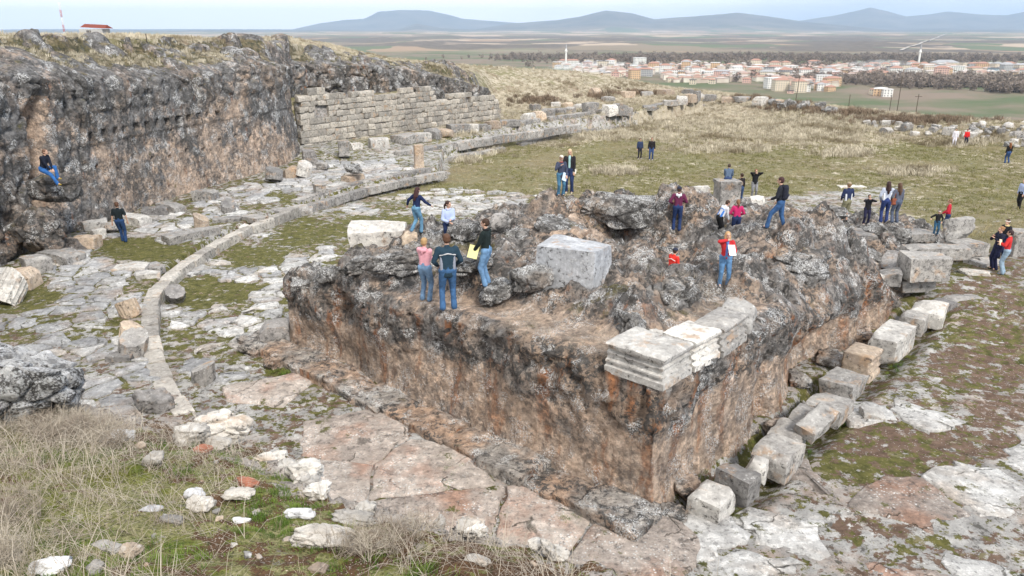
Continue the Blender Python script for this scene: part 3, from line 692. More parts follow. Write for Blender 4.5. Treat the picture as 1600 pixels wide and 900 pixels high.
def PP(px, py, dz=0.0):
    x, y, d = ray(px, py); ts = np.linspace(10, 60, 1200)
    a, b = unpod(x * ts, y * ts); ins = (a > -0.1) & (a < 14.2) & (b > -0.1) & (b < 27)
    g = np.where(ins, podz(a, b), G(x * ts, y * ts)) + dz; rz = H + d * ts; k = int(np.argmax(rz < g)); t = ts[k]
    return x * t, y * t, float(g[k])
def build_podium():
    root = empty('rock_podium', (float(PC[0]), float(PC[1]), 0.0), 0)
    tag(root, 'massive rock-cut temple podium with lichened walls and a ruined hollow top', 'temple podium')
    A, B = 14.0, 27.0; st = 0.078; na = int(A / st) + 1; nb = int(B / st) + 1
    ga, gb = np.meshgrid(np.linspace(0, A, na), np.linspace(0, B, nb), indexing='xy')
    ga, gb = ga.ravel(), gb.ravel()
    top = podz(ga, gb)
    edge = np.minimum(np.minimum(ga, A - ga), np.minimum(gb, B - gb))
    top = top - 0.22 * sstep(0.35, 0, edge) ** 1.5 + 0.10 * sstep(.9, .4, edge) * (fbm(ga * 1.5, gb * 1.5, 0, 3, 120) + .2)
    # perimeter loop in order
    def id_(i, j): return j * na + i
    per = [id_(i, 0) for i in range(na)] + [id_(na - 1, j) for j in range(1, nb)] + [id_(i, nb - 1) for i in range(na - 2, -1, -1)] + [id_(0, j) for j in range(nb - 2, 0, -1)]
    per = np.array(per); npz = len(per); NW = 46
    pa, pb, pz = ga[per], gb[per], top[per]
    t = np.linspace(0, 1, NW + 1)[1:][:, None]
    gnd = -0.45
    wz = pz[None, :] + (gnd - pz[None, :]) * t; wa = pa[None, :] + 0 * t; wb = pb[None, :] + 0 * t
    na_ = np.where(pa < 1e-6, -1.0, np.where(pa > A - 1e-6, 1.0, 0.0)); nb_ = np.where(pb < 1e-6, -1.0, np.where(pb > B - 1e-6, 1.0, 0.0))
    ln = np.maximum(np.hypot(na_, nb_), 1); na_, nb_ = na_ / ln, nb_ / ln
    AA = np.concatenate([ga, wa.ravel()]); BB = np.concatenate([gb, wb.ravel()]); ZZ = np.concatenate([top, wz.ravel()])
    TT = np.concatenate([0 * ga, (t + 0 * pa[None, :]).ravel()])
    s = AA * 1.0 + BB * 1.0 + 3.0 * (AA < .01)          # runs along either wall
    wallm = np.concatenate([sstep(.5, 0, edge), np.ones(wa.size)])
    NA = np.concatenate([np.where(edge < .5, (ga < .5) * -1.0 + (ga > A - .5), 0), (na_[None, :] + 0 * t).ravel()])
    NBv = np.concatenate([np.where(edge < .5, (gb < .5) * -1.0 + (gb > B - .5), 0), (nb_[None, :] + 0 * t).ravel()])
    ln = np.maximum(np.hypot(NA, NBv), 1); NA, NBv = NA / ln, NBv / ln
    zz = ZZ
    w1, w2, cv = worley(AA * 1.1, BB * 1.1, zz * .8, 131)
    w1b, w2b, cvb = worley(AA * 2.7, BB * 2.7, zz * 2.2, 134)
    o = 0.20 * fbm(AA * .35, BB * .35, zz * .4, 3, 130) + (0.14 * (cv - .5) - 0.10 * sstep(.08, 0, w2 - w1)) * sstep(.55, .1, TT)
    upper = sstep(.44, .20, TT + .14 * fbm(AA * .8, BB * .8, 0, 3, 137))
    o = o + upper * (0.05 + 0.11 * (cvb - .5) + 0.12 * fbm(AA * 3, BB * 3, zz * 2, 4, 135, .6, True)) + (1 - upper) * (0.06 * fbm(AA * 2.2, BB * 2.2, zz * .7, 4, 136) + .05 * fbm(AA * 5, BB * 5, zz * 1.5, 3, 145, .6, True))
    o = o + 0.30 * TT ** 2 * sstep(.5, 1, TT)           # foot spreads out
    left = (BB < .6); right = (AA < .6)
    # hollowed part near the far end of the left wall, recess in the right wall
    o = o - left * 0.75 * np.exp(-((AA - 11.2) / 0.75) ** 2) * np.exp(-((TT - .18) / .22) ** 2) - left * .35 * np.exp(-((AA - 11) / 2.0) ** 2) * sstep(.3, .8, TT)
    o = o - right * (1.0 * np.exp(-((BB - 9.6) / 2.0) ** 2) * sstep(.0, .5, TT) + 0.45 * np.exp(-((BB - 5.4) / .35) ** 2) * sstep(.05, .3, TT) + .4 * np.exp(-((BB - 13.5) / .8) ** 2))
    o = np.clip(o, -1.3, .9) * wallm
    AA2 = AA + NA * o; BB2 = BB + NBv * o
    # stony relief on the top
    topm = np.concatenate([np.ones(ga.size), np.zeros(wa.size)])
    inn = sstep(1.2, 2.2, BB + .25 * np.maximum(AA - 5, 0)) * sstep(0, 1, (AA - 1.1 + 1.1 * sstep(5, 6.5, BB)) / (1.1 - .6 * sstep(5, 6.5, BB)))
    r1 = 0.14 * fbm(AA * 3.2, BB * 3.2, 0, 5, 138, .6, True) + 0.52 * np.sqrt(np.clip(1 - (w1 / .80) ** 2, 0, 1)) * (.5 + cv) + .26 * np.sqrt(np.clip(1 - (w1b / .72) ** 2, 0, 1)) - .42
    ZZ2 = ZZ + topm * (inn * r1 + (1 - inn) * 0.05 * fbm(AA * 2.5, BB * 2.5, 0, 4, 139))
    tan = (1 - upper) * np.concatenate([0 * ga, np.ones(wa.size)]) * (.82 + .35 * fbm(AA * .5, BB * .5, zz * .6, 3, 140)) + topm * ((1 - inn) * (.80) + inn * (-0.05 + .9 * fbm(AA * .35, BB * .35, 2, 4, 141))) * sstep(0, .5, np.concatenate([edge, 9 + wa.ravel() * 0]))
    tan = tan + 0.75 * np.exp(-(((AA - 8.5) / 1.8) ** 2 + ((BB - 8.0) / 1.6) ** 2)) * topm
    moss = topm * (-.02 + .9 * fbm(AA * .4, BB * .4, 7, 4, 142) - .3 * np.clip(r1, -.3, .3)) * (.3 + inn) + right * .55 * np.exp(-((BB - 8.8) / 3.0) ** 2) * sstep(.45, .95, TT)
    wx = PC[0] + LD[0] * AA2 + RD[0] * BB2; wy = PC[1] + LD[1] * AA2 + RD[1] * BB2
    V = np.stack([wx - PC[0], wy - PC[1], ZZ2], 1)
    F = grid_faces(nb, na); F = F[:, ::-1]               # handedness of the (L, R) frame
    base = na * nb; rows = [per] + [base + k * npz + np.arange(npz) for k in range(NW)]
    Fs = [F]
    for k in range(NW):
        u, l = rows[k], rows[k + 1]
        Fs.append(np.stack([u, np.roll(u, -1), np.roll(l, -1), l], 1))
    F = np.concatenate(Fs)
    me = mkmesh('rock_core', V, F, True, dict(tan=np.clip(tan, 0, 1), moss=np.clip(moss, 0, 1)))
    o_ = link('rock_core', me, MAT['podium'], root)
    # rough footing course along the left wall and round the corner
    k = 0
    for (a0, a1, b_, hh, along) in ((-0.4, 14.6, -0.72, .32, 0),):
        a = a0
        while a < a1:
            L = rng.uniform(.7, 1.5); w = rng.uniform(.8, 1.15); hz = hh * rng.uniform(.75, 1.25); k += 1
            Vv, Ff = stone_mesh(w * 1.1, L * 1.05, hz * 1.25, 300 + k, 12, 5, .035, .06, .22)
            x, y = pod(a + L / 2, b_ + rng.uniform(-.05, .05))
            link('foundation_stone', mkmesh('foundation_stone', Vv, Ff), MAT['ledge'], root, (x - PC[0], y - PC[1], -.12), (rng.uniform(-.05, .05), rng.uniform(-.04, .04), POD_ANG + rng.uniform(-.03, .03)))
            a += L
    for k, (px, py, w, d, h) in enumerate(((1078, 765, .8, .8, .42), (1010, 800, .9, .8, .42), (945, 780, .9, .9, .4), (1050, 800, .8, .8, .3), (1215, 662, .8, .8, .3), (1160, 665, .8, .9, .35), (1300, 562, 1.2, 1.1, .4), (1345, 525, 1.1, 1.3, .45), (1250, 595, 1.0, .8, .4), (440, 560, 1.6, 1.3, .5), (400, 540, 1.3, 1.0, .4))):
        x, y = P(px, py, 0.1); Vv, Ff = boulder_mesh(w, d, h * 1.3, 340 + k, 14, 9, .09, .9)
        link('foundation_stone', mkmesh('foundation_stone', Vv, Ff), MAT['ledge'], root, (x - PC[0], y - PC[1], -.12), (0, 0, rng.uniform(0, 3)))
    return root
podium = build_podium()

# ---------------------------------------------------------------- the grassy bank in front
def BZ(x, y): return 7.3 - 0.24 * np.asarray(y) + 0.10 * np.maximum(-np.asarray(x) - 1.0, 0) + 0.16 * fbm(np.asarray(x) * .5, np.asarray(y) * .5, 1, 3, 150)
def PB0(px, py):
    x, y, d = ray(px, py); ts = np.linspace(2, 30, 1400); k = int(np.argmax(H + d * ts < BZ(x * ts, y * ts))); return x * ts[k], y * ts[k]
EDGE_PX = [(-200, 575), (0, 592), (90, 618), (150, 640), (240, 660), (300, 668), (390, 690), (440, 720), (485, 760), (545, 785), (620, 800), (720, 818), (810, 835), (890, 868), (960, 885), (1060, 895), (1120, 915), (1250, 990), (1500, 1200)]
EDGE = [PB0(*e) for e in EDGE_PX]
EDGE = [(-30, EDGE[0][1] + 1.5)] + EDGE + [(4.6, 1.5), (4.6, -3)]
def bank_sd(x, y):
    """distance inside (>0) the bank's top edge"""
    E = np.array(EDGE); best = np.full(np.shape(x), 1e9); sgn = np.ones(np.shape(x))
    for (x0, y0), (x1, y1) in zip(E[:-1], E[1:]):
        dx, dy = x1 - x0, y1 - y0; t = np.clip(((x - x0) * dx + (y - y0) * dy) / (dx * dx + dy * dy), 0, 1)
        d = np.hypot(x - x0 - t * dx, y - y0 - t * dy); c = dx * (y - y0) - dy * (x - x0)
        m = d < best; best = np.where(m, d, best); sgn = np.where(m, np.where(c < 0, 1.0, -1.0), sgn)
    return best * sgn
def bankz(x, y):
    sd = bank_sd(x, y); z = BZ(x, y)
    out = np.maximum(-sd, 0)
    z = z - 0.12 * sstep(.5, 0, sd) - out * 1.9 * sstep(0, .6, out)
    return z, sd
def PB(px, py):
    x, y, d = ray(px, py); ts = np.linspace(1.5, 30, 1600); z, _ = bankz(x * ts, y * ts); k = int(np.argmax(H + d * ts < z)); return float(x * ts[k]), float(y * ts[k]), float(z[k])
def bank_material():
    m = M_('bank_soil'); p = m.pos
    n1 = m.noise(2.2, 8, .7); n2 = m.noise(9.0, 7, .7); n3 = m.noise(35.0, 4, .6)
    soil = m.mix(m.rng(n2, .3, .7), (.05, .027, .013), (.17, .095, .05))
    moss = m.mix(m.rng(n2, .3, .7), (.06, .085, .010), (.24, .24, .05))
    straw = m.mix(m.rng(n3, .35, .65), (.12, .13, .035), (.34, .31, .16))
    col = m.mix(m.rng(n1, .42, .50), moss, straw)
    col = m.mix(m.rng(m.mth('ADD', m.attr('soil'), m.rng(m.noise(4.0, 9, .75), .38, .62, -.5, .5)), .45, .55), col, soil)
    rockc = m.mix(m.rng(n2, .35, .65), (.20, .18, .165), (.52, .47, .43))
    col = m.mix(m.rng(m.mth('ADD', m.attr('rock'), m.rng(m.noise(3.6, 8, .75), .38, .62, -.5, .5)), .45, .52), col, rockc)
    hb = m.noise(16.0, 8, .75); col = m.mix(m.mth('MULTIPLY', m.rng(hb, .46, .38), .8), col, (.03, .022, .012)); peb = m.voro(38.0); pm = m.mth('MULTIPLY', m.rng(peb, .30, .22), m.rng(m.noise(4.0, 4), .50, .56))
    col = m.mix(m.mth('MULTIPLY', pm, .9), col, m.mix(m.noise(20.0), (.62, .58, .52), (.45, .30, .22)))
    m.bump(m.mth('ADD', m.mth('MULTIPLY', m.noise(7.0, 10, .75), 1.2), m.mth('MULTIPLY', m.rng(peb, .4, .1), .35)), .9, .05)
    return m.done(col, .95)
def build_bank():
    gx, gy = np.meshgrid(np.linspace(-14, 5.0, 480), np.linspace(1.0, 14.5, 380), indexing='xy'); gx, gy = gx.ravel(), gy.ravel()
    z, sd = bankz(gx, gy)
    w1, w2, cv = worley(gx * 2.2, gy * 2.2, gx * 0, 160)
    rocky = sstep(.45, .05, np.abs(sd + .15) + .5 * fbm(gx * 1.2, gy * 1.2, 0, 3, 161)) 
    z = z + 0.05 * fbm(gx * 3, gy * 3, 0, 4, 162) + rocky * (0.16 * (cv - .35) + 0.08 * fbm(gx * 5, gy * 5, 0, 3, 163)) + 0.03 * fbm(gx * 11, gy * 11, 0, 2, 164)
    soil = 0.15 + 0.4 * sstep(2.2, .3, sd) + .7 * fbm(gx * .9, gy * .9, 3, 3, 165)
    keep = z > -0.6
    z = np.maximum(z, -0.6)
    F = grid_faces(380, 480); F = F[keep[F].any(axis=1)]
    me = mkmesh('grassy_bank', np.stack([gx, gy, z], 1), F, True, dict(soil=np.clip(soil, 0, 1), rock=np.clip(rocky * .75 + (sd < -.25) * .6, 0, 1)))
    o = link('grassy_bank', me, bank_material()); tag(o, kind='structure')
build_bank()
# ---------------------------------------------------------------- paving slabs, kerb, steps
def clip_poly(poly, n, c):
    out = []
    for i in range(len(poly)):
        p, q = poly[i], poly[(i + 1) % len(poly)]; dp = p[0] * n[0] + p[1] * n[1] - c; dq = q[0] * n[0] + q[1] * n[1] - c
        if dp <= 0: out.append(p)
        if dp * dq < 0: t = dp / (dp - dq); out.append((p[0] + (q[0] - p[0]) * t, p[1] + (q[1] - p[1]) * t))
    return out
def cells(seeds, gap, reach):
    S = np.array(seeds); res = []
    for i, s in enumerate(S):
        d = np.hypot(*(S - s).T); near = np.argsort(d)[1:18]
        poly = [(s[0] - reach, s[1] - reach), (s[0] + reach, s[1] - reach), (s[0] + reach, s[1] + reach), (s[0] - reach, s[1] + reach)]
        for j in near:
            v = S[j] - s; L = np.hypot(*v); n = v / L; m = (S[j] + s) / 2
            poly = clip_poly(poly, n, m @ n - gap)
            if len(poly) < 3: break
        res.append(poly if len(poly) >= 3 else None)
    return res
def slab_obj(poly, parent, mat, name, thick=0.14, proud=0.05, seed=1, rag=0.06, z=None):
    poly = np.array(poly); c = poly.mean(0); pts = []
    per = sum(np.hypot(*(poly[(i + 1) % len(poly)] - poly[i])) for i in range(len(poly))); step = max(.12, per / 34)
    for i in range(len(poly)):
        p, q = poly[i], poly[(i + 1) % len(poly)]; k = max(1, int(np.hypot(*(q - p)) / step))
        pts += [p + (q - p) * j / k for j in range(k)]
    pts = np.array(pts)
    n1 = fbm(pts[:, 0] * 2.1, pts[:, 1] * 2.1, seed * .37, 4, 201); n2 = fbm(pts[:, 0] * 2.1, pts[:, 1] * 2.1, seed * .37 + 9, 4, 202)
    pts = pts + rag * 2.0 * np.stack([n1, n2], 1)
    zz = G(pts[:, 0], pts[:, 1]) if z is None else np.full(len(pts), z)
    zc = float(zz.mean()); n = len(pts); tx, ty = np.random.RandomState(seed).uniform(-.02, .02, 2)
    def row(f, dz): 
        q = c + (pts - c) * f; return [(x - c[0], y - c[1], (h - zc) * f + dz + tx * (x - c[0]) + ty * (y - c[1])) for (x, y), h in zip(q, zz)]
    V = row(1.03, -thick) + row(1.0, proud - .022) + row(.965, proud) + row(.6, proud + .012) + [(0, 0, proud + .015)]
    F = []
    for k in range(3): F += [(k * n + i, k * n + (i + 1) % n, (k + 1) * n + (i + 1) % n, (k + 1) * n + i) for i in range(n)]
    F += [(3 * n + i, 3 * n + (i + 1) % n, 4 * n) for i in range(n)]
    o = link(name, mkmesh(name, V, F, True), mat, parent, (float(c[0]), float(c[1]), zc)); return o
def slab_mat(name, a, b, c, mossamt=.0, seed=0.0, cav_shade_amt=.6):
    m = M_(name); p = m.n('ShaderNodeVectorMath', {0: m.pos, 1: (seed, seed, 0)}, operation='ADD').outputs[0]
    rnd = m.n('ShaderNodeObjectInfo').outputs['Random']
    n1 = m.noise(1.1, 9, .7, p); n2 = m.noise(6.0, 8, .72, p)
    col = m.mix(m.rng(n1, .36, .62), a, b); col = m.mix(m.rng(m.noise(.45, 5, .6, p), .5, .64), col, c)
    col = m.mix(1.0, col, m.mix(rnd, (.80, .80, .80), (1.18, 1.17, 1.16)), 'MULTIPLY')
    col = m.mix(m.mth('MULTIPLY', m.rng(n2, .55, .61), .6), col, (.15, .145, .14))
    col = m.mix(m.mth('MULTIPLY', m.rng(m.voro(13.0), .34, .2), m.rng(n1, .47, .57)), col, (.70, .69, .67))
    crack = m.voro(.62, m.n('ShaderNodeVectorMath', {0: p, 1: m.sc(m.n('ShaderNodeTexNoise', {'Vector': p, 'Scale': 1.1, 'Detail': 7.0}).outputs[1], 1.8, 1.8, 0)}, operation='ADD').outputs[0], 'DISTANCE_TO_EDGE')
    cm = m.mth('MULTIPLY', m.rng(crack, .016, .004), m.rng(m.noise(.8, 4, .6, p), .50, .56))
    col = m.mix(m.mth('MULTIPLY', cm, .7), col, (.07, .065, .045))
    hn = m.noise(5.0, 12, .75, p); hs = m.noise(1.9, 10, .75, p)
    col = m.mix(m.mth('MULTIPLY', m.mth('MAXIMUM', m.rng(hn, .435, .37), m.rng(hs, .415, .385)), cav_shade_amt), col, (.055, .05, .043))  # hollows of the bump get shade painted into the slab colour
    col = m.mix(1.0, col, m.mix(m.rng(hn, .5, .62), (.95, .95, .95), (1.42, 1.42, 1.42)), 'MULTIPLY')  # its high points get a painted highlight
    mo = m.rng(m.mth('ADD', m.noise(1.5, 8, .7), mossamt), .57, .62)
    col = m.mix(mo, col, m.mix(m.rng(n2, .35, .65), (.06, .075, .015), (.19, .17, .07)))
    m.bump(m.mth('ADD', m.mth('SUBTRACT', hn, m.mth('MULTIPLY', cm, .6)), m.mth('MULTIPLY', hs, .8)), 1.0, .11)
    return m.done(col, .93)
MAT['slab_grey'] = slab_mat('paving_limestone', (.33, .33, .34), (.49, .49, .49), (.38, .32, .28), -.02, 0, .35)
MAT['slab_pale'] = slab_mat('pale_bedrock', (.42, .41, .40), (.66, .655, .64), (.46, .41, .365), -.02, 7, .35)
MAT['slab_pink'] = slab_mat('pinkish_bedrock', (.32, .275, .245), (.53, .46, .41), (.38, .245, .185), -.03, 13)
def slab_field(name, region, step, gap, mats, nmax, kw, thin=0.0, sd=1, stretch=(1, 1, 0), skip=True):
    """region: list of world corner points; jittered seeds inside it become slabs"""
    root = empty(name, (0, 0, 0)); tag(root, kind='structure')
    reg = np.array(region); r = np.random.RandomState(sd); ang = stretch[2]; ca, sa = math.cos(ang), math.sin(ang)
    lo, hi = reg.min(0) - 6, reg.max(0) + 6; seeds = []
    cx, cy = (lo + hi) / 2; R = max(hi - lo) * .75
    us = np.arange(-R, R, step)
    for u in us:
        for v in us:
            uu = (u + r.uniform(-.42, .42) * step) * stretch[0]; vv = (v + r.uniform(-.42, .42) * step) * stretch[1]
            x, y = cx + uu * ca - vv * sa, cy + uu * sa + vv * ca
            if lo[0] < x < hi[0] and lo[1] < y < hi[1]: seeds.append((x, y))
    cl = cells(seeds, gap, step * 2.2 * max(stretch[:2])); n = 0; picked = []
    for (x, y), poly in zip(seeds, cl):
        if poly is None: continue
        ins = False
        for i in range(len(reg)):
            (x1, y1), (x2, y2) = reg[i], reg[(i + 1) % len(reg)]
            if (y1 > y) != (y2 > y) and x < (x2 - x1) * (y - y1) / (y2 - y1) + x1: ins = not ins
        if not ins or r.rand() < thin or (skip and (float(patches(np.array([x]), np.array([y]), MOSSP, 3)[0]) > (.42 if y > 22 else .3) or float(patches(np.array([x]), np.array([y]), SOILP, 5)[0]) > .35)): continue
        u, v = proj(x, y, 0)
        if not (-40 < u < 1640 and v < 930): continue
        picked.append((math.hypot(x, y), poly))
    picked.sort(key=lambda t: t[0])
    for k, (_, poly) in enumerate(picked[:nmax]):
        slab_obj(poly, root, MAT[mats[r.randint(len(mats))]], 'paving_slab', seed=sd * 1000 + k, **kw)
    return len(picked)
def wp(lst, z=0): return [P(a, b, z) for a, b in lst]
print('slabs', slab_field('colonnade_paving', [(-8.2, 16), (-9.6, 19), (-12.9, 24), (-14.8, 28.6), (-15.4, 32), (-15.3, 35.6), (-14.5, 39.5), (-13.2, 43), (-10.3, 49), (-6.6, 54.5), (-9, 58), (-14.5, 57), (-17.5, 48), (-19.6, 38), (-20.3, 31), (-18.5, 20), (-14, 15)], 1.05, .055, ['slab_grey', 'slab_grey', 'slab_pale'], 290, dict(rag=.07), .10, 3, (1, .8, .3)))
print('slabs', slab_field('court_paving', wp([(300, 560), (252, 500), (262, 450), (350, 385), (470, 340), (560, 310), (690, 280), (860, 300), (740, 330), (560, 350), (530, 400), (440, 470), (430, 520), (390, 600), (310, 620)]), 1.0, .08, ['slab_pale', 'slab_pale', 'slab_grey'], 280, dict(rag=.18, proud=.06), .16, 5, (1.15, .7, .2)))
MAT['slab_smooth'] = slab_mat('smooth_pinkish_bedrock', (.38, .325, .285), (.56, .495, .445), (.42, .26, .195), -.05, 23, .35)
print('slabs', slab_field('bedrock_sheets', wp([(330, 600), (380, 585), (440, 590), (600, 690), (820, 800), (990, 850), (1070, 850), (1150, 830), (1130, 960), (600, 960), (380, 640)]), 2.4, .04, ['slab_smooth', 'slab_smooth', 'slab_pink'], 60, dict(rag=.10, proud=.07), .0, 9, (1.25, .8, POD_ANG), False))
print('slabs', slab_field('worn_bedrock', wp([(1100, 850), (1180, 800), (1240, 720), (1330, 640), (1400, 575), (1500, 500), (1620, 560), (1650, 960), (1130, 960)]), 1.7, .05, ['slab_pale', 'slab_pale', 'slab_pink'], 160, dict(rag=.2, proud=.05), .08, 10, (1.3, .75, .9)))

def strip_stones(root, pts, step, w, h, z, mat, seed, name='kerb_stone', jit=.03, depth=.25, side=0.0, miss=0.0):
    pl = polyline([(a, b) for a, b in pts], .1); s = np.concatenate([[0], np.cumsum(np.hypot(*np.diff(pl, axis=0).T))]); r = np.random.RandomState(seed)
    cur = 0.0; k = 0
    while cur < s[-1] - .2:
        L = r.uniform(.75, 1.25) * step; mid = min(cur + L / 2, s[-1]); x = np.interp(mid, s, pl[:, 0]); y = np.interp(mid, s, pl[:, 1])
        x1, y1 = np.interp(min(mid + .2, s[-1]), s, pl[:, 0]), np.interp(min(mid + .2, s[-1]), s, pl[:, 1]); x0, y0 = np.interp(mid - .2, s, pl[:, 0]), np.interp(mid - .2, s, pl[:, 1])
        an = math.atan2(y1 - y0, x1 - x0); cur += L; k += 1
        if r.rand() < miss: continue
        V, F = stone_mesh(L * .985, w * r.uniform(.93, 1.07), h + depth, seed * 50 + k, 6, 3, .012, .06, .12)
        zz = z if z is not None else G1(x + math.sin(an) * .4, y - math.cos(an) * .4)
        me = mkmesh(name, V, F, True); me.set_sharp_from_angle(angle=R_(35))
        link(name, me, MAT[mat], root, (x - math.sin(an) * side + r.uniform(-jit, jit) - root.location.x, y + math.cos(an) * side + r.uniform(-jit, jit) - root.location.y, zz - depth + r.uniform(-.02, .02) - root.location.z), (r.uniform(-.02, .02), r.uniform(-.02, .02), an))
MAT['kerb'] = stone_mat('kerb_limestone', (.47, .45, .42), (.34, .32, .30), .35, .2)
kr = empty('curved_kerb', (-9.0, 19.0, 0)); tag(kr, 'long curved kerb of worn pale stones round the paved colonnade floor', 'kerb')
kp = [P(293, 655, .2), P(262, 610, .3), P(245, 570, .3), P(236, 530, .3), P(234, 495, .3), P(243, 460, .3), P(275, 425, .3), P(330, 388, .3), P(385, 358, .3), P(452, 330, .3)]
strip_stones(kr, kp, 1.25, .56, .42, 0.0, 'kerb', 41)
st = empty('long_step', (-12.0, 44.0, 0)); tag(st, 'two low stone steps running from the broken kerb end to the upright pillar stump', 'steps')
p1 = [P(430, 336, .3), P(470, 322, .3), P(540, 300, .3), P(610, 282, .3), P(683, 268, .3)]
strip_stones(st, p1, 1.5, .55, .26, 0.0, 'grey_stone', 43, 'step_stone')
p2 = [(x - .55, y + .75) for x, y in p1[1:]]
strip_stones(st, p2, 1.5, .6, .52, 0.0, 'grey_stone', 44, 'step_stone')
s3 = empty('far_step', (-11.0, 62.0, 0)); tag(s3, 'straight pair of pale steps between terrace and grass, beyond the pillar stump', 'steps')
strip_stones(s3, [P(556, 243, .6), P(640, 231, .6), P(720, 220, .6), P(800, 208, .6), P(900, 194, .6)], 2.0, .7, .5, .1, 'grey_stone', 45, 'step_stone')
strip_stones(s3, [P(620, 250, .2), P(740, 230, .0), P(830, 212, 0), P(930, 195, -.3), P(1010, 183, -.6), P(1100, 164, -.8)], 2.2, .7, .35, None, 'grey_stone', 46, 'step_stone', miss=.08)
strip_stones(s3, [P(690, 213, .8), P(770, 201, .8), P(860, 190, .6), P(960, 178, .2)], 1.8, .8, .45, None, 'grey_stone', 47, 'step_stone', miss=.3)

# ---------------------------------------------------------------- ashlar wall
def build_wall():
    root = empty('ashlar_wall', (float(W0[0]), float(W0[1]), .6), math.atan2(WD[1], WD[0]))
    tag(root, 'long masonry wall of squared stone courses below the rock outcrop', 'wall')
    protos = []
    for k in range(8):
        V, F = stone_mesh(1, .5, .5, 700 + k, 4, 3, .014, .04, .2); me = mkmesh('block', V, F, True); me.materials.append(MAT['wall_stone']); me.set_sharp_from_angle(angle=R_(35)); protos.append(me)
    n = 0; z = 0.0; c = 0; r = np.random.RandomState(8)
    while z < 4.9:
        hgt = [.55, .48, .52, .47, .45, .5, .45, .42, .45][c % 9]; s = -.2 + r.uniform(0, .4)
        while s < WL:
            L = r.uniform(.55, .95); mid = s + L / 2
            if z + hgt * .6 < wallh(mid) + .35 - .4 and n < 296 and not (c in (5, 6) and abs(mid - 2.2) < .5) and not (z + hgt > wallh(mid) - .35 and r.rand() < .3):
                m = protos[r.randint(8)]
                link('block', m, None, root, (mid, r.uniform(-.05, .05), z), (r.uniform(-.02, .02), r.uniform(-.015, .015), r.uniform(-.02, .02)), (L * .988, 1, hgt / .5 * .988)); n += 1
            s += L
        z += hgt; c += 1
    V, F = cube_topo(2); V = V * np.array([WL / 2, .22, 2.2]); V[:, 0] += WL / 2; V[:, 1] += .28; V[:, 2] += 1.55
    V[:, 2] = np.where(V[:, 2] > 3, V[:, 2] - .1 - .055 * np.maximum(V[:, 0] - 3, 0), V[:, 2])
    link('rubble_backing', mkmesh('rubble_backing', V, F, False), MAT['dark_stone'], root)
    print('wall blocks', n)
build_wall()
# ---------------------------------------------------------------- loose blocks: the row right of the podium
A_ = POD_ANG
rowspec = [
 (1110, 800, (.95, .85, .62), 'marble', 'square pale marble block at the near end of the block row', .04, dict(chips=4, m=12)),
 (1150, 775, (.62, .95, .80), 'grey_stone', 'upright split grey block second from the near end of the block row', -.08, dict(chips=6, m=12)),
 (1178, 752, (.55, .6, .78), 'marble', 'small rounded white block third in the row, in front of the low mossy gap', .25, dict(chips=8, m=12, rnd=.3)),
 (1212, 732, (1.15, 1.0, .78), 'grey_stone', 'broad grey block with a white flat top, alone between two gaps in the row', .0, dict(chips=5, m=12)),
 (1232, 685, (1.1, .9, .42), 'grey_stone', 'low cracked grey slab in the row beneath the leaning white slab', .1, dict(chips=6, m=10)),
 (1262, 668, (1.1, .9, .55), 'grey_stone', 'grey lichened block carrying the leaning white slab', -.05, dict(chips=5, m=10)),
 (1293, 648, (1.3, 1.1, .55), 'grey_stone', 'notched pale block with an L shaped top, behind the leaning slab', .03, dict(chips=5, m=12)),
 (1316, 612, (1.35, 1.05, .60), 'grey_stone', 'flat square topped grey block in the middle of the row', .0, dict(chips=3, m=12)),
 (1390, 552, (2.3, .95, .95), 'marble', 'longest white topped moulded beam in the row', .0, dict(chips=4, m=14)),
 (1425, 515, (1.0, .9, .70), 'grey_stone', 'brown streaked block between the long beam and the big white block', .1, dict(chips=6, m=10)),
 (1448, 502, (1.35, 1.2, .85), 'marble', 'big irregular white topped block near the far end of the row', .12, dict(chips=7, m=12, cut=.3)),
 (1470, 487, (1.3, .8, .5), 'dark_stone', 'low dark slab right behind the big irregular white block', -.3, dict(chips=5, m=10)),
 (1500, 480, (1.45, .8, .55), 'grey_stone', 'pointed grey slab at the far end of the row', -.55, dict(chips=7, m=10, cut=.35)),
 (1362, 652, (.66, .5, .36), 'marble', 'small sharp white block lying alone on the bedrock right of the row', -.9, dict(chips=7, m=10, cut=.35)),
]
for px, py, dims, mat, lab, dr, kw in rowspec:
    dims = tuple(q_ * .88 for q_ in dims)
    block(px, py, dims, A_ + dr, None, mat, lab, group='blocks lined up beside the podium', z=0.0 if py > 560 else .12, **kw)
block(1274, 664, (1.15, .55, .34), A_ - .15, None, 'marble', 'smooth white slab leaning on top of the grey block row', z=.42, tilt=(.25, -.22), chips=5, m=10)
V, F = ring_mesh(1.0, .75, [(o * .7, z * 1.15) for o, z in CORN], (0, 0), (1, 0), seed=3)
x, y = P(1342, 580, 0.1); tag(link('moulded_block', mkmesh('moulded_block', V, F), MAT['warm_stone'], None, (x, y, 0.0), (0, 0, A_)), 'tan moulded block with a split top, next to the longest beam of the row', 'moulded block')
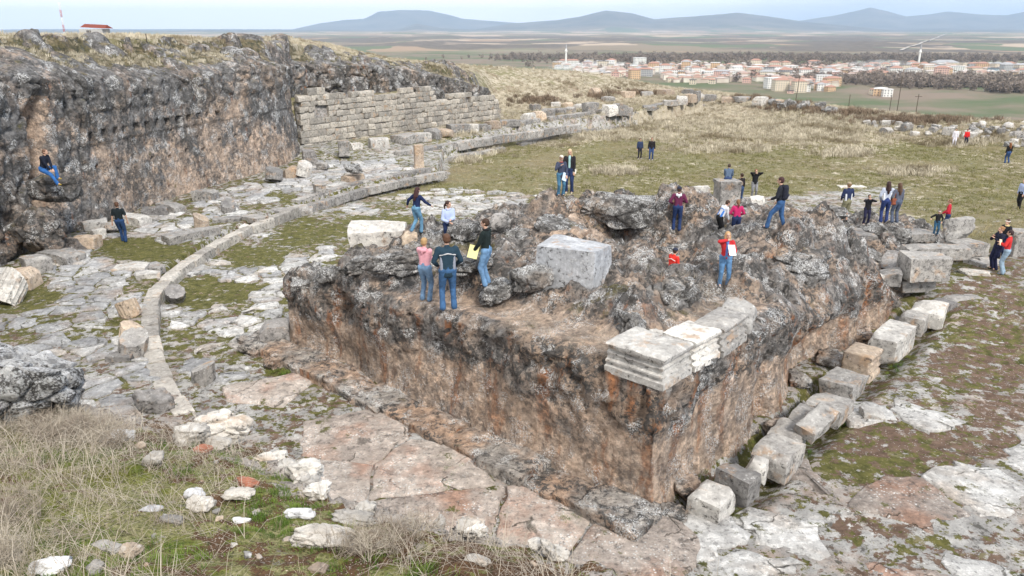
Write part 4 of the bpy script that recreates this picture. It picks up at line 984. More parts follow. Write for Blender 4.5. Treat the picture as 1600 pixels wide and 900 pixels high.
# moulded course on the podium corner
def moulded(a, b, w, d, label, seed, mat='grey_stone', z=None, prof=CORN, fx=(1, 0), fy=(1, 0), rz=0.0, sc_=1.0):
    x, y = pod(a, b); z = float(podz(a, b)) - .12 if z is None else z
    V, F = ring_mesh(w, d, [(o * sc_, zz * sc_) for o, zz in prof], fx, fy, seed=seed, nx=max(10, int(w * 12)), ny=max(10, int(d * 12)))
    me = mkmesh('moulded_block', V, F, True); me.set_sharp_from_angle(angle=R_(45))
    return tag(link('moulded_block', me, MAT[mat], None, (x, y, z), (0, 0, A_ + rz)), label, 'moulded block')
moulded(.66, .62, 1.05, 1.35, 'large moulded corner block with a flat pale top on the podium corner', 5, 'marble', 2.93, fx=(1, 0), fy=(1, 0), sc_=1.0)
moulded(.36, 1.85, 1.08, .75, 'white topped moulded block next behind the corner block', 6, 'marble', 2.90, fx=(0, 0), fy=(1, 0), rz=-.03)
moulded(.30, 3.10, 1.30, .65, 'dark moulded block with sharp ledges, third from the podium corner', 7, 'grey_stone', 2.88, fx=(0, 0), fy=(1, 0), rz=.05)
pb = pod(.5, 4.45)
V, F = stone_mesh(.95, .8, .75, 77, 12, 9, .03, .1, .35)
tag(link('stone_block', mkmesh('stone_block', V, F), MAT['marble'], None, (pb[0], pb[1], 2.8), (.05, -.08, A_ + .3)), 'rough white broken block at the far end of the moulded course', 'stone block')
V, F = stone_mesh(.8, .55, .3, 79, 12, 9, .03, .1, .35); pb = pod(1.3, 1.9)
tag(link('stone_block', mkmesh('stone_block', V, F), MAT['marble'], None, (pb[0], pb[1], 2.98), (.0, .0, A_ + .5)), 'small pitted white stone behind the moulded corner block', 'stone block')
MAT['blue_stone'] = stone_mat('blue_grey_marble', (.42, .44, .48), (.27, .285, .315), .25, .3, .45)
# big cube block on the podium
block(895, 468, (1.72, 1.15, 1.62), R_(-33), 12, 'blue_stone', 'big blue-grey cube shaped block with rusty streaks standing on the podium', z=3.0, m=16, chips=3, cut=.10, rough=.014, rnd=.025, name='stone_block')
block(880, 505, (2.1, 1.3, .8), R_(-33), None, 'grey_stone', 'broad lichened ledge stone under the big cube shaped block', z=2.45, m=18, kind='boulder', rough=.08, sq=.85)

# (px, py, (w,d,h), rz, mat, label, options) boulders and blocks on and behind the podium
PODB = [
 (592, 385, (2.1, 1.2, .95), .15, 'marble', 'large pale flat topped block at the far left corner of the podium', dict(z=2.2, m=14, chips=6)),
 (470, 452, (.8, .7, .5), .3, 'boulder', 'grey boulder on the left tip of the podium rim', dict(surf='pod', kind='boulder', m=14)),
 (432, 535, (.95, .85, .75), .2, 'dark_stone', 'dark squared block against the left foot of the podium', dict(z=0, m=10)),
 (512, 440, (.8, .7, .6), 1.0, 'boulder', 'rounded lichened stone beside the left rim of the podium', dict(surf='pod', kind='boulder', m=12)),
 (770, 365, (1.35, .9, .85), .4, 'dark_stone', 'dark grey slab shaped rock behind the man in the black jacket', dict(surf='pod', m=14, kind='boulder', sq=.8)),
 (722, 375, (1.4, 1.0, .8), .9, 'boulder', 'lichened rock at the feet of the woman in light blue', dict(surf='pod', m=14, kind='boulder')),
 (640, 378, (.5, .45, .4), .2, 'warm_stone', 'small tan block under the feet of the woman in the navy sweater', dict(surf='pod', m=8)),
 (955, 350, (3.7, 1.9, 1.55), -.15, 'boulder', 'widest grey boulder forming the far rim of the podium hollow', dict(z=2.95, m=30, kind='boulder', rough=.09, sq=.7)),
 (870, 380, (2.6, 1.8, 1.2), .3, 'boulder', 'rounded boulder left of the podium hollow, below the couple', dict(z=2.7, m=26, kind='boulder', rough=.10)),
 (815, 400, (2.0, 1.6, 1.1), .8, 'boulder', 'pinkish weathered boulder on the left slope of the podium hollow', dict(z=2.5, m=22, kind='boulder', rough=.11)),
 (1045, 350, (1.8, 1.3, 1.35), .1, 'boulder', 'upright grey boulder behind the person in the dark beanie and maroon hoodie', dict(z=2.2, m=22, kind='boulder', sq=.7)),
 (1085, 365, (1.7, 1.3, 1.15), .7, 'boulder', 'grey boulder at the right shoulder of the maroon hoodie wearer', dict(z=2.0, m=22, kind='boulder')),
 (1000, 395, (2.6, 1.3, 1.2), -.25, 'boulder', 'slanting dark rock slab inside the podium hollow', dict(z=1.6, m=20, kind='boulder', sq=.75, tilt=(.1, .3))),
 (1080, 408, (2.4, 1.2, .9), -.1, 'boulder', 'broad lichened rock on the right side of the hollow', dict(z=1.9, m=24, kind='boulder', rough=.09)),
 (1180, 400, (2.6, 1.3, .8), -.2, 'boulder', 'rocky hump behind the woman in the red jacket', dict(z=1.9, m=24, kind='boulder', rough=.1)),
 (960, 470, (1.9, 1.2, .9), .3, 'boulder', 'jagged lichened rocks just right of the big cube block', dict(z=3.0, m=26, kind='boulder', rough=.13)),
 (1040, 490, (2.0, 1.4, 1.2), .9, 'boulder', 'mossy jagged outcrop in front of the red jacketed people', dict(z=3.05, m=24, kind='boulder', rough=.13)),
 (985, 525, (1.4, .9, .9), 1.6, 'boulder', 'small jagged outcrop between the cube block and the moulded corner', dict(z=3.0, m=20, kind='boulder', rough=.12)),
 (1085, 450, (1.4, 1.0, .8), .4, 'boulder', 'lichened rock left of the legs of the woman in the red jacket', dict(z=2.5, m=20, kind='boulder', rough=.11)),
 (775, 470, (1.1, .9, .75), .2, 'boulder', 'rounded rock at the feet of the man holding a yellow paper', dict(surf='pod', m=18, kind='boulder', rough=.1)),
 (830, 455, (1.2, .9, .9), .6, 'boulder', 'grey outcrop against the left side of the big cube block', dict(surf='pod', m=20, kind='boulder', rough=.1)),
 (735, 430, (1.6, 1.1, .7), 1.1, 'boulder', 'low lichened outcrop behind the pair in pink and navy', dict(surf='pod', m=20, kind='boulder', rough=.12)),
 (620, 425, (2.2, 1.3, .8), .5, 'boulder', 'low dark outcrop left of the person in pink', dict(surf='pod', m=22, kind='boulder', rough=.13)),
 (560, 425, (1.5, .9, .5), .9, 'boulder', 'crumbled outcrop below the large pale flat topped block', dict(surf='pod', m=20, kind='boulder', rough=.13)),
 (1240, 440, (2.8, 2.2, 1.3), .4, 'boulder', 'high dark mound of pitted rock on the right half of the podium', dict(z=2.5, m=30, kind='boulder', rough=.12)),
 (1210, 400, (1.6, 1.1, .9), .2, 'boulder', 'lichened rock under the feet of the man with the backpack', dict(z=2.6, m=20, kind='boulder')),
 (1300, 420, (1.8, 1.3, 1.0), 1.0, 'boulder', 'speckled boulder at the right end of the dark mound', dict(z=1.9, m=20, kind='boulder', rough=.1)),
 (1290, 345, (2.0, 1.1, .8), .1, 'boulder', 'flat topped boulder behind the man with the backpack', dict(z=1.7, m=18, kind='boulder', sq=.8)),
 (1262, 352, (1.7, 1.2, .8), .6, 'boulder', 'low rounded boulder right of the backpack wearer', dict(z=1.6, m=16, kind='boulder')),
 (1300, 372, (1.6, 1.2, .75), .3, 'boulder', 'grey rounded boulder left of the man in shorts', dict(z=1.5, m=18, kind='boulder')),
 (1362, 374, (1.4, 1.2, .95), .1, 'boulder', 'split boulder on which the hugging pair stands, left half', dict(z=1.3, m=18, kind='boulder', sq=.75)),
 (1402, 378, (1.3, 1.1, .85), -.2, 'boulder', 'split boulder on which the hugging pair stands, right half', dict(z=1.3, m=18, kind='boulder', sq=.75)),
 (1325, 372, (2.0, 1.2, .3), .2, 'grey_stone', 'low flat slab below the man in shorts', dict(z=1.5, m=12)),
 (1440, 432, (1.5, 1.1, .9), 0.0, 'grey_stone', 'big squared grey block on the right edge of the temple platform', dict(z=1.15, m=16, chips=4)),
 (1425, 450, (1.3, .8, .55), .1, 'grey_stone', 'lower grey block tucked under the big squared platform block', dict(z=.6, m=12)),
 (1395, 410, (1.2, 1.0, .7), .8, 'dark_stone', 'small pyramid shaped grey stone left of the big squared platform block', dict(z=1.3, m=12, cut=.5, chips=8, taper=.5)),
 (1345, 425, (1.1, .9, .6), .5, 'warm_stone', 'orange and grey weathered stone at the end of the dark mound', dict(z=1.5, m=14, kind='boulder', rough=.08)),
 (1360, 408, (1.0, .8, .6), .2, 'boulder', 'pink tinted rounded stone before the platform slabs', dict(z=1.4, m=14, kind='boulder')),
 (1345, 440, (1.3, .7, .45), .0, 'marble', 'pale flat stone lying below the platform slabs', dict(z=1.2, m=12)),
 (1390, 440, (.9, .7, .5), 1.2, 'grey_stone', 'small grey stone in front of the low pyramid shaped one', dict(z=1.0, m=10)),
 (1330, 450, (1.3, .9, .6), .9, 'boulder', 'lichened stone on the slope under the pale flat one', dict(z=1.2, m=14, kind='boulder')),
 (1487, 377, (1.45, 1.15, 1.45), .15, 'marble', 'tall irregular white boulder on the platform corner', dict(z=1.1, m=18, kind='boulder', sq=.8, rough=.05)),
 (1460, 400, (2.4, 1.0, .5), 0.0, 'grey_stone', 'long pale coping block at the foot of the tall white boulder', dict(z=1.2, m=12)),
 (1425, 372, (1.6, 1.0, .35), .2, 'grey_stone', 'flat grey slab left of the tall white boulder', dict(z=1.3, m=10)),
 (1510, 395, (1.4, .9, .55), .3, 'grey_stone', 'grey slab right of the tall white boulder', dict(z=.9, m=10)),
 (1535, 418, (1.3, .9, .4), .4, 'grey_stone', 'low grey slab behind the round hollowed stone', dict(z=.5, m=10)),
 (1586, 408, (1.0, .8, 1.45), .1, 'grey_stone', 'tall squared grey block beside the group at the right margin', dict(z=.4, m=14, chips=4, kind='block')),
 (1520, 436, (1.35, .55, .5), -.5, 'marble', 'fallen white column piece with a rounded back near the round stone', dict(z=.45, m=14, kind='boulder', sq=.6, rough=.04)),
 (1090, 325, (1.15, .4, 1.25), .1, 'marble', 'upright rounded white slab on the grass', dict(z=.6, m=12, chips=7, cut=.4)),
 (1178, 325, (.9, .6, .7), .5, 'marble', 'pale broken stone in front of the photographer in black', dict(z=.6, m=10, cut=.4)),
 (1108, 335, (3.4, 1.0, .4), -.1, 'grey_stone', 'long low slab between the white upright slab and the pedestal', dict(z=.5, m=12)),
 (1165, 345, (1.8, .9, .6), .2, 'boulder', 'low rock right of the pedestal foot', dict(z=.8, m=14, kind='boulder')),
 (1210, 338, (2.0, 1.0, .55), .1, 'boulder', 'low row end rock behind the backpack wearer', dict(z=.8, m=14, kind='boulder')),
 (1330, 292, (1.9, .7, .12), .1, 'marble', 'thin white slab lying flat in the grass', dict(m=10)),
 (1308, 330, (.7, .4, .2), .1, 'marble', 'small white stone left of the man in shorts', dict(z=.9, m=8)),
]
for px, py, dims, rz, mat, lab, kw in PODB:
    block(px, py, dims, rz, None, mat, lab, 'boulder' if kw.get('kind') == 'boulder' else 'stone block', name='boulder' if kw.get('kind') == 'boulder' else 'stone_block', **kw)
# pedestal, pillar stumps, drums
def pillar(px, py, w, d, h, label, z, mat='warm_stone', rz=.4, cap=True, nm='pedestal'):
    x, y = P(px, py, z); prof = [(.06, 0), (.06, .10 * h), (.0, .16 * h), (0, .5 * h), (0, .84 * h)] + ([(.05, .9 * h), (.05, h)] if cap else [(0, h)])
    V, F = ring_mesh(w, d, prof, nx=8, ny=8, seed=int(px)); me = mkmesh(nm, V, F, True); me.set_sharp_from_angle(angle=R_(40))
    tag(link(nm, me, MAT[mat], None, (x, y, z - .05), (0, 0, rz)), label, 'pedestal')
pillar(1134, 322, 1.15, 1.0, 1.5, 'grey pedestal on which the man in the blue-grey hoodie sits', .6, 'grey_stone', .15)
pillar(655, 264, .62, .55, 1.75, 'slender upright stone pillar stump at the end of the steps', .35, 'warm_stone', .3, False, 'pillar_stump')
pillar(538, 242, .75, .7, 1.1, 'short grey pillar stump before the ashlar wall', .8, 'grey_stone', .3, True, 'pillar_stump')
pillar(500, 303, .62, .62, .7, 'small square pedestal at the inner end of the two steps', .35, 'grey_stone', .5, True)
D_ = [(318, 598, .34, .75, 'small broken column stump alone on the court floor', 'grey_stone', (.12, .1), 0.0), (206, 492, .36, .75, 'fluted brown column piece, topmost of three by the kerb', 'warm_stone', (.1, -.25), .35),
      (205, 530, .36, .55, 'hollowed column piece, middle of three by the kerb', 'warm_stone', (-.1, .2), .35), (206, 555, .42, .85, 'obliquely broken column piece, lowest of three by the kerb', 'grey_stone', (.1, .25), .35),
      (275, 470, .38, .6, 'dark column stump leaning against the outside of the kerb', 'dark_stone', (.8, .2), 0.0), (357, 332, .38, .75, 'grey lichened column stump behind the kerb, next to the fluted one', 'grey_stone', (0, .05), .36),
      (316, 356, .36, .8, 'upright fluted column stump behind the kerb', 'warm_stone', (0, 0), .36), (428, 284, .55, .95, 'fluted column piece leaning on the cliff foot, left of two', 'grey_stone', (-.3, .15), .4),
      (473, 276, .5, 1.15, 'white tipped fluted column piece leaning near the cliff corner', 'marble', (-.1, .3), .45), (1535, 415, .75, .5, 'round hollowed stone basin near the people at the right margin', 'grey_stone', (0, 0), .45), (8, 480, .5, 1.3, 'pale fluted column fragment at the left margin', 'marble', (-.5, .5), .2)]
for px, py, r, h, lab, mat, tl, z in D_: drum(px, py, r, h, lab, mat, .3, tl, z, flutes=18 if 'fluted' in lab else 10)
LEFTB = [
 (190, 562, (.75, .5, .25), 'grey_stone', 'flat grey stone at the foot of the three column pieces', {}), (243, 640, (1.0, .9, .8), 'dark_stone', 'rough dark block beside the near end of the kerb', dict(kind='boulder', sq=.8)),
 (552, 283, (1.3, .9, .5), 'warm_stone', 'tan block carrying a dark rock on the terrace', {}), (485, 258, (1.0, .9, 1.15), 'dark_stone', 'dark upright block at the cliff corner', {}),
 (505, 266, (1.2, .9, .7), 'grey_stone', 'low grey stone right of the dark upright block', dict(kind='boulder')), (455, 278, (.9, .8, .8), 'warm_stone', 'small tan block between the two leaning column pieces', {}),
 (592, 230, (1.5, 1.0, .8), 'marble', 'white block on the terrace in front of the ashlar wall', {}), (556, 232, (.9, .7, .5), 'marble', 'small white stone left of the white terrace block', {}),
 (322, 312, (1.3, .8, .6), 'grey_stone', 'grey block at the cliff foot behind the fluted stump', {}), (268, 330, (1.6, .8, .5), 'grey_stone', 'flat grey block against the smooth cliff foot', {}),
 (243, 335, (1.3, .8, .45), 'dark_stone', 'low dark block left of the flat one at the cliff foot', {}), (210, 350, (1.7, .8, .5), 'marble', 'long pale slab behind the standing man in black', {}),
 (176, 362, (1.2, .9, .6), 'grey_stone', 'grey stone half hidden behind the standing man in black', dict(kind='boulder')), (150, 358, (1.1, .8, .5), 'marble', 'white stone left of the standing man in black', {}),
 (138, 385, (1.0, .8, .55), 'warm_stone', 'broken tan stone below the white one, left of the man', {}), (155, 372, (.6, .5, .5), 'marble', 'small pale stone between the white and tan ones', {}),
 (98, 408, (1.7, 1.0, .5), 'grey_stone', 'flat slab of rock at the foot of the rough cliff', {}), (60, 425, (1.0, .8, .75), 'grey_stone', 'block with a dark hollow at the left cliff foot', {}),
 (35, 448, (1.1, .9, .75), 'warm_stone', 'brownish block between the two nearest left margin blocks', {}), (8, 455, (.9, .8, .9), 'marble', 'pale block at the left margin above the column fragment', {}),
 (70, 398, (1.1, .8, .6), 'boulder', 'dark boulder at the bottom of the rough cliff', dict(kind='boulder')), (290, 375, (.8, .5, .3), 'grey_stone', 'grey threshold stone behind the kerb', {}),
 (300, 372, (2.6, .8, .4), 'grey_stone', 'long grey beam lying behind the kerb by the fluted stump', {}), (395, 345, (1.6, .8, .3), 'grey_stone', 'flat slab behind the kerb near the grass patch', {}),
 (380, 360, (1.0, .6, .3), 'marble', 'small pale kerbside stone', {}), (470, 335, (1.4, .9, .55), 'grey_stone', 'rough block at the broken joint of kerb and steps', {}), (440, 340, (1.2, .9, .5), 'dark_stone', 'dark block closing the end of the kerb', {}),
 (430, 348, (.7, .6, .4), 'marble', 'small white stone at the end of the kerb', {}), (355, 345, (1.4, .6, .25), 'grey_stone', 'low slab right of the lichened stump', {}), (232, 432, (.9, .5, .25), 'marble', 'flat white stone in the grass patch inside the colonnade', {}),
 (205, 420, (1.4, .8, .22), 'marble', 'broad flat white stone left of the kerb', {}), (245, 425, (.6, .4, .3), 'grey_stone', 'small grey stone touching the kerb', {}),
]
for px, py, dims, mat, lab, kw in LEFTB:
    kw = dict(kw); kw.setdefault('m', 10); block(px, py, dims, rng.uniform(-.6, .9), None, mat, lab, **kw)
x, y = P(552, 272, .9); V, F = boulder_mesh(1.5, 1.1, .7, 555, 12, 8, .09)
tag(link('boulder', mkmesh('boulder', V, F), MAT['boulder'], None, (x, y, 1.0), (0, 0, .2)), 'dark jagged rock resting on the tan terrace block', 'boulder')
# ledge under the seated man: rocks stuck on the cliff
for px, py, dist, w, d, h, lab in ((85, 290, 33.5, 2.4, 2.2, 1.6, 'rocky ledge on which the man in the dark jacket sits'), (60, 360, 32.8, 2.6, 2.2, 2.4, 'bulging dark rock below the seated man'), (112, 395, 33.8, 2.0, 1.8, 1.6, 'low dark bulge of rock at the fissure foot')):
    z = zpx(px, py, dist); rx = (px - 800) / FPX * (dist * CP - (z - H) * SP)
    V, F = boulder_mesh(w, d, h, int(px), 22, 9, .09); V[:, 2] -= h
    tag(link('boulder', mkmesh('boulder', V, F), MAT['cliff'], None, (rx, dist, z + h * .62), (0, 0, .3)), lab, 'boulder')

# far rows of small blocks; (px, py, w, h)
FAR = [(637, 222, 2.4, .7), (655, 220, 1.8, .7), (676, 216, 1.3, .9), (692, 213, 1.6, .7), (716, 207, 1.9, .8), (738, 205, 1.2, .7), (752, 203, 1.2, .6), (770, 200, 1.3, .7), (797, 196, 2.0, .6), (825, 190, 1.4, .9), (843, 187, 1.3, .9), (856, 184, 1.4, 1.0), (875, 178, 1.2, .7), (890, 176, 1.3, .7), (905, 170, 1.3, .6), (922, 176, 1.6, 1.2), (887, 167, 1.4, .6), (868, 166, 1.3, .6), (836, 172, 1.3, .8), (953, 180, 1.6, 1.2), (965, 182, 2.0, 1.4), (980, 181, 1.2, .9), (1015, 172, 1.6, .6), (1047, 168, 1.8, .8), (1065, 163, 1.4, 1.1), (1078, 162, 1.7, 1.1), (1088, 160, 1.1, 1.4), (1108, 157, 2.0, .9), (1140, 160, 2.2, .8), (1187, 166, 2.0, 1.3), (1160, 158, 2.4, .7), (930, 148, 1.6, 1.0), (980, 152, 2.0, .9), (1010, 151, 1.8, .8), (1040, 149, 2.2, .9), (1215, 163, 1.6, .7), (950, 158, 1.8, .7), (1190, 150, 2.0, 1.0), (1075, 148, 2.0, .9), (1090, 153, 1.6, .7)]
FAR.sort(); ORD = ['first', 'second', 'third', 'fourth', 'fifth', 'sixth', 'seventh', 'eighth', 'ninth', 'tenth', 'eleventh', 'twelfth', 'thirteenth', 'fourteenth', 'fifteenth', 'sixteenth', 'seventeenth', 'eighteenth', 'nineteenth', 'twentieth', 'twenty-first', 'twenty-second', 'twenty-third', 'twenty-fourth', 'twenty-fifth', 'twenty-sixth', 'twenty-seventh', 'twenty-eighth']
cnt = {'front': 0, 'back': 0}
for i, (px, py, w, h) in enumerate(FAR):
    row = 'front' if py > 225 - (px - 637) * .16 - 12 * (px > 900) or px < 800 else 'back'
    mt = ['grey_stone', 'marble', 'grey_stone', 'warm_stone'][i % 4]; col_ = {'grey_stone': 'grey', 'marble': 'pale', 'warm_stone': 'tan'}[mt]
    block(px, py, (w, w * .7, h), rng.uniform(-.5, 1.0), None, mt, f"{'tall' if h > 1.05 else 'small' if w < 1.5 else 'broad'} {col_} block, {ORD[cnt[row]]} from the pillar stump in the {row} row of the far terrace", m=5, group='blocks scattered along the far terrace'); cnt[row] += 1
r = np.random.RandomState(77)
for i in range(70):
    t = r.rand(); px = 1340 + 270 * t + r.uniform(-10, 10); py = 193 + 20 * t + r.normal() * 7 * (.5 + t)
    w = r.uniform(.45, 1.25); block(px, py, (w, w * .8, w * r.uniform(.4, .9)), r.uniform(0, 3), None, ['boulder', 'marble', 'grey_stone'][r.randint(3)], 'weathered grey-white stone in the rubble band at the far right edge of the grass', m=6, group='rubble stones at the field edge', kind='boulder' if i % 2 else 'block', name='rubble_stone')
for i in range(16):
    px = 1205 + 110 * r.rand(); py = 163 + (px - 1205) * .12 + r.uniform(-3, 6); w = r.uniform(.8, 2.0)
    block(px, py, (w, w * .8, w * .6), r.uniform(0, 3), None, 'boulder', 'lichened stone in the brushy bank beyond the grass', m=6, group='stones in the far bank', kind='boulder', name='rubble_stone')
# foreground stones on the bank
MAT['bank_stone'] = stone_mat('bluish_white_stone', (.66, .67, .70), (.50, .51, .54), .1, .1, .4)
MAT['red_stone'] = stone_mat('brick_red_stone', (.36, .15, .10), (.26, .11, .07), .1, .1, .4)
BK = [(30, 650, (1.5, 1.3, 1.05), 'near_boulder', 'huge speckled white and grey boulder at the left margin of the bank', dict(kind='boulder', m=30, rough=.10)),
 (243, 728, (.27, .22, .22), 'white_rock', 'round cream stone in the moss of the bank', dict(kind='boulder', m=12)), (387, 762, (.28, .2, .16), 'red_stone', 'reddish brick coloured stone in the moss', dict(kind='boulder', m=10)),
 (372, 780, (.36, .2, .13), 'white_rock', 'flat cream stone just below the reddish one', dict(kind='boulder', m=12)), (342, 702, (.34, .25, .18), 'white_rock', 'pinkish white stone below the pitted rock cluster', dict(kind='boulder', m=12)),
 (305, 780, (.26, .2, .15), 'bank_stone', 'blue-grey pebble like stone left of the flat cream one', dict(kind='boulder', m=10)), (312, 795, (.30, .22, .12), 'white_rock', 'pale stone touching the blue-grey one from below', dict(kind='boulder', m=10)),
 (236, 800, (.26, .16, .08), 'bank_stone', 'flat grey stone in the green grass', dict(kind='boulder', m=10)), (208, 870, (.2, .18, .16), 'warm_stone', 'orange cream stone in dry grass near the bottom', dict(kind='boulder', m=12)),
 (466, 810, (.40, .17, .12), 'bank_stone', 'long blue-white stone on green moss', dict(kind='boulder', m=14)), (80, 893, (.34, .25, .14), 'bank_stone', 'grey stone at the bottom edge, left', dict(kind='boulder', m=12)),
 (186, 690, (.45, .3, .16), 'bank_stone', 'pale blue stone at the foot of the dry bush', dict(kind='boulder', m=12)), (150, 893, (.2, .2, .1), 'grey_stone', 'small grey stone at the bottom edge, next to the larger one', dict(kind='boulder', m=10)),
 (345, 690, (.90, .6, .50), 'white_rock', 'white pitted rock with dark holes on the bank edge', dict(kind='boulder', m=26, rough=.15)), (300, 692, (.5, .4, .28), 'white_rock', 'brownish white rock left of the pitted one', dict(kind='boulder', m=16, rough=.12)),
 (318, 708, (.28, .22, .14), 'red_stone', 'dark red stone under the pitted rock', dict(kind='boulder', m=10)), (478, 752, (.5, .34, .3), 'white_rock', 'pale blue pitted stone on a mossy knob', dict(kind='boulder', m=16, rough=.12)),
 (500, 742, (.28, .14, .12), 'grey_stone', 'narrow grey stone below the mossy knob', dict(kind='boulder', m=10)), (425, 728, (.5, .32, .18), 'white_rock', 'cluster like pale stone between pitted rock and knob', dict(kind='boulder', m=16, rough=.14)),
 (552, 818, (.5, .25, .14), 'white_rock', 'white stone with a black hollow at the bank edge', dict(kind='boulder', m=16, rough=.14)), (512, 850, (.62, .38, .2), 'white_rock', 'large weathered rock with hollows in the dry grass', dict(kind='boulder', m=22, rough=.14)),
 (500, 893, (.22, .16, .1), 'warm_stone', 'rust coloured stone at the bottom edge', dict(kind='boulder', m=10)), (700, 815, (.42, .2, .14), 'white_rock', 'cream rock at the bank edge right of the dry bush', dict(kind='boulder', m=16, rough=.12)),
 (748, 838, (.2, .15, .13), 'white_rock', 'small cream stone in brown moss', dict(kind='boulder', m=10)), (845, 852, (.34, .2, .22), 'white_rock', 'pointed white rock on the bank edge', dict(kind='boulder', m=18, rough=.12)),
 (880, 868, (.3, .14, .1), 'white_rock', 'long pinkish white chip below the pointed rock', dict(kind='boulder', m=12)), (935, 892, (.12, .1, .08), 'white_rock', 'tiny round white stone near the bottom edge', dict(kind='boulder', m=8)),
 (985, 888, (.42, .16, .1), 'white_rock', 'pale ragged stone along the lower bank edge', dict(kind='boulder', m=14, rough=.13)), (1058, 893, (.3, .24, .18), 'boulder', 'black and white mottled rock at the end of the bank', dict(kind='boulder', m=16)),
 (378, 818, (.24, .14, .08), 'bank_stone', 'small grey stone in bright green grass', dict(kind='boulder', m=10)), (270, 815, (.3, .15, .08), 'grey_stone', 'dull grey stone sunk in straw', dict(kind='boulder', m=10)),
 (745, 880, (.26, .16, .08), 'white_rock', 'whitish stone sunk in grass near the bottom', dict(kind='boulder', m=10)), (220, 700, (.16, .14, .1), 'warm_stone', 'small brown stone beside the round cream one', dict(kind='boulder', m=8)), (165, 860, (.34, .2, .07), 'grey_stone', 'flat pale stone sunk in dry grass', dict(kind='boulder', m=10))]
for px, py, dims, mat, lab, kw in BK:
    dims = dims if dims[0] > 1 else tuple(q_ * (.9 if mat == 'white_rock' else .8) for q_ in dims)
    block(px, py, dims, rng.uniform(-.3, .3), None, mat, lab, 'stone', surf='bank', name='boulder' if dims[0] > .6 else 'stone', **kw)
# ---------------------------------------------------------------- people
def capsule(p0, r0, p1, r1, n=10, caps=3):
    p0, p1 = np.array(p0, float), np.array(p1, float); d = p1 - p0; L = np.linalg.norm(d); d = d / L if L > 1e-6 else np.array([0, 0, 1.0])
    a = np.cross(d, [0, 0, 1.0] if abs(d[2]) < .9 else [1.0, 0, 0]); a /= np.linalg.norm(a); b = np.cross(d, a); V = []; F = []
    rows = []
    for k in range(caps + 1): t = -math.pi / 2 + math.pi / 2 * k / caps; rows.append((p0 + d * r0 * math.sin(t), r0 * math.cos(t)))
    for k in range(caps + 1): t = math.pi / 2 * k / caps; rows.append((p1 + d * r1 * math.sin(t), r1 * math.cos(t)))
    for c, r in rows:
        for i in range(n): t = 2 * math.pi * i / n; V.append(c + (a * math.cos(t) + b * math.sin(t)) * max(r, 1e-3))
    m = len(rows)
    for k in range(m - 1): F += [(k * n + i, k * n + (i + 1) % n, (k + 1) * n + (i + 1) % n, (k + 1) * n + i) for i in range(n)]
    F += [tuple(range(n))[::-1], tuple((m - 1) * n + i for i in range(n))]
    return V, F
def ell(c, r, rot=None, n=5):
    V, F = cube_topo(n); S = V / np.linalg.norm(V, axis=1)[:, None] * np.array(r)
    if rot is not None: S = S @ np.array(rot).T
    return list(S + np.array(c)), [tuple(f) for f in F]
class Soup:
    def __init__(s): s.V = []; s.F = []
    def add(s, vf):
        o = len(s.V); s.V += [tuple(v) for v in vf[0]]; s.F += [tuple(i + o for i in f) for f in vf[1]]; return s
    def cap(s, *a, **k): return s.add(capsule(*a, **k))
    def ell(s, *a, **k): return s.add(ell(*a, **k))
_dgo = []
def fuse(soup, voxel, smooth=4, name='body', wrinkle=0.0, decim=None):
    """one continuous surface from overlapping volumes"""
    me = bpy.data.meshes.new('tmp'); me.from_pydata(soup.V, [], soup.F); o = bpy.data.objects.new('tmp', me); C.objects.link(o)
    m = o.modifiers.new('r', 'REMESH'); m.mode = 'VOXEL'; m.voxel_size = voxel
    m = o.modifiers.new('s', 'SMOOTH'); m.iterations = smooth; m.factor = .5
    if decim: m = o.modifiers.new('d', 'DECIMATE'); m.ratio = decim
    dg = bpy.context.evaluated_depsgraph_get(); res = bpy.data.meshes.new_from_object(o.evaluated_get(dg)); res.name = name
    bpy.data.objects.remove(o); bpy.data.meshes.remove(me)
    if wrinkle:
        n = len(res.vertices); co = np.empty(n * 3); res.vertices.foreach_get('co', co); co = co.reshape(-1, 3); nr = np.empty(n * 3); res.vertices.foreach_get('normal', nr); nr = nr.reshape(-1, 3)
        f = fbm(co[:, 0] * 9, co[:, 1] * 9, co[:, 2] * 17, 3, 61, .6, True); co = co + nr * (f * wrinkle)[:, None]
        res.vertices.foreach_set('co', co.ravel()); res.update()
    res.polygons.foreach_set('use_smooth', np.ones(len(res.polygons), dtype=bool)); return res
def ik(a, b, l1, l2, pole):
    a, b, pole = np.array(a, float), np.array(b, float), np.array(pole, float); d = b - a; L = np.linalg.norm(d)
    if L > (l1 + l2) * .998: b = a + d / L * (l1 + l2) * .998; d = b - a; L = np.linalg.norm(d)
    x = (l1 * l1 - l2 * l2 + L * L) / (2 * L); h = math.sqrt(max(l1 * l1 - x * x, 0)); u = d / L; p = pole - u * (pole @ u); p /= max(np.linalg.norm(p), 1e-6)
    return a + u * x + p * h, b
_pm = {}
def cloth(col, kind='c'):
    k = (kind,) + tuple(col)
    if k not in _pm:
        m = M_('cloth' if kind == 'c' else kind)
        if kind == 'denim': c = m.mix(m.rng(m.noise(9, 4, .6), .35, .65), tuple(x * .75 for x in col), tuple(min(1, x * 1.3) for x in col))
        else: c = m.mix(m.noise(12, 3), tuple(x * .85 for x in col), tuple(min(1, x * 1.12) for x in col))
        m.bump(m.noise(60 if kind != 'hair' else 90, 3), .25, .004)
        _pm[k] = m.done(c, .55 if kind in ('hair', 'skin') else .9)
    return _pm[k]
SKIN = (.56, .35, .26)
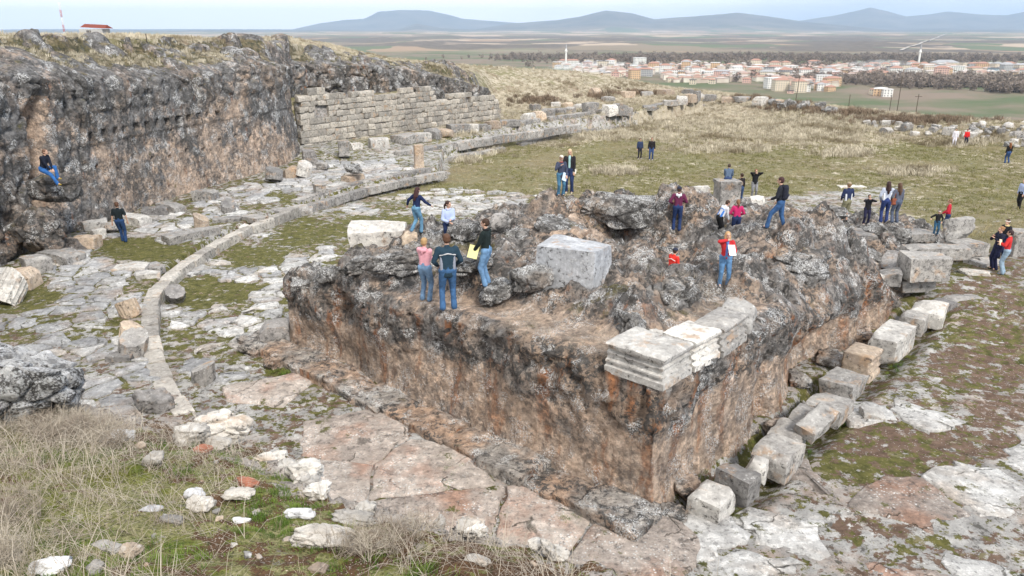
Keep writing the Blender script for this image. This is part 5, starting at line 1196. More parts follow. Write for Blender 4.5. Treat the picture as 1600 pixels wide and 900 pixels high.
def person(px, yf, yt, label, z=0.0, yaw=0, top=(.05, .05, .06), pants=(.08, .14, .28), hair=(.06, .035, .02), hs='short', lh=None, rh=None, lf=None, rf=None, lean=0.0, hip=None, head=(0, 0), male=True, sleeves='long',
           shorts=False, cap=None, hood=None, panel=None, stripe=None, shoe=(.06, .06, .06), jl=0.0, band=None, near=True, scarf=None, tall=None, pos=None, twist=0.0, undershirt=None, wide=1.0, hold=False):
    """yaw 0 = looks away from the viewer, 90 = to the left, 180 = to the viewer. Hands and feet are given in the body's own frame for 1.75 m height"""
    if pos is None:
        if hold: x, y = P(px, yf, z)
        else: x, y, z = foot(px, yf)
        if tall is None:
            lo, hi = 0.5, 3.0
            for _ in range(40):
                m = (lo + hi) / 2
                if proj(x, y, z + m)[1] > yt: lo = m
                else: hi = m
            tall = lo
    else: x, y, z = pos
    sc_ = tall / 1.75; root = empty('person', (x, y, z), R_(yaw)); root.scale = (sc_,) * 3
    tag(root, label, 'person')
    hz = hip if hip else .93
    w = .185 if male else .165
    vx = .0115 if near else .018; vc = .019 if near else .026
    cl, sl = math.cos(lean), math.sin(lean)
    ct, st_ = math.cos(twist), math.sin(twist)
    def T(x_, y_, z_):
        """upper body point, leaning about the hips"""
        x_, y_ = x_ * ct - y_ * st_, x_ * st_ + y_ * ct
        dz = z_ - .93; return np.array([x_, y_ * cl + dz * sl, hz + dz * cl - y_ * sl])
    hipL, hipR = np.array([-.09, 0, hz - .02]), np.array([.09, 0, hz - .02])
    lf = np.array(lf or (-.11, .0, .08), float); rf = np.array(rf or (.11, .0, .08), float)
    kL, lf = ik(hipL, lf, .43, .43, (-.1, 1, .1)); kR, rf = ik(hipR, rf, .43, .43, (.1, 1, .1))
    shL, shR = T(-w, 0, 1.42), T(w, 0, 1.42)
    lh = T(*(lh or (-.27, .05, .80))); rh = T(*(rh or (.27, .05, .80)))
    eL, lh = ik(shL, lh, .29, .26, (-.8, -.7, -.5)); eR, rh = ik(shR, rh, .29, .26, (.8, -.7, -.5))
    nk = T(0, .0, 1.50); hd = T(0, .025, 1.635)
    hy, hp = head
    Rm = Matrix.Rotation(hy, 3, 'Z') @ Matrix.Rotation(-hp - lean * .6, 3, 'X'); Rn = np.array(Rm)
    def Hd(x_, y_, z_): return hd + Rn @ np.array([x_, y_, z_])
    # ---- body: one skin surface with head, face, limbs and five fingers on each hand
    b = Soup()
    b.cap(T(0, 0, .95), .085, T(0, 0, 1.15), .08); b.cap(T(0, .0, 1.15), .08, T(0, 0, 1.36), .085); b.cap(T(-w + .05, 0, 1.39), .045, T(w - .05, 0, 1.39), .045)
    b.cap(T(0, -.005, 1.42), .055, nk + (hd - nk) * .45, .05)
    b.ell(Hd(0, -.01, .03), (.074, .095, .09), Rn, 6); b.cap(Hd(0, .01, .0), .066, Hd(0, .035, -.065), .042); b.cap(Hd(0, .088, .005), .010, Hd(0, .108, -.025), .014)
    b.cap(Hd(-.028, .078, .03), .016, Hd(.028, .078, .03), .016); b.cap(Hd(-.02, .083, -.052), .011, Hd(.02, .083, -.052), .011)
    for s in (-1, 1): b.ell(Hd(s * .076, -.012, -.002), (.012, .022, .03), Rn, 3)
    for s, sh, e, h in ((-1, shL, eL, lh), (1, shR, eR, rh)):
        b.cap(sh, .05, e, .038); b.cap(e, .038, h, .026)
        d = h - e; d /= np.linalg.norm(d); side = np.cross(d, [0, 0, 1.0]); side /= max(np.linalg.norm(side), 1e-5); nrm = np.cross(side, d); pe = h + d * .085
        b.cap(h, .024, pe - side * .022, .019); b.cap(h, .024, pe + side * .022, .019); b.cap(h + d * .02, .026, pe, .020)
        for q, (o_, L) in enumerate(((-.034, .062), (-.012, .074), (.011, .070), (.033, .055))):
            k1 = pe + side * o_ + d * L * .55; k2 = k1 + d * L * .4 - nrm * .022; b.cap(pe + side * o_ * .9, .0105, k1, .0095, n=6, caps=2); b.cap(k1, .0095, k2, .008, n=6, caps=2)
        t0 = h + d * .03 - side * s * .022; t1 = t0 - side * s * .03 + d * .035 - nrm * .01; b.cap(t0, .014, t1, .011, n=6, caps=2); b.cap(t1, .011, t1 + d * .03 - nrm * .012, .009, n=6, caps=2)
    for hp_, k, f in ((hipL, kL, lf), (hipR, kR, rf)): b.cap(hp_, .078, k, .05); b.cap(k, .05, f, .036); b.cap(f, .034, f + np.array([0, .10, -.04]), .026)
    b.cap(hipL, .075, hipR, .075)
    link('body', fuse(b, vx, 2, 'body', 0, .38 if near else .5), cloth(SKIN, 'skin'), root)
    # ---- trousers
    t = Soup(); kr = .072 if not shorts else .085; ar = .060
    for hp_, k, f in ((hipL, kL, lf), (hipR, kR, rf)):
        t.cap(hp_ + np.array([0, -.012, -.02]), .108, k, kr if not shorts else .10)
        if not shorts: t.cap(k, kr, k + (f - k) * .55, .062); t.cap(k + (f - k) * .5, .062, f + np.array([0, -.01, -.015]), ar + .012)
    t.cap(hipL + np.array([.0, -.01, .03]), .118, hipR + np.array([.0, -.01, .03]), .118); t.cap((hipL + hipR) / 2, .11, T(0, 0, 1.02), .118)
    link('trousers' if not shorts else 'shorts', fuse(t, vc, 3, 'trousers', .007), cloth(pants, 'denim'), root)
    # ---- top
    j = Soup(); W = wide * (1.0 if male else .92)
    def slab_(z0, r0, w0, z1, r1, w1): j.cap(T(-w0, 0, z0), r0, T(-w1, 0, z1), r1); j.cap(T(w0, 0, z0), r0, T(w1, 0, z1), r1); j.cap(T(0, .01, z0), r0 * 1.05, T(0, .012, z1), r1 * 1.08)
    slab_(.93 - jl, .108 * W, .062, 1.14, .102 * W, .055); slab_(1.14, .102 * W, .055, 1.34, .102 * W, .085)
    j.cap(T(-w + .015, -.005, 1.385), .072, T(w - .015, -.005, 1.385), .072); j.cap(T(0, -.005, 1.42), .072, T(0, -.005, 1.475), .062)
    for sh, e, h in ((shL, eL, lh), (shR, eR, rh)):
        if sleeves == 'short': j.cap(sh, .070, sh + (e - sh) * .75, .062)
        else: j.cap(sh, .070, e, .057); j.cap(e, .057, e + (h - e) * .93, .044)
    link('jacket' if sleeves == 'long' else 'shirt', fuse(j, vc, 3, 'jacket', .008), cloth(top), root)
    # ---- extras that belong to the clothing
    if hood: q = Soup(); q.cap(T(-.07, -.10, 1.44), .05, T(.07, -.10, 1.44), .05); q.cap(T(-.08, -.04, 1.48), .035, T(-.05, -.10, 1.44), .045); q.cap(T(.08, -.04, 1.48), .035, T(.05, -.10, 1.44), .045); q.cap(T(0, -.11, 1.44), .05, T(0, -.12, 1.36), .03); link('hood', fuse(q, vc, 2, 'hood'), cloth(hood), root)
    if stripe:
        q = Soup(); q.cap(T(-.17, -.085, 1.30), .016, T(0, -.118, 1.34), .016, n=6); q.cap(T(.17, -.085, 1.30), .016, T(0, -.118, 1.34), .016, n=6)
        link('stripe', mkmesh('stripe', q.V, q.F), cloth(stripe), root)
    if panel:
        for s in (-1, 1): q = Soup(); q.cap(T(s * .135, -.055, 1.24), .040, T(s * .13, -.06, .98), .052); link('side_panel', mkmesh('side_panel', q.V, q.F), cloth(panel), root)
    if undershirt: q = Soup(); q.cap(T(0, .085, 1.40), .045, T(0, .075, 1.05), .052); q.cap(T(0, .045, 1.47), .05, T(0, .07, 1.40), .05); link('shirt_front', fuse(q, .014, 2, 'shirt_front'), cloth(undershirt), root)
    if scarf: q = Soup(); [q.cap(T(.07 * math.cos(a_), .07 * math.sin(a_), 1.475), .028, T(.07 * math.cos(a_ + .9), .07 * math.sin(a_ + .9), 1.475), .028) for a_ in np.arange(0, 6.3, .9)]; link('collar', fuse(q, vc, 2, 'collar'), cloth(scarf), root)
    # ---- shoes
    for f in (lf, rf):
        q = Soup(); q.cap(f + np.array([0, -.03, -.045]), .036, f + np.array([0, .13, -.052]), .032); q.cap(f + np.array([0, .0, 0]), .042, f + np.array([0, .03, -.035]), .042)
        me = fuse(q, .014, 1, 'shoe'); link('shoe', me, cloth(shoe), root)
    # ---- face marks and hair
    if near:
        for s in (-1, 1): link('eye', mkmesh('eye', *ell(Hd(s * .03, .083, .012), (.0125, .008, .008), Rn, 2)), cloth((.03, .02, .015), 'skin'), root)
        link('mouth', mkmesh('mouth', *ell(Hd(0, .094, -.052), (.020, .006, .006), Rn, 2)), cloth((.36, .13, .10), 'skin'), root)
    hh = Soup()
    if hs != 'none':
        hh.ell(Hd(0, -.022, .045), (.086, .098, .088), Rn, 6); hh.ell(Hd(0, -.045, .0), (.084, .078, .08), Rn, 5)
        if hs == 'long': hh.cap(Hd(0, -.07, .0), .08, T(0, -.10, 1.40), .065); hh.cap(Hd(-.06, -.03, -.02), .035, T(-.08, -.06, 1.40), .04); hh.cap(Hd(.06, -.03, -.02), .035, T(.08, -.06, 1.40), .04); hh.cap(T(0, -.10, 1.42), .065, T(0, -.115, 1.27), .04)
        if hs == 'bob': hh.cap(Hd(-.055, -.03, 0), .05, Hd(-.06, -.02, -.10), .04); hh.cap(Hd(.055, -.03, 0), .05, Hd(.06, -.02, -.10), .04); hh.cap(Hd(0, -.07, 0), .07, Hd(0, -.07, -.09), .055)
        if hs == 'tail': hh.cap(Hd(0, -.11, .03), .03, Hd(.02, -.15, -.06), .036); hh.cap(Hd(.02, -.15, -.06), .036, Hd(.03, -.13, -.20), .018)
        if hs == 'bun': hh.ell(Hd(0, -.12, .05), (.045, .045, .045), Rn, 4)
        me = fuse(hh, .013, 2, 'hair', .004); link('hair', me, cloth(hair, 'hair'), root)
    if cap == 'beanie' or (cap and cap[0] == 'beanie'): q = Soup(); q.ell(Hd(0, -.018, .062), (.094, .105, .085), Rn, 6); q.cap(Hd(-.05, -.02, .03), .05, Hd(.05, -.02, .03), .05); link('beanie', fuse(q, .014, 2, 'beanie'), cloth((.03, .035, .06) if cap == 'beanie' else cap[1]), root)
    elif cap: q = Soup(); q.ell(Hd(0, -.015, .075), (.092, .104, .065), Rn, 6); q.cap(Hd(-.03, .09, .065), .022, Hd(.03, .09, .065), .022); q.cap(Hd(-.02, .13, .058), .018, Hd(.02, .13, .058), .018); link('cap', fuse(q, .012, 1, 'cap'), cloth(cap[1]), root)
    if band: q = Soup(); [q.cap(Hd(.088 * math.cos(a_), -.015 + .10 * math.sin(a_), .045), .016, Hd(.088 * math.cos(a_ + .7), -.015 + .10 * math.sin(a_ + .7), .045), .016, n=6, caps=1) for a_ in np.arange(0, 6.3, .7)]; link('headband', mkmesh('headband', q.V, q.F), cloth(band), root)
    bpy_m = Matrix.Translation((x, y, z)) @ Matrix.Rotation(R_(yaw), 4, 'Z') @ Matrix.Scale(sc_, 4)
    return dict(root=root, lh=bpy_m @ Vector(lh), rh=bpy_m @ Vector(rh), back=bpy_m @ Vector(T(0, -.17, 1.22)), yaw=R_(yaw), M=bpy_m, T=T, lean=lean, s=sc_)
def paper(p, label, col=(.85, .85, .80), size=(.21, .29), rot=(1.1, 0, 0), off=(0, 0, 0)):
    n = 6; V = []; F = []
    for dz in (0, .003):
        for i in range(n + 1):
            for j in range(3): u = i / n - .5; V.append((u * size[0], (j / 2 - .5) * size[1], dz + .05 * u * u * 4 * size[0]))
    k = (n + 1) * 3
    for i in range(n):
        for j in range(2): a = i * 3 + j; F += [(a, a + 1, a + 4, a + 3)[::-1], (k + a, k + a + 1, k + a + 4, k + a + 3)]
    o = link('paper_sheet', mkmesh('paper_sheet', V, F), plain('paper', col, .8, .05), None, (p[0] + off[0], p[1] + off[1], p[2] + off[2]), rot); tag(o, label, 'paper'); return o
JE = (.06, .13, .30); JD = (.02, .035, .10); JL = (.16, .26, .40); BLK = (.012, .012, .014); NAVY = (.015, .025, .07)
BR = (.05, .028, .018); BLO = (.42, .27, .13)
Q = {}
Q['navyj'] = person(701, 484, 366, 'man seen from behind in a navy and dark green jacket with grey side panels', 3.1, 12, (.02, .045, .07), (.045, .11, .23), (.10, .05, .03), stripe=(.5, .5, .52), panel=(.26, .28, .34), lh=(-.20, .16, 1.0), rh=(.20, .16, 1.0), lf=(-.13, .0, .08), rf=(.13, .02, .08), jl=.06, shoe=(.08, .07, .08), wide=1.12)
Q['pink'] = person(666, 470, 372, 'blond person in a pink hooded top with folded arms, back turned', 3.05, -25, (.72, .36, .42), JL, BLO, male=False, hood=(.70, .34, .40), lh=(.10, .24, 1.16), rh=(-.10, .26, 1.12), shoe=(.5, .5, .52))
Q['black'] = person(760, 446, 342, 'slim dark-haired man in a black jacket and light jeans looking left', 3.05, 70, (.012, .02, .02), (.13, .24, .40), BR, lh=(-.16, .26, .95), rh=(.18, .10, .88), scarf=BLK, head=(.2, 0), shoe=(.04, .03, .03))
Q['girl'] = person(652, 364, 293, 'woman with long dark hair and navy sweater stepping down with both arms out', 2.6, -40, (.015, .025, .08), (.12, .25, .38), (.05, .02, .02), 'long', male=False, lh=(-.50, .0, 1.02), rh=(.36, .38, 1.10), lf=(-.06, -.22, .16), rf=(.08, .15, .08), lean=.12, shoe=(.3, .25, .2))
Q['blue'] = person(702, 392, 312, 'woman in a pale blue jacket with a dark ponytail and sunglasses turned sideways', 2.9, -150, (.42, .50, .72), JD, (.05, .025, .02), 'tail', male=False, lh=(.02, .26, 1.16), rh=(.10, .25, 1.08), scarf=(.6, .65, .85), head=(.5, 0), shoe=(.1, .1, .1), tall=1.7, hold=True)
Q['cap'] = person(876, 306, 243, 'person in a pale cap and grey-blue coat beside the blond woman', 3.5, -165, (.05, .06, .10), (.06, .16, .26), (.3, .2, .12), cap=('cap', (.62, .55, .48)), male=False, lh=(-.20, .16, .92), rh=(.10, .22, 1.35), scarf=(.3, .08, .08), jl=.1)
Q['blond'] = person(889, 302, 233, 'tall blond woman in an open black jacket over a teal top', 3.55, 170, (.02, .018, .022), JD, (.55, .42, .26), 'long', male=False, undershirt=(.35, .55, .55), lh=(-.20, .12, .85), rh=(.26, .10, .9), shoe=(.75, .75, .72))
Q['f1'] = person(999, 248, 216, 'left one of two people standing together in the field, in navy', -.9, -170, (.03, .045, .10), (.02, .02, .03), BR, near=False, shoe=(.5, .5, .5))
Q['f2'] = person(1017, 250, 215, 'right one of two people standing together in the field, in a black jacket', -.8, 170, (.02, .018, .02), (.03, .06, .16), (.12, .05, .03), near=False, shoe=(.6, .6, .6))
Q['maroon'] = person(1057, 360, 292, 'person in a maroon hoodie with a white hood and a dark beanie, back turned', 2.5, -12, (.13, .025, .07), (.02, .04, .12), BR, cap='beanie', hood=(.7, .7, .74), lh=(-.2, .14, 1.05), rh=(.16, .22, 1.15), lf=(-.13, .05, .08), rf=(.10, -.06, .08))
Q['redhood'] = person(1047, 458, 388, 'person in a red jacket and dark beanie, half hidden in the rocky hollow', 2.5, -60, (.72, .04, .03), JD, BR, cap='beanie', lh=(-.1, .25, 1.0), rh=(.1, .25, 1.0), lean=.15, stripe=(.8, .7, .65), hold=True)
Q['red'] = person(1130, 447, 362, 'blond woman in a red jacket and blue shirt reading papers, hand at her mouth', 2.6, 175, (.50, .03, .035), (.09, .19, .34), (.50, .30, .15), 'bob', male=False, undershirt=(.12, .22, .55), rh=(.04, .16, 1.52), lh=(-.08, .30, 1.20), shoe=(.45, .45, .48), lf=(-.12, .02, .08), rf=(.12, .0, .08), head=(.1, -.15))
Q['bend'] = person(1122, 372, 311, 'person bending forward in a white and bright blue jacket', 2.75, -75, (.72, .74, .80), BLK, BR, lean=.45, lh=(-.1, .38, 1.05), rh=(.12, .36, 1.0), panel=(.05, .20, .62), stripe=(.05, .20, .62), shoe=(.6, .6, .6), hold=True)
Q['rasp'] = person(1148, 374, 312, 'girl in a raspberry pink top with a brown ponytail, back turned', 2.75, -8, (.52, .03, .14), JD, (.20, .10, .05), 'tail', male=False, lh=(-.16, .22, 1.05), rh=(.18, .22, 1.05), hold=True)
Q['side18'] = person(1155, 320, 271, 'dark-haired woman in black leaning one hand on the pedestal', .5, 25, (.018, .014, .016), (.04, .07, .15), BR, 'bun', male=False, lh=(-.46, .25, 1.35), rh=(.24, .05, .82), lf=(-.06, .08, .08), rf=(.14, -.1, .08), hold=True)
Q['ph19'] = person(1177, 310, 269, 'photographer in black with raised hands, behind the pale broken stone', .3, 178, (.012, .012, .016), (.22, .22, .24), (.2, .1, .06), near=True, lh=(-.07, .2, 1.56), rh=(.07, .2, 1.56), tall=1.75, hold=True)
Q['bp'] = person(1215, 360, 277, 'dark-haired man with a black backpack striding on a rock', 2.75, 62, (.02, .022, .03), (.04, .10, .23), (.05, .02, .02), lf=(-.10, .34, .14), rf=(.10, -.20, .08), lh=(-.10, .28, 1.05), rh=(.20, .15, .95), lean=.08, shoe=(.08, .08, .1))
Q['shorts'] = person(1319, 347, 285, 'young man in khaki shorts, cap and navy jacket with a white sleeve', 1.55, 15, (.02, .03, .08), (.20, .19, .12), (.2, .12, .06), shorts=True, cap=('cap', (.34, .28, .20)), panel=(.6, .62, .66), lh=(-.14, .2, 1.0), rh=(.16, .22, 1.05))
Q['ph22'] = person(1352, 351, 304, 'photographer in black standing left of the hugging pair', .9, 172, (.015, .015, .02), (.02, .02, .05), BR, lh=(-.07, .22, 1.52), rh=(.07, .22, 1.52), shoe=(.6, .6, .6))
Q['hug1'] = person(1380, 348, 284, 'long-haired woman in a pale blue and white jacket with an arm round her friend', 1.95, -12, (.48, .53, .64), (.03, .05, .16), (.04, .02, .018), 'long', male=False, lh=(-.2, .15, .95), rh=(.52, .02, 1.38), panel=(.75, .77, .8), lean=.06)
Q['hug2'] = person(1397, 348, 286, 'brown-haired woman in a grey jacket, right one of the hugging pair', 1.95, 5, (.10, .11, .15), (.08, .10, .15), (.09, .05, .03), 'long', male=False, lh=(-.2, .15, 1.0), rh=(.24, .08, .85))
Q['band'] = person(1461, 368, 328, 'person with a white headband reaching sideways next to the tall white boulder', .95, 165, BLK, (.03, .09, .16), BR, male=False, lh=(-.2, .15, 1.0), rh=(.52, .15, 1.2), band=(.8, .8, .8), twist=.2, hs='bun')
Q['redb'] = person(1476, 365, 316, 'person in a dark red top behind the tall white boulder', .2, 60, (.45, .02, .04), JD, (.25, .15, .08), male=False, lh=(-.15, .25, 1.05), rh=(.1, .25, 1.0), near=True, tall=1.75, hold=True)
Q['walk'] = person(1573, 255, 223, 'distant person in a black coat walking on the far grass', -.9, 5, BLK, (.03, .07, .18), (.2, .08, .03), 'long', near=False, lf=(-.1, .1, .08), rf=(.1, -.1, .1))
Q['lb'] = person(1592, 326, 280, 'fair-haired person in a light blue shirt and black trousers at the right margin', .2, 115, (.38, .45, .66), BLK, (.4, .18, .08), male=False, lf=(-.1, .16, .08), rf=(.1, -.12, .1), lh=(-.2, .2, .9), rh=(.25, 0, .85))
Q['hb'] = person(1563, 404, 337, 'woman with a black and white headband and yellow scarf, rearmost of the group of three', .75, 110, (.02, .02, .025), NAVY, (.06, .03, .02), male=False, band=(.75, .72, .68), scarf=(.75, .6, .3), lh=(-.14, .25, 1.1), rh=(.14, .25, 1.1), tall=1.7)
Q['nav3'] = person(1552, 421, 354, 'woman in all dark navy clothes raising her hands, left of the group of three', .6, 95, (.018, .02, .04), (.015, .018, .05), (.28, .15, .07), 'bun', male=False, lh=(-.08, .26, 1.30), rh=(.08, .24, 1.35), jl=.06)
Q['red3'] = person(1566, 428, 360, 'woman in a red jacket and faded jeans writing, right of the group of three', .65, 50, (.52, .03, .03), (.24, .33, .42), (.04, .02, .02), 'short', male=False, lh=(-.16, .26, 1.25), rh=(.1, .24, 1.15), shoe=(.2, .25, .3))
Q['w32'] = person(1490, 228, 201, 'distant person dressed in white among the far rubble stones', -1.0, 150, (.72, .70, .76), (.68, .66, .72), BR, near=False, male=False)
Q['r33'] = person(1508, 227, 202, 'distant person in a red jacket and dark trousers by the far rubble', -1.0, 175, (.62, .02, .02), (.02, .02, .04), (.1, .03, .02), near=False)
Q['tee'] = person(192, 378, 316, 'man in a black t-shirt and dark jeans standing at the cliff foot, back turned', .42, 10, (.012, .018, .022), (.02, .05, .13), (.10, .05, .03), sleeves='short', lf=(-.02, .12, .08), rf=(.14, -.05, .08), lh=(-.30, .0, .86), rh=(.30, .05, .90), shoe=(.6, .6, .6))
# man seated on the cliff ledge
zz_ = zpx(70, 262, 32.2); xx_ = (72 - 800) / FPX * (32.2 * CP - (zz_ - H) * SP)
Q['sit'] = person(70, 262, 230, 'man in a dark jacket and bright blue jeans sitting on a ledge of the cliff', pos=(xx_, 32.0, zz_ - .50), yaw=-98, tall=1.78, top=(.012, .016, .03), pants=(.03, .12, .34), hair=(.16, .09, .06), hip=.50, lf=(-.10, .50, .12), rf=(.12, .62, -.08), lean=.30, lh=(-.05, .38, 1.0), rh=(.08, .38, .98), shoe=(.35, .25, .05), head=(0, -.3))
# man seated on the pedestal
px_, py_ = P(1137, 282, 2.0)
Q['seat'] = person(1137, 282, 250, 'man in a blue-grey hoodie sitting on top of the pedestal, back turned', pos=(px_, py_, 2.0 - .42), yaw=-20, tall=1.78, top=(.09, .13, .20), pants=(.03, .05, .12), hip=.50, lf=(-.14, .42, .25), rf=(.14, .42, .25), lean=.35, lh=(-.08, .38, 1.1), rh=(.1, .38, 1.1), head=(0, -.3), hair=(.06, .04, .03), shoe=(.6, .6, .6))
# things held, worn on the back or hung on a shoulder
q = Q['red']; paper((q['lh'] + q['rh'] * 0), 'white papers held by the blond woman in red', rot=(1.0, .1, .3), off=(.0, -.06, .06))
q = Q['black']; paper(q['lh'], 'pale yellow sheet in the hand of the man in the black jacket', (.78, .76, .36), (.26, .34), (1.4, .3, .2), (-.02, -.05, -.02)); paper(q['rh'], 'second yellow sheet at the right hip of the man in the black jacket', (.75, .74, .40), (.2, .32), (1.45, .5, -.3), (.02, -.05, .0))
q = Q['blond']; paper(q['rh'], 'white sheet held low by the tall blond woman', rot=(1.5, .1, .4), off=(.03, -.02, .0)); q = Q['blond']; paper(q['lh'], 'white sheet at the right side of the tall blond woman', rot=(1.5, .1, -.4), off=(.03, -.03, .03))
q = Q['cap']; paper(q['lh'], 'pale blue sheet held low by the person in the pale cap', (.6, .72, .85), (.22, .3), (1.45, .4, .6), (-.08, -.03, -.05))
q = Q['red3']; paper(q['lh'], 'cream notepad of the woman in red at the right margin', (.82, .72, .5), (.16, .24), (1.2, .2, .4), (-.03, -.06, .03))
def bag(q, label, loc, size, col, name, cat, straps=()):
    r_ = empty(name, tuple(q['M'] @ Vector(loc)), q['yaw']); r_.scale = (q['s'],) * 3; tag(r_, label, cat)
    s_ = Soup(); w, d, h = size
    s_.cap((-w / 2, 0, -h / 2), d / 2, (-w / 2, 0, h / 2), d / 2 * .9); s_.cap((w / 2, 0, -h / 2), d / 2, (w / 2, 0, h / 2), d / 2 * .9); s_.cap((0, 0, -h / 2), d / 2 * 1.1, (0, 0, h / 2), d / 2)
    link('bag_body', fuse(s_, .014, 3, 'bag_body', .006), cloth(col), r_)
    s_ = Soup(); s_.cap((-w * .35, -d * .45, -h * .3), d * .26, (w * .35, -d * .45, -h * .3), d * .26); link('pocket', fuse(s_, .014, 2, 'pocket'), cloth(tuple(c * 1.5 for c in col)), r_)
    for a_, b_, c_ in straps: s_ = Soup(); s_.cap(a_, .015, b_, .015, n=6); s_.cap(b_, .015, c_, .015, n=6); link('strap', mkmesh('strap', s_.V, s_.F), cloth(col), r_)
bag(Q['bp'], 'black backpack on the back of the striding man', (0, -.10, 1.27), (.16, .20, .30), (.016, .018, .03), 'backpack', 'backpack', [((-.13, .06, .2), (-.13, .16, .2), (-.14, .25, -.05)), ((.13, .06, .2), (.13, .16, .2), (.14, .25, -.05))])
bag(Q['blue'], 'small black handbag at the hip of the woman in pale blue', (-.17, -.02, .95), (.10, .09, .14), (.012, .01, .01), 'handbag', 'handbag', [((0, 0, .1), (.05, .03, .35), (.25, .05, .5))])
bag(Q['hug2'], 'brown shoulder bag hanging at the left side of the woman in grey', (-.20, -.06, .95), (.12, .10, .2), (.22, .07, .04), 'shoulder_bag', 'shoulder bag', [((0, 0, .14), (.03, 0, .35), (.05, .03, .52))])
q = Q['blue']
# ---------------------------------------------------------------- plants
def blade_mesh(name, n, h, spread, w, bend, seed, flat=0.0):
    r = np.random.RandomState(seed); V = []; F = []
    for k in range(n):
        a = r.uniform(0, 6.28); d = spread * math.sqrt(r.rand()); x, y = d * math.cos(a), d * math.sin(a); L = h * r.uniform(.45, 1.1); t = r.uniform(0, 6.28); bd = bend * r.uniform(.3, 1.4) + flat
        dx, dy = math.cos(t) * bd * L, math.sin(t) * bd * L; px_, py_ = -math.sin(t) * w, math.cos(t) * w
        i = len(V); V += [(x - px_, y - py_, -.02), (x + px_, y + py_, -.02), (x + dx * .35 + px_ * .8, y + dy * .35 + py_ * .8, L * .6), (x + dx * .35 - px_ * .8, y + dy * .35 - py_ * .8, L * .6), (x + dx, y + dy, L * (1 - .35 * min(bd, 1)))]
        F += [(i, i + 1, i + 2, i + 3), (i + 3, i + 2, i + 4)]
    return mkmesh(name, V, F, False)
def twig_mesh(name, n, h, spread, seed):
    """thorny dry bush: thin forking stems"""
    r = np.random.RandomState(seed); V = []; F = []
    def stem(p, d, L, w, dep):
        q = p + d * L; s = np.cross(d, r.normal(size=3)); s /= np.linalg.norm(s); i = len(V)
        V.extend([tuple(p - s * w), tuple(p + s * w), tuple(q + s * w * .6), tuple(q - s * w * .6)]); F.append((i, i + 1, i + 2, i + 3))
        if dep:
            for _ in range(r.randint(2, 4)):
                e = d + r.normal(size=3) * .55; e[2] = abs(e[2]) * .8 + .1; e /= np.linalg.norm(e); stem(p + d * L * r.uniform(.5, 1), e, L * .62, w * .7, dep - 1)
    for _ in range(n):
        d = np.array([r.normal() * spread, r.normal() * spread, 1.0]); d /= np.linalg.norm(d); stem(np.array([r.normal() * .03, r.normal() * .03, -.02]), d, h * r.uniform(.3, .45), .004, 3)
    return mkmesh(name, V, F, False)
def leaf_mat(name, a, b, c=None, sc_=1.3):
    m = M_(name); r = m.n('ShaderNodeObjectInfo').outputs['Random']; col = m.mix(m.rng(m.mth('ADD', m.mth('MULTIPLY', r, .6), m.mth('MULTIPLY', m.noise(sc_, 3), .6)), .3, .8), a, b)
    if c: col = m.mix(m.rng(m.noise(sc_ * .4, 4), .52, .62), col, c)
    return m.done(col, .9)
def coll(name, meshes, mat):
    c = bpy.data.collections.new(name)
    for k, me in enumerate(meshes):
        me.materials.append(mat); o = bpy.data.objects.new(name + '_sprig', me); c.objects.link(o)
    return c
def scatter(name, pts, scale, col, seed=0, lean=.15, parent=None, label=None):
    pts = np.asarray(pts, dtype=np.float32); n = len(pts); r = np.random.RandomState(seed)
    me = bpy.data.meshes.new(name); me.vertices.add(n); me.vertices.foreach_set('co', pts.ravel())
    at = me.attributes.new('sz', 'FLOAT', 'POINT'); at.data.foreach_set('value', np.asarray(scale, dtype=np.float32))
    rt = me.attributes.new('rt', 'FLOAT_VECTOR', 'POINT'); rt.data.foreach_set('vector', np.stack([r.normal(size=n) * lean, r.normal(size=n) * lean, r.uniform(0, 6.28, n)], 1).astype(np.float32).ravel())
    o = link(name, me, None, parent)
    g = bpy.data.node_groups.new(name, 'GeometryNodeTree'); g.interface.new_socket('Geometry', in_out='INPUT', socket_type='NodeSocketGeometry'); g.interface.new_socket('Geometry', in_out='OUTPUT', socket_type='NodeSocketGeometry')
    N = g.nodes; L = g.links; i = N.new('NodeGroupInput'); ou = N.new('NodeGroupOutput'); ip = N.new('GeometryNodeInstanceOnPoints'); ci = N.new('GeometryNodeCollectionInfo')
    ci.inputs['Collection'].default_value = col; ci.inputs['Separate Children'].default_value = True; ci.inputs['Reset Children'].default_value = True; ip.inputs['Pick Instance'].default_value = True
    a1 = N.new('GeometryNodeInputNamedAttribute'); a1.data_type = 'FLOAT'; a1.inputs[0].default_value = 'sz'
    a2 = N.new('GeometryNodeInputNamedAttribute'); a2.data_type = 'FLOAT_VECTOR'; a2.inputs[0].default_value = 'rt'
    ri = N.new('FunctionNodeRandomValue'); ri.data_type = 'INT'; ri.inputs[4].default_value = 0; ri.inputs[5].default_value = len(col.objects) - 1
    L.new(i.outputs[0], ip.inputs['Points']); L.new(ci.outputs[0], ip.inputs['Instance']); L.new(a1.outputs['Attribute'], ip.inputs['Scale'])
    rot = N.new('FunctionNodeEulerToRotation'); L.new(a2.outputs['Attribute'], rot.inputs[0]); L.new(rot.outputs[0], ip.inputs['Rotation'])
    L.new(ri.outputs[2], ip.inputs['Instance Index']); L.new(ip.outputs[0], ou.inputs[0])
    md = o.modifiers.new('scatter', 'NODES'); md.node_group = g
    tag(o, kind='stuff'); return o
straw = leaf_mat('straw', (.33, .27, .19), (.60, .53, .40)); strawg = leaf_mat('grey_straw', (.25, .205, .165), (.46, .405, .33)); green = leaf_mat('grass_green', (.05, .11, .015), (.18, .25, .05), (.24, .23, .07))
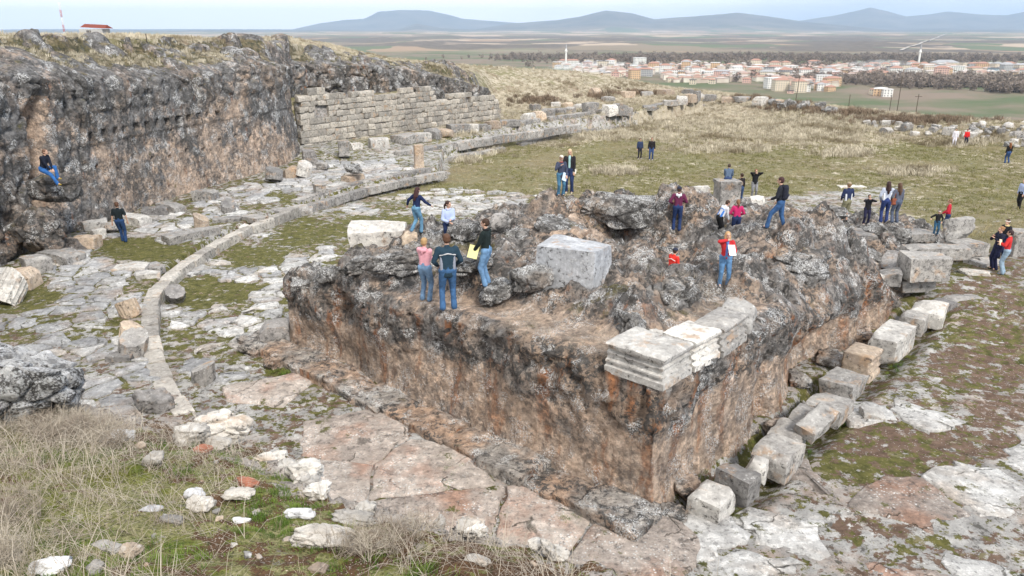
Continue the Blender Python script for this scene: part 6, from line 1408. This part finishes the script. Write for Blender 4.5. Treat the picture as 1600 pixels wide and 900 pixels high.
brush = leaf_mat('brown_brush', (.14, .105, .075), (.28, .21, .15), None, .5); fieldg = leaf_mat('field_straw', (.30, .26, .19), (.62, .56, .44), (.24, .20, .13), .4)
cS = coll('straw', [blade_mesh('straw', 12, .30, .05, .0022, .45, 10 + k) for k in range(5)] + [blade_mesh('straw', 7, .42, .04, .0022, .25, 16 + k) for k in range(2)], straw)
cL = coll('fallen_straw', [blade_mesh('straw', 9, .30, .08, .0022, 1.0, 30 + k, .9) for k in range(4)], strawg)
cG = coll('green', [blade_mesh('green', 26, .09, .07, .003, .5, 50 + k) for k in range(5)], green)
cT = coll('twigs', [twig_mesh('twigs', 16, .62, .45, 60 + k) for k in range(4)], strawg)
cF = coll('field', [blade_mesh('field', 26, .34, .22, .012, .4, 80 + k) for k in range(5)], fieldg)
cB = coll('brush', [blade_mesh('brush', 60, .75, .42, .016, .4, 90 + k) for k in range(4)], brush)
cX = coll('turf', [blade_mesh('turf', 22, .10, .25, .012, .5, 95 + k) for k in range(4)], leaf_mat('turf_blades', (.13, .135, .045), (.28, .26, .12), (.36, .31, .19), .3))
r = np.random.RandomState(31)
def bank_pts(n, f):
    x = r.uniform(-11, 3.4, n); y = r.uniform(3.0, 13.5, n); z, sd = bankz(x, y); u, v = proj(x, y, z)
    # visible to the photograph's side of the bank only
    k = (sd > .03) & (u > -80) & (u < 1300) & (v < 1000) & (r.rand(n) < f(x, y, sd, u, v)); return np.stack([x, y, z - .01], 1)[k]
dn = lambda x, y: fbm(x * .8, y * .8, 0, 3, 220)
p = bank_pts(60000, lambda x, y, sd, u, v: np.clip(.02 + .95 * sstep(330, 60, u + .30 * (900 - v)) + .8 * np.exp(-((u - 600) / 70) ** 2 - ((v - 850) / 45) ** 2) + .25 * dn(x, y), .02, 1) * .28); scatter('dry_grass', p, r.uniform(.5, 1.2, len(p)) * .5, cS, 1); print('bank grass', len(p))
p = bank_pts(42000, lambda x, y, sd, u, v: np.clip(.12 + .7 * dn(x + 9, y) + .3 * sstep(400, 100, u), .03, 1) * .42); scatter('fallen_grass', p, r.uniform(.5, 1.1, len(p)), cL, 2)
p = bank_pts(40000, lambda x, y, sd, u, v: np.clip(.35 + 1.6 * fbm(x * 1.1, y * 1.1, 4, 3, 221), 0, 1) * .9); scatter('green_grass', p, r.uniform(.35, .85, len(p)), cG, 3)
tw = []
for px, py, n, rad in ((60, 670, 14, 40), (110, 680, 26, 55), (170, 690, 12, 35), (40, 820, 8, 60), (600, 850, 6, 40), (660, 835, 3, 30), (20, 880, 8, 40), (560, 870, 6, 40)):
    for k in range(n):
        x, y, z = PB(px + r.normal() * rad * .6, py + r.normal() * rad * .3); tw.append((x, y, z, r.uniform(.35, .75)))
tw = np.array(tw); scatter('dry_brush', tw[:, :3], tw[:, 3], cT, 4, .2)
def ground_pts(n, x0, x1, y0, y1, f):
    x = r.uniform(x0, x1, n); y = r.uniform(y0, y1, n); u, v = proj(x, y, 0); k = (u > -60) & (u < 1660)
    x, y = x[k], y[k]; z = G(x, y); moss, soil, dry, fld, rk = cover(x, y); k = r.rand(len(x)) < f(x, y, z, moss, dry, fld); return np.stack([x, y, z], 1)[k]
def cliffclear(x, y): 
    az = x / y; return (np.hypot(x, y) > np.interp(az, CL_AZ, CL_R) + 5) | (az > -.03) | (G(x, y) < 2)
p = ground_pts(90000, -75, 85, 40, 135, lambda x, y, z, m, d, f: f * sstep(.45, .75, d + .35 * fbm(x * .35, y * .35, 5, 3, 230)) * np.where(z > 2.5, .35, .8) * cliffclear(x, y)); scatter('meadow_grass', p, r.uniform(.5, 1.2, len(p)), cF, 5, .2); print('meadow', len(p))
p = ground_pts(60000, -10, 65, 34, 100, lambda x, y, z, m, d, f: f * (z < 1) * .6); scatter('turf', p, r.uniform(.6, 1.3, len(p)), cX, 6, .2)
# tussocks of tall pale grass standing in the turf
tus = []
for px, py, rx, ry, n in ((1200, 205, 250, 16, 700), (1130, 235, 60, 6, 120), (1320, 242, 45, 5, 160), (1430, 272, 45, 7, 150), (960, 272, 35, 5, 110), (730, 255, 20, 4, 40), (1170, 190, 220, 8, 500), (950, 215, 90, 8, 160), (1520, 225, 90, 6, 200), (740, 240, 60, 6, 80), (1300, 195, 150, 10, 300)):
    for k in range(n):
        x, y = P(px + r.normal() * rx * .55, py + r.normal() * ry * .55, -.9); tus.append((x, y, 0))
tus = np.array(tus); tus[:, 2] = G(tus[:, 0], tus[:, 1]); scatter('tussock_grass', tus, r.uniform(.9, 1.9, len(tus)), cF, 7, .25)
bp = []
for px, py, rx, ry, n in ((1230, 170, 30, 5, 60), (1330, 178, 50, 5, 130), (1420, 190, 70, 6, 220), (1530, 185, 70, 5, 170), (1010, 146, 50, 4, 70), (930, 152, 40, 5, 30), (840, 158, 40, 8, 60), (1180, 155, 40, 4, 50), (1280, 162, 60, 4, 80), (1590, 180, 30, 6, 60)):
    for k in range(n):
        x, y, z = PG(px + r.normal() * rx * .6, py + r.normal() * ry * .5); bp.append((x, y, z))
bp = np.array(bp); scatter('brown_scrub', bp, r.uniform(.5, 1.2, len(bp)), cB, 8, .2)
# grass along the brow of the cliff and in front of the wall
p = cliff_top[r.choice(len(cliff_top), 5200)] + np.column_stack([r.normal(size=5200) * .08, r.normal(size=5200) * .08, np.zeros(5200)])
scatter('brow_grass', p, r.uniform(.35, .9, len(p)), cF, 9, .3)
gp = []
for px, py, rx, ry, n in ((700, 738, 16, 26, 34), (1045, 815, 30, 9, 90), (890, 810, 20, 6, 30), (1160, 800, 25, 9, 50), (1250, 690, 15, 30, 60), (1300, 640, 18, 20, 60), (1210, 690, 26, 20, 50), (1120, 745, 22, 16, 40), (440, 580, 22, 7, 50), (1410, 560, 25, 22, 60), (1440, 470, 30, 12, 60), (860, 605, 16, 6, 10), (230, 400, 60, 15, 120), (60, 470, 30, 12, 60), (420, 320, 22, 6, 30)):
    for k in range(n):
        x, y = P(px + r.normal() * rx * .6, py + r.normal() * ry * .6, .03); gp.append((x, y, .02 if not (-3 < unpod(x, y)[0] < -.2) else -.12))
scatter('crevice_grass', np.array(gp), r.uniform(.6, 1.3, len(gp)), cG, 10, .3)
hp = []
from mathutils.bvhtree import BVHTree
core_ = [c_ for c_ in podium.children if c_.name.startswith('rock_core')][0]; bvh_ = BVHTree.FromObject(core_, bpy.context.evaluated_depsgraph_get()); off_ = Vector((float(PC[0]), float(PC[1]), 0))
def podhit(px, py):
    loc, *_ = bvh_.ray_cast(Vector((0, 0, H)) - off_, Vector(ray(px, py)).normalized())
    if loc is None: return PP(px, py)
    return tuple(loc + off_)
for px, py, rx, ry, n in ((1010, 560, 60, 16, 60), (840, 510, 60, 20, 60), (930, 540, 50, 16, 50), (1130, 460, 60, 22, 70), (600, 410, 60, 22, 60), (700, 400, 60, 16, 40), (1110, 500, 30, 30, 50), (1060, 440, 60, 16, 40), (800, 330, 50, 20, 20), (1400, 470, 40, 30, 80), (1340, 500, 40, 30, 50)):
    for k in range(n): hp.append(podhit(px + r.normal() * rx * .6, py + r.normal() * ry * .6))
scatter('podium_grass', np.array(hp), r.uniform(.5, 1.0, len(hp)), cL, 11, .3)

for k in range(44):                                   # ragged pale stones along the brow of the bank
    i = 5 + r.randint(len(EDGE_PX) - 9); t = r.rand(); px = EDGE_PX[i][0] * (1 - t) + EDGE_PX[i + 1][0] * t; py = EDGE_PX[i][1] * (1 - t) + EDGE_PX[i + 1][1] * t + r.uniform(-2, 16)
    w = r.uniform(.10, .34); block(px, py, (w, w * r.uniform(.5, .9), w * r.uniform(.3, .6)), r.uniform(0, 3), None, 'white_rock', 'ragged pale stone on the crumbling brow of the grassy bank', 'stone', surf='bank', name='stone', kind='boulder', m=8 if w < .2 else 14, rough=.14, group='ragged stones on the bank brow')
for k in range(46):                                   # pebbles lying in the moss
    px = r.uniform(190, 950); py = r.uniform(690, 895); x, y, z = PB(px, py)
    if float(bank_sd(np.array([x]), np.array([y]))[0]) < .1: continue
    w = r.uniform(.035, .10); block(px, py, (w, w * .8, w * .6), r.uniform(0, 3), None, ['white_rock', 'warm_stone', 'grey_stone'][r.randint(3)], 'small loose pebble in the moss and straw of the bank', 'pebble', surf='bank', name='pebble', kind='boulder', m=5, group='pebbles on the bank')

# ---------------------------------------------------------------- valley: town, groves, poles
def PVs(px, py):
    """valley points under many pixels at once"""
    px = np.asarray(px, float); py = np.asarray(py, float); x, y, d = ray(px, py); lo = np.full(px.shape, 400.0); t = lo.copy(); done = np.zeros(px.shape, bool)
    for s in np.exp(np.linspace(math.log(400), math.log(9000), 60)):
        hit = (~done) & (H + d * s < interp(s * y, VAL)); t = np.where(hit, s, t); done |= hit
    for _ in range(14): t = t + .7 * (np.clip((GV(x * t, y * t) - H) / np.minimum(d, -1e-3), 400, 9500) - t)
    return x * t, y * t, GV(x * t, y * t)
def PV(px, py):
    a, b, c = PVs([px], [py]); return float(a[0]), float(b[0]), float(c[0])
wallc = {'white': (.74, .73, .70), 'cream': (.66, .58, .46), 'pink': (.62, .42, .36), 'grey': (.42, .42, .42), 'ochre': (.60, .42, .26), 'blue': (.45, .55, .62)}
roofc = {'red': (.38, .22, .17), 'grey': (.36, .36, .37), 'dark': (.12, .11, .11), 'white': (.70, .70, .70)}
WM = {k: plain('plaster_' + k, v, .9, .06, .3) for k, v in wallc.items()}; RM = {k: plain('roof_' + k, v, .8, .12, .3) for k, v in roofc.items()}; WIN = plain('window_glass', (.06, .07, .09), .3, .1, 1); CONC = plain('concrete', (.45, .44, .42), .9)
_hc = {}
def house_meshes(w, d, h, storeys, hip):
    k = (w, d, h, storeys, hip)
    if k in _hc: return _hc[k]
    V, F = cube_topo(1); V = V * np.array([w / 2, d / 2, h / 2 + 1]); V[:, 2] += h / 2 - 1; wall = (V, F)
    if hip:
        e = .6; rh = min(w, d) * .24; l = max(w - d, 0) / 2 + .5
        rv = [(-w / 2 - e, -d / 2 - e, h), (w / 2 + e, -d / 2 - e, h), (w / 2 + e, d / 2 + e, h), (-w / 2 - e, d / 2 + e, h), (-l, 0, h + rh), (l, 0, h + rh)]
        rf = [(0, 1, 5, 4), (1, 2, 5), (2, 3, 4, 5), (3, 0, 4), (3, 2, 1, 0)]
    else:
        Vr, Fr = cube_topo(1); rv = list(map(tuple, Vr * np.array([w / 2 + .4, d / 2 + .4, .35]) + np.array([0, 0, h + .36]))); rf = [tuple(f) for f in Fr]
    wv, wf = [], []
    n = max(2, int(w / 3.2)); nd = max(2, int(d / 3.2)); sh = h / storeys
    for s in range(storeys):
        zc = sh * (s + .55)
        for i in range(n):
            xc = -w / 2 + w * (i + .5) / n
            for yy, sg in ((-d / 2 - .03, 1), (d / 2 + .03, -1)): b = len(wv); wv += [(xc - .7 * sg, yy, zc - .75), (xc + .7 * sg, yy, zc - .75), (xc + .7 * sg, yy, zc + .75), (xc - .7 * sg, yy, zc + .75)]; wf.append((b, b + 1, b + 2, b + 3))
        for i in range(nd):
            yc = -d / 2 + d * (i + .5) / nd
            for xx, sg in ((-w / 2 - .03, -1), (w / 2 + .03, 1)): b = len(wv); wv += [(xx, yc - .6 * sg, zc - .7), (xx, yc + .6 * sg, zc - .7), (xx, yc + .6 * sg, zc + .7), (xx, yc - .6 * sg, zc + .7)]; wf.append((b, b + 1, b + 2, b + 3))
    _hc[k] = (wall, (rv, rf), (wv, wf)); return _hc[k]
_mm = {}
HS = .60
def house(px, py, w, d, st_, wc, rc, rz, label=None, hip=True, name='house', grp='houses of the town in the valley', at_=None):
    x, y, z = at_ or PV(px, py); h = st_ * 3.0 + .6; k = (w, d, st_, wc, rc, hip)
    if k not in _mm:
        (wv, wf), (rv, rf), (nv, nf) = house_meshes(w, d, h, st_, hip)
        a = mkmesh('wall', wv, [tuple(f) for f in wf], False); a.materials.append(WM[wc]); b = mkmesh('roof', rv, rf, False); b.materials.append(RM[rc]); c = mkmesh('window', nv, nf, False); c.materials.append(WIN); _mm[k] = (a, b, c)
    a, b, c = _mm[k]; root = empty(name, (x, y, z), rz); root.scale = (HS,) * 3
    sz = 'low' if st_ <= 2 else 'three storey' if st_ == 3 else 'tall'
    tag(root, label or f'{sz} {wc} {"apartment block" if name != "house" else "house"} with a {rc} {"pitched" if hip else "flat"} roof in the hazy valley town', 'house' if name == 'house' else 'apartment block', grp)
    link('wall', a, None, root); link('roof', b, None, root); tag(link('window', c, None, root), kind='stuff'); return root
r = np.random.RandomState(12); nh = 0
def town(n, u0, u1, v0, v1, tallp, gauss=False):
    global nh
    PX = r.uniform(u0, u1, n); PY = r.uniform(v0, v1, n); XYZ = PVs(PX, PY)
    for k in range(n):
        px, py = PX[k], PY[k]; at_ = tuple(float(q[k]) for q in XYZ)
        if r.rand() < tallp: w, d, st_ = [(18, 13, 5), (22, 14, 5), (16, 14, 4), (26, 12, 4)][r.randint(4)]; nm = 'apartment_block'
        else: w, d, st_ = [(10, 9, 2), (12, 10, 3), (9, 8, 1), (14, 9, 2)][r.randint(4)]; nm = 'house'
        wc = ['white', 'cream', 'pink', 'white', 'ochre', 'grey', 'white', 'cream'][r.randint(8)]; rc = ['red', 'red', 'red', 'grey', 'dark', 'white'][r.randint(6)]
        house(px, py, w, d, st_, wc, rc, round(r.uniform(-.5, .5), 2), hip=rc in ('red', 'grey'), name=nm, at_=at_); nh += 1
town(22, 870, 960, 101, 108, .3); town(60, 940, 1200, 104, 124, .25); town(50, 1180, 1330, 104, 126, .3); town(55, 1330, 1480, 104, 120, .3); town(26, 1440, 1600, 106, 119, .6); town(30, 1200, 1310, 128, 146, .15); town(8, 1365, 1392, 146, 153, .0); town(22, 1040, 1230, 112, 132, .1)
house(999, 104, 26, 16, 6, 'white', 'white', .1, 'tall white block standing alone above the roofs of the town', False, 'apartment_block')
house(1052, 120, 34, 14, 4, 'white', 'red', .05, 'long white four storey block with rows of windows', False, 'apartment_block')
house(1130, 117, 80, 30, 2, 'white', 'white', .05, 'long white factory hall left of the dark trees', False, 'hall')
house(1555, 103, 100, 26, 2, 'white', 'white', .0, 'long white hall with a pale roof at the far right of the town', False, 'hall')
house(1585, 112, 90, 30, 2, 'blue', 'dark', .0, 'blue-grey hall with a dark roof at the right margin of the town', False, 'hall')
house(1475, 104, 60, 26, 3, 'cream', 'grey', .1, 'broad hall with a pale pitched roof behind the white blocks', True, 'hall')
print('houses', nh)
# the hundreds of smaller houses that blur together between them
VV, FF, VR, FR = [], [], [], []
for n_, u0, u1, v0, v1 in ((120, 880, 1180, 103, 118), (170, 1150, 1340, 104, 128), (150, 1330, 1600, 105, 119), (50, 1040, 1230, 116, 130), (40, 1200, 1310, 126, 140)):
    X, Y, Z = PVs(r.uniform(u0, u1, n_), r.uniform(v0, v1, n_))
    for x, y, z in zip(X, Y, Z):
        w, d, h = r.uniform(3, 6), r.uniform(3, 4.5), r.uniform(2, 5.5); cv, cf = cube_topo(1); b = len(VV); VV += [tuple(q) for q in cv * np.array([w, d, h / 2 + .5]) + np.array([x, y, z + h / 2 - .5])]; FF += [tuple(int(i) + b for i in f) for f in cf]
        b = len(VR); e = .4; VR += [(x - w - e, y - d - e, z + h), (x + w + e, y - d - e, z + h), (x + w + e, y + d + e, z + h), (x - w - e, y + d + e, z + h), (x - w * .4, y, z + h + 1.4), (x + w * .4, y, z + h + 1.4)]; FR += [tuple(i + b for i in f) for f in ((0, 1, 5, 4), (1, 2, 5), (2, 3, 4, 5), (3, 0, 4))]
m = M_('far_plaster'); pm_ = m.done(m.mix(m.rng(m.noise(.05, 2), .4, .6), (.70, .66, .58), (.50, .42, .36)), .9); m = M_('far_roof'); rm_ = m.done(m.mix(m.rng(m.noise(.04, 2), .45, .58), (.38, .24, .19), (.50, .47, .45)), .9)
t_ = empty('distant_houses', (0, 0, 0)); tag(t_, kind='stuff'); a_ = link('wall', mkmesh('wall', VV, FF, False), pm_, t_); b_ = link('roof', mkmesh('roof', VR, FR, False), rm_, t_); tag(a_, kind='stuff'); tag(b_, kind='stuff')
def minaret(px, py, h, label):
    x, y, z = PV(px, py); root = empty('minaret', (x, y, z)); tag(root, label, 'minaret')
    s_ = Soup(); s_.cap((0, 0, 0), 1.5, (0, 0, h * .8), 1.1, n=10); link('shaft', mkmesh('shaft', s_.V, s_.F), WM['white'], root)
    s_ = Soup(); s_.cap((0, 0, h * .66), 1.9, (0, 0, h * .68), 1.9, n=10); link('balcony', mkmesh('balcony', s_.V, s_.F), WM['white'], root)
    s_ = Soup(); s_.cap((0, 0, h * .8), 1.25, (0, 0, h), .15, n=10); link('spire', mkmesh('spire', s_.V, s_.F), RM['grey'], root)
minaret(884, 104, 30, 'slim white minaret at the left end of the town'); minaret(1434, 106, 32, 'slim white minaret among the apartment blocks on the right')
# groves of bare trees
def crown_mesh(name, n, w, h, seed, leaf=.5, trunk=True):
    q = np.random.RandomState(seed); V = []; F = []
    for k in range(n):
        d = q.normal(size=3); d /= np.linalg.norm(d); rr_ = q.uniform(.45, 1) ** .6; c = d * rr_ * np.array([w, w, h / 2]) * (1 + .25 * math.sin(5 * d[0] + seed) * math.cos(4 * d[2])) + np.array([0, 0, h * .62])
        a = q.normal(size=3) * leaf; b = q.normal(size=3) * leaf; i = len(V); V += [tuple(c), tuple(c + a), tuple(c + b)]; F.append((i, i + 1, i + 2))
    if trunk:
        cv, cf = capsule((0, 0, -.5), w * .08, (0, 0, h * .6), w * .04, 6, 1); o = len(V); V += [tuple(v) for v in cv]; F += [tuple(i + o for i in f) for f in cf]
    return mkmesh(name, V, F, False)
bare = leaf_mat('bare_twigs', (.16, .13, .11), (.28, .23, .19), None, .01); cW = coll('grove', [crown_mesh('grove', 150, 3.6, 9, 300 + k, 1.0) for k in range(4)], bare)
dg_ = leaf_mat('dark_needles', (.012, .022, .012), (.035, .055, .025))
gp = []
for px, py, rx, ry, n in ((1480, 133, 90, 6, 330), (1560, 130, 60, 6, 150), (1400, 128, 40, 5, 110), (1200, 92, 330, 4, 700), (1000, 92, 130, 4, 420), (1450, 94, 180, 5, 520), (1580, 143, 40, 3, 60), (1250, 105, 300, 8, 260), (1300, 125, 90, 8, 140), (930, 97, 60, 4, 160), (1300, 90, 300, 2, 300), (820, 92, 40, 4, 90)):
    X, Y, Z = PVs(px + r.normal(size=n) * rx * .6, py + np.abs(r.normal(size=n) * ry * .5) * np.sign(r.normal(size=n))); gp += list(zip(X, Y, Z - .5))
scatter('far_grove', np.array(gp), r.uniform(.4, 1.0, len(gp)), cW, 20, .05)
for i, (px, w, h, lab) in enumerate(((1106, 1.1, 1.5, 'small dark evergreen at the left end of the clump on the plateau edge'), (1130, 1.5, 2.1, 'tallest dark evergreen in the middle of the clump on the plateau edge'), (1158, 1.6, 2.0, 'broad dark evergreen at the right end of the clump on the plateau edge'))):
    x, y, z = PG(px, 137); t_ = empty('evergreen_tree', (x, y, z), 0); tag(t_, lab, 'tree', 'evergreens on the plateau edge')
    me = crown_mesh('crown', 900, w, h * 1.0, 400 + i, .22, False); link('crown', me, dg_, t_)
    cv, cf = capsule((0, 0, -.3), .12, (0, 0, h * .8), .05, 8, 1); link('trunk', mkmesh('trunk', cv, cf), plain('bark', (.09, .065, .05)), t_)
# utility poles beyond the brow
wood = plain('pole_wood', (.09, .075, .06), .9)
for px, yt, yb, arm, lab in ((1243, 118, 140, .4, 'leaning wooden pole left of the small white houses'), (1405, 119, 160, .9, 'tallest dark utility pole against the green valley field'), (1435, 147, 164, .5, 'short pole right of the tallest utility pole'), (1393, 148, 162, .0, 'thin short pole left of the tallest utility pole'), (1328, 148, 152, 0, 'tiny post on the brow before the white houses')):
    d_ = 118.0; xx = (px - 800) / FPX * (d_ * CP + 10 * SP); zb = G1(xx, d_) ; zt = zpx(px, yt, d_); x0, y0 = xx, d_
    t_ = empty('utility_pole', (x0, y0, zb)); tag(t_, lab, 'utility pole')
    cv, cf = capsule((0, 0, -.5), .07, (.25 if px == 1243 else 0, 0, zt - zb), .05, 8, 1); link('pole', mkmesh('pole', cv, cf), wood, t_)
    if arm: cv, cf = capsule((-arm, 0, zt - zb - .35), .04, (arm, 0, zt - zb - .35), .04, 6, 1); link('cross_arm', mkmesh('cross_arm', cv, cf), wood, t_)
# hut, mast and posts on the hill behind the cliff
d_ = 84.0; px = 147; xx = (px - 800) / FPX * (d_ * CP); zb = zpx(px, 54, d_); t_ = empty('hut', (xx, d_, zb), .05); tag(t_, 'small dark red roofed hut on the skyline above the cliff', 'hut')
V, F = cube_topo(1); link('wall', mkmesh('wall', V * np.array([1.15, .9, .45]) + np.array([0, 0, .1]), [tuple(f) for f in F], False), WM['grey'], t_)
link('roof', mkmesh('roof', [(-1.0, -1.0, .72), (1.5, -1.0, .60), (1.5, 1.0, .60), (-1.0, 1.0, .72), (-.9, 0, 1.05), (1.35, 0, .95)], [(0, 1, 5, 4), (1, 2, 5), (2, 3, 4, 5), (3, 0, 4), (3, 2, 1, 0)], False), plain('rust_roof', (.20, .05, .035)), t_)
V, F = cube_topo(1); link('door', mkmesh('door', V * np.array([.22, .03, .32]) + np.array([-.2, -.92, .1]), [tuple(f) for f in F], False), RM['dark'], t_)
d_ = 88.0; xx = (99 - 800) / FPX * (d_ * CP); t_ = empty('radio_mast', (xx, d_, G1(xx, d_))); tag(t_, 'thin red and white radio mast on the skyline left of the hut', 'mast')
for k in range(9):
    lat = []; z0 = k * .75 - .3; s_ = Soup()
    for a in range(3):
        c0 = (.09 * math.cos(a * 2.09), .09 * math.sin(a * 2.09)); c1 = (.09 * math.cos((a + 1) * 2.09), .09 * math.sin((a + 1) * 2.09)); s_.cap((*c0, z0), .014, (*c0, z0 + .75), .014, n=4, caps=1); s_.cap((*c0, z0), .009, (*c1, z0 + .37), .009, n=4, caps=1); s_.cap((*c1, z0 + .37), .009, (*c0, z0 + .75), .009, n=4, caps=1)
    link('mast_section', mkmesh('mast_section', s_.V, s_.F), plain('mast_red', (.45, .10, .08)) if k % 2 else WM['white'], t_)
for px, yt, yb, lab in ((230, 54, 68, 'thin dark post on the grassy brow above the cliff'), (239, 42, 53, 'tiny post on the skyline right of the hut')):
    x, y, z = PG(px, yb); hh = (yb - yt) * y / 1267; cv, cf = capsule((0, 0, -.2), .035, (0, 0, hh), .03, 6, 1); o = link('post', mkmesh('post', cv, cf), wood, None, (x, y, z)); tag(o, lab, 'post')
# pale road across the far plain
rp = [PV(1408, 80), PV(1420, 74), PV(1432, 71), PV(1445, 66), PV(1462, 60), PV(1480, 53)]
V = []; F = []
R3 = polyline([(a, b, c) for a, b, c in rp], 120)
for i, (x, y, z) in enumerate(R3): wdt = 3 + y * .0006; V += [(x - wdt, y, float(GV(np.array([x - wdt]), np.array([y]))[0]) + 2.5), (x + wdt, y, float(GV(np.array([x + wdt]), np.array([y]))[0]) + 2.5)]
F = [(2 * i, 2 * i + 1, 2 * i + 3, 2 * i + 2) for i in range(len(R3) - 1)]
o = link('road', mkmesh('road', V, F), plain('pale_road', (.42, .385, .34), .9)); tag(o, kind='structure')

# ---------------------------------------------------------------- haze
V, F = cube_topo(1); hz = mkmesh('haze', V * np.array([21000, 9400, 270]) + np.array([0, 9300, 130]), [tuple(f) for f in F], False)
hm = bpy.data.materials.new('haze'); hm.use_nodes = True; ht = hm.node_tree; ht.nodes.clear(); ho = ht.nodes.new('ShaderNodeOutputMaterial'); hv = ht.nodes.new('ShaderNodeVolumePrincipled')
hv.inputs['Color'].default_value = (.58, .76, 1.0, 1); hv.inputs['Density'].default_value = 7.5e-5; hv.inputs['Anisotropy'].default_value = .2; ht.links.new(hv.outputs[0], ho.inputs['Volume'])
hz.materials.append(hm); o = bpy.data.objects.new('haze', hz); C.objects.link(o); tag(o, kind='stuff')

# chimney smoke drifting over the town
sm = bpy.data.materials.new('smoke'); sm.use_nodes = True; nt = sm.node_tree; nt.nodes.clear(); so = nt.nodes.new('ShaderNodeOutputMaterial'); sv = nt.nodes.new('ShaderNodeVolumePrincipled'); sv.inputs['Color'].default_value = (.93, .94, .97, 1); sv.inputs['Density'].default_value = .0075; nt.links.new(sv.outputs[0], so.inputs['Volume'])
for px, py, w, h, lab in ((1318, 104, 46, 16, 0), (1342, 98, 36, 12, 0), (920, 98, 80, 10, 0), (1265, 110, 60, 9, 0), (980, 106, 60, 8, 0)):
    x, y, z = PV(px, max(py, 101)); k = y / 1267.; zz = H + (YH - py) * k
    V, F = boulder_mesh(w * k * 2, 120, h * k * 2.2, int(px), 14, 0, .16, 0); V[:, 2] -= h * k
    o = link('smoke', mkmesh('smoke', V, F), sm, None, (x, y - 90, zz)); tag(o, kind='stuff')
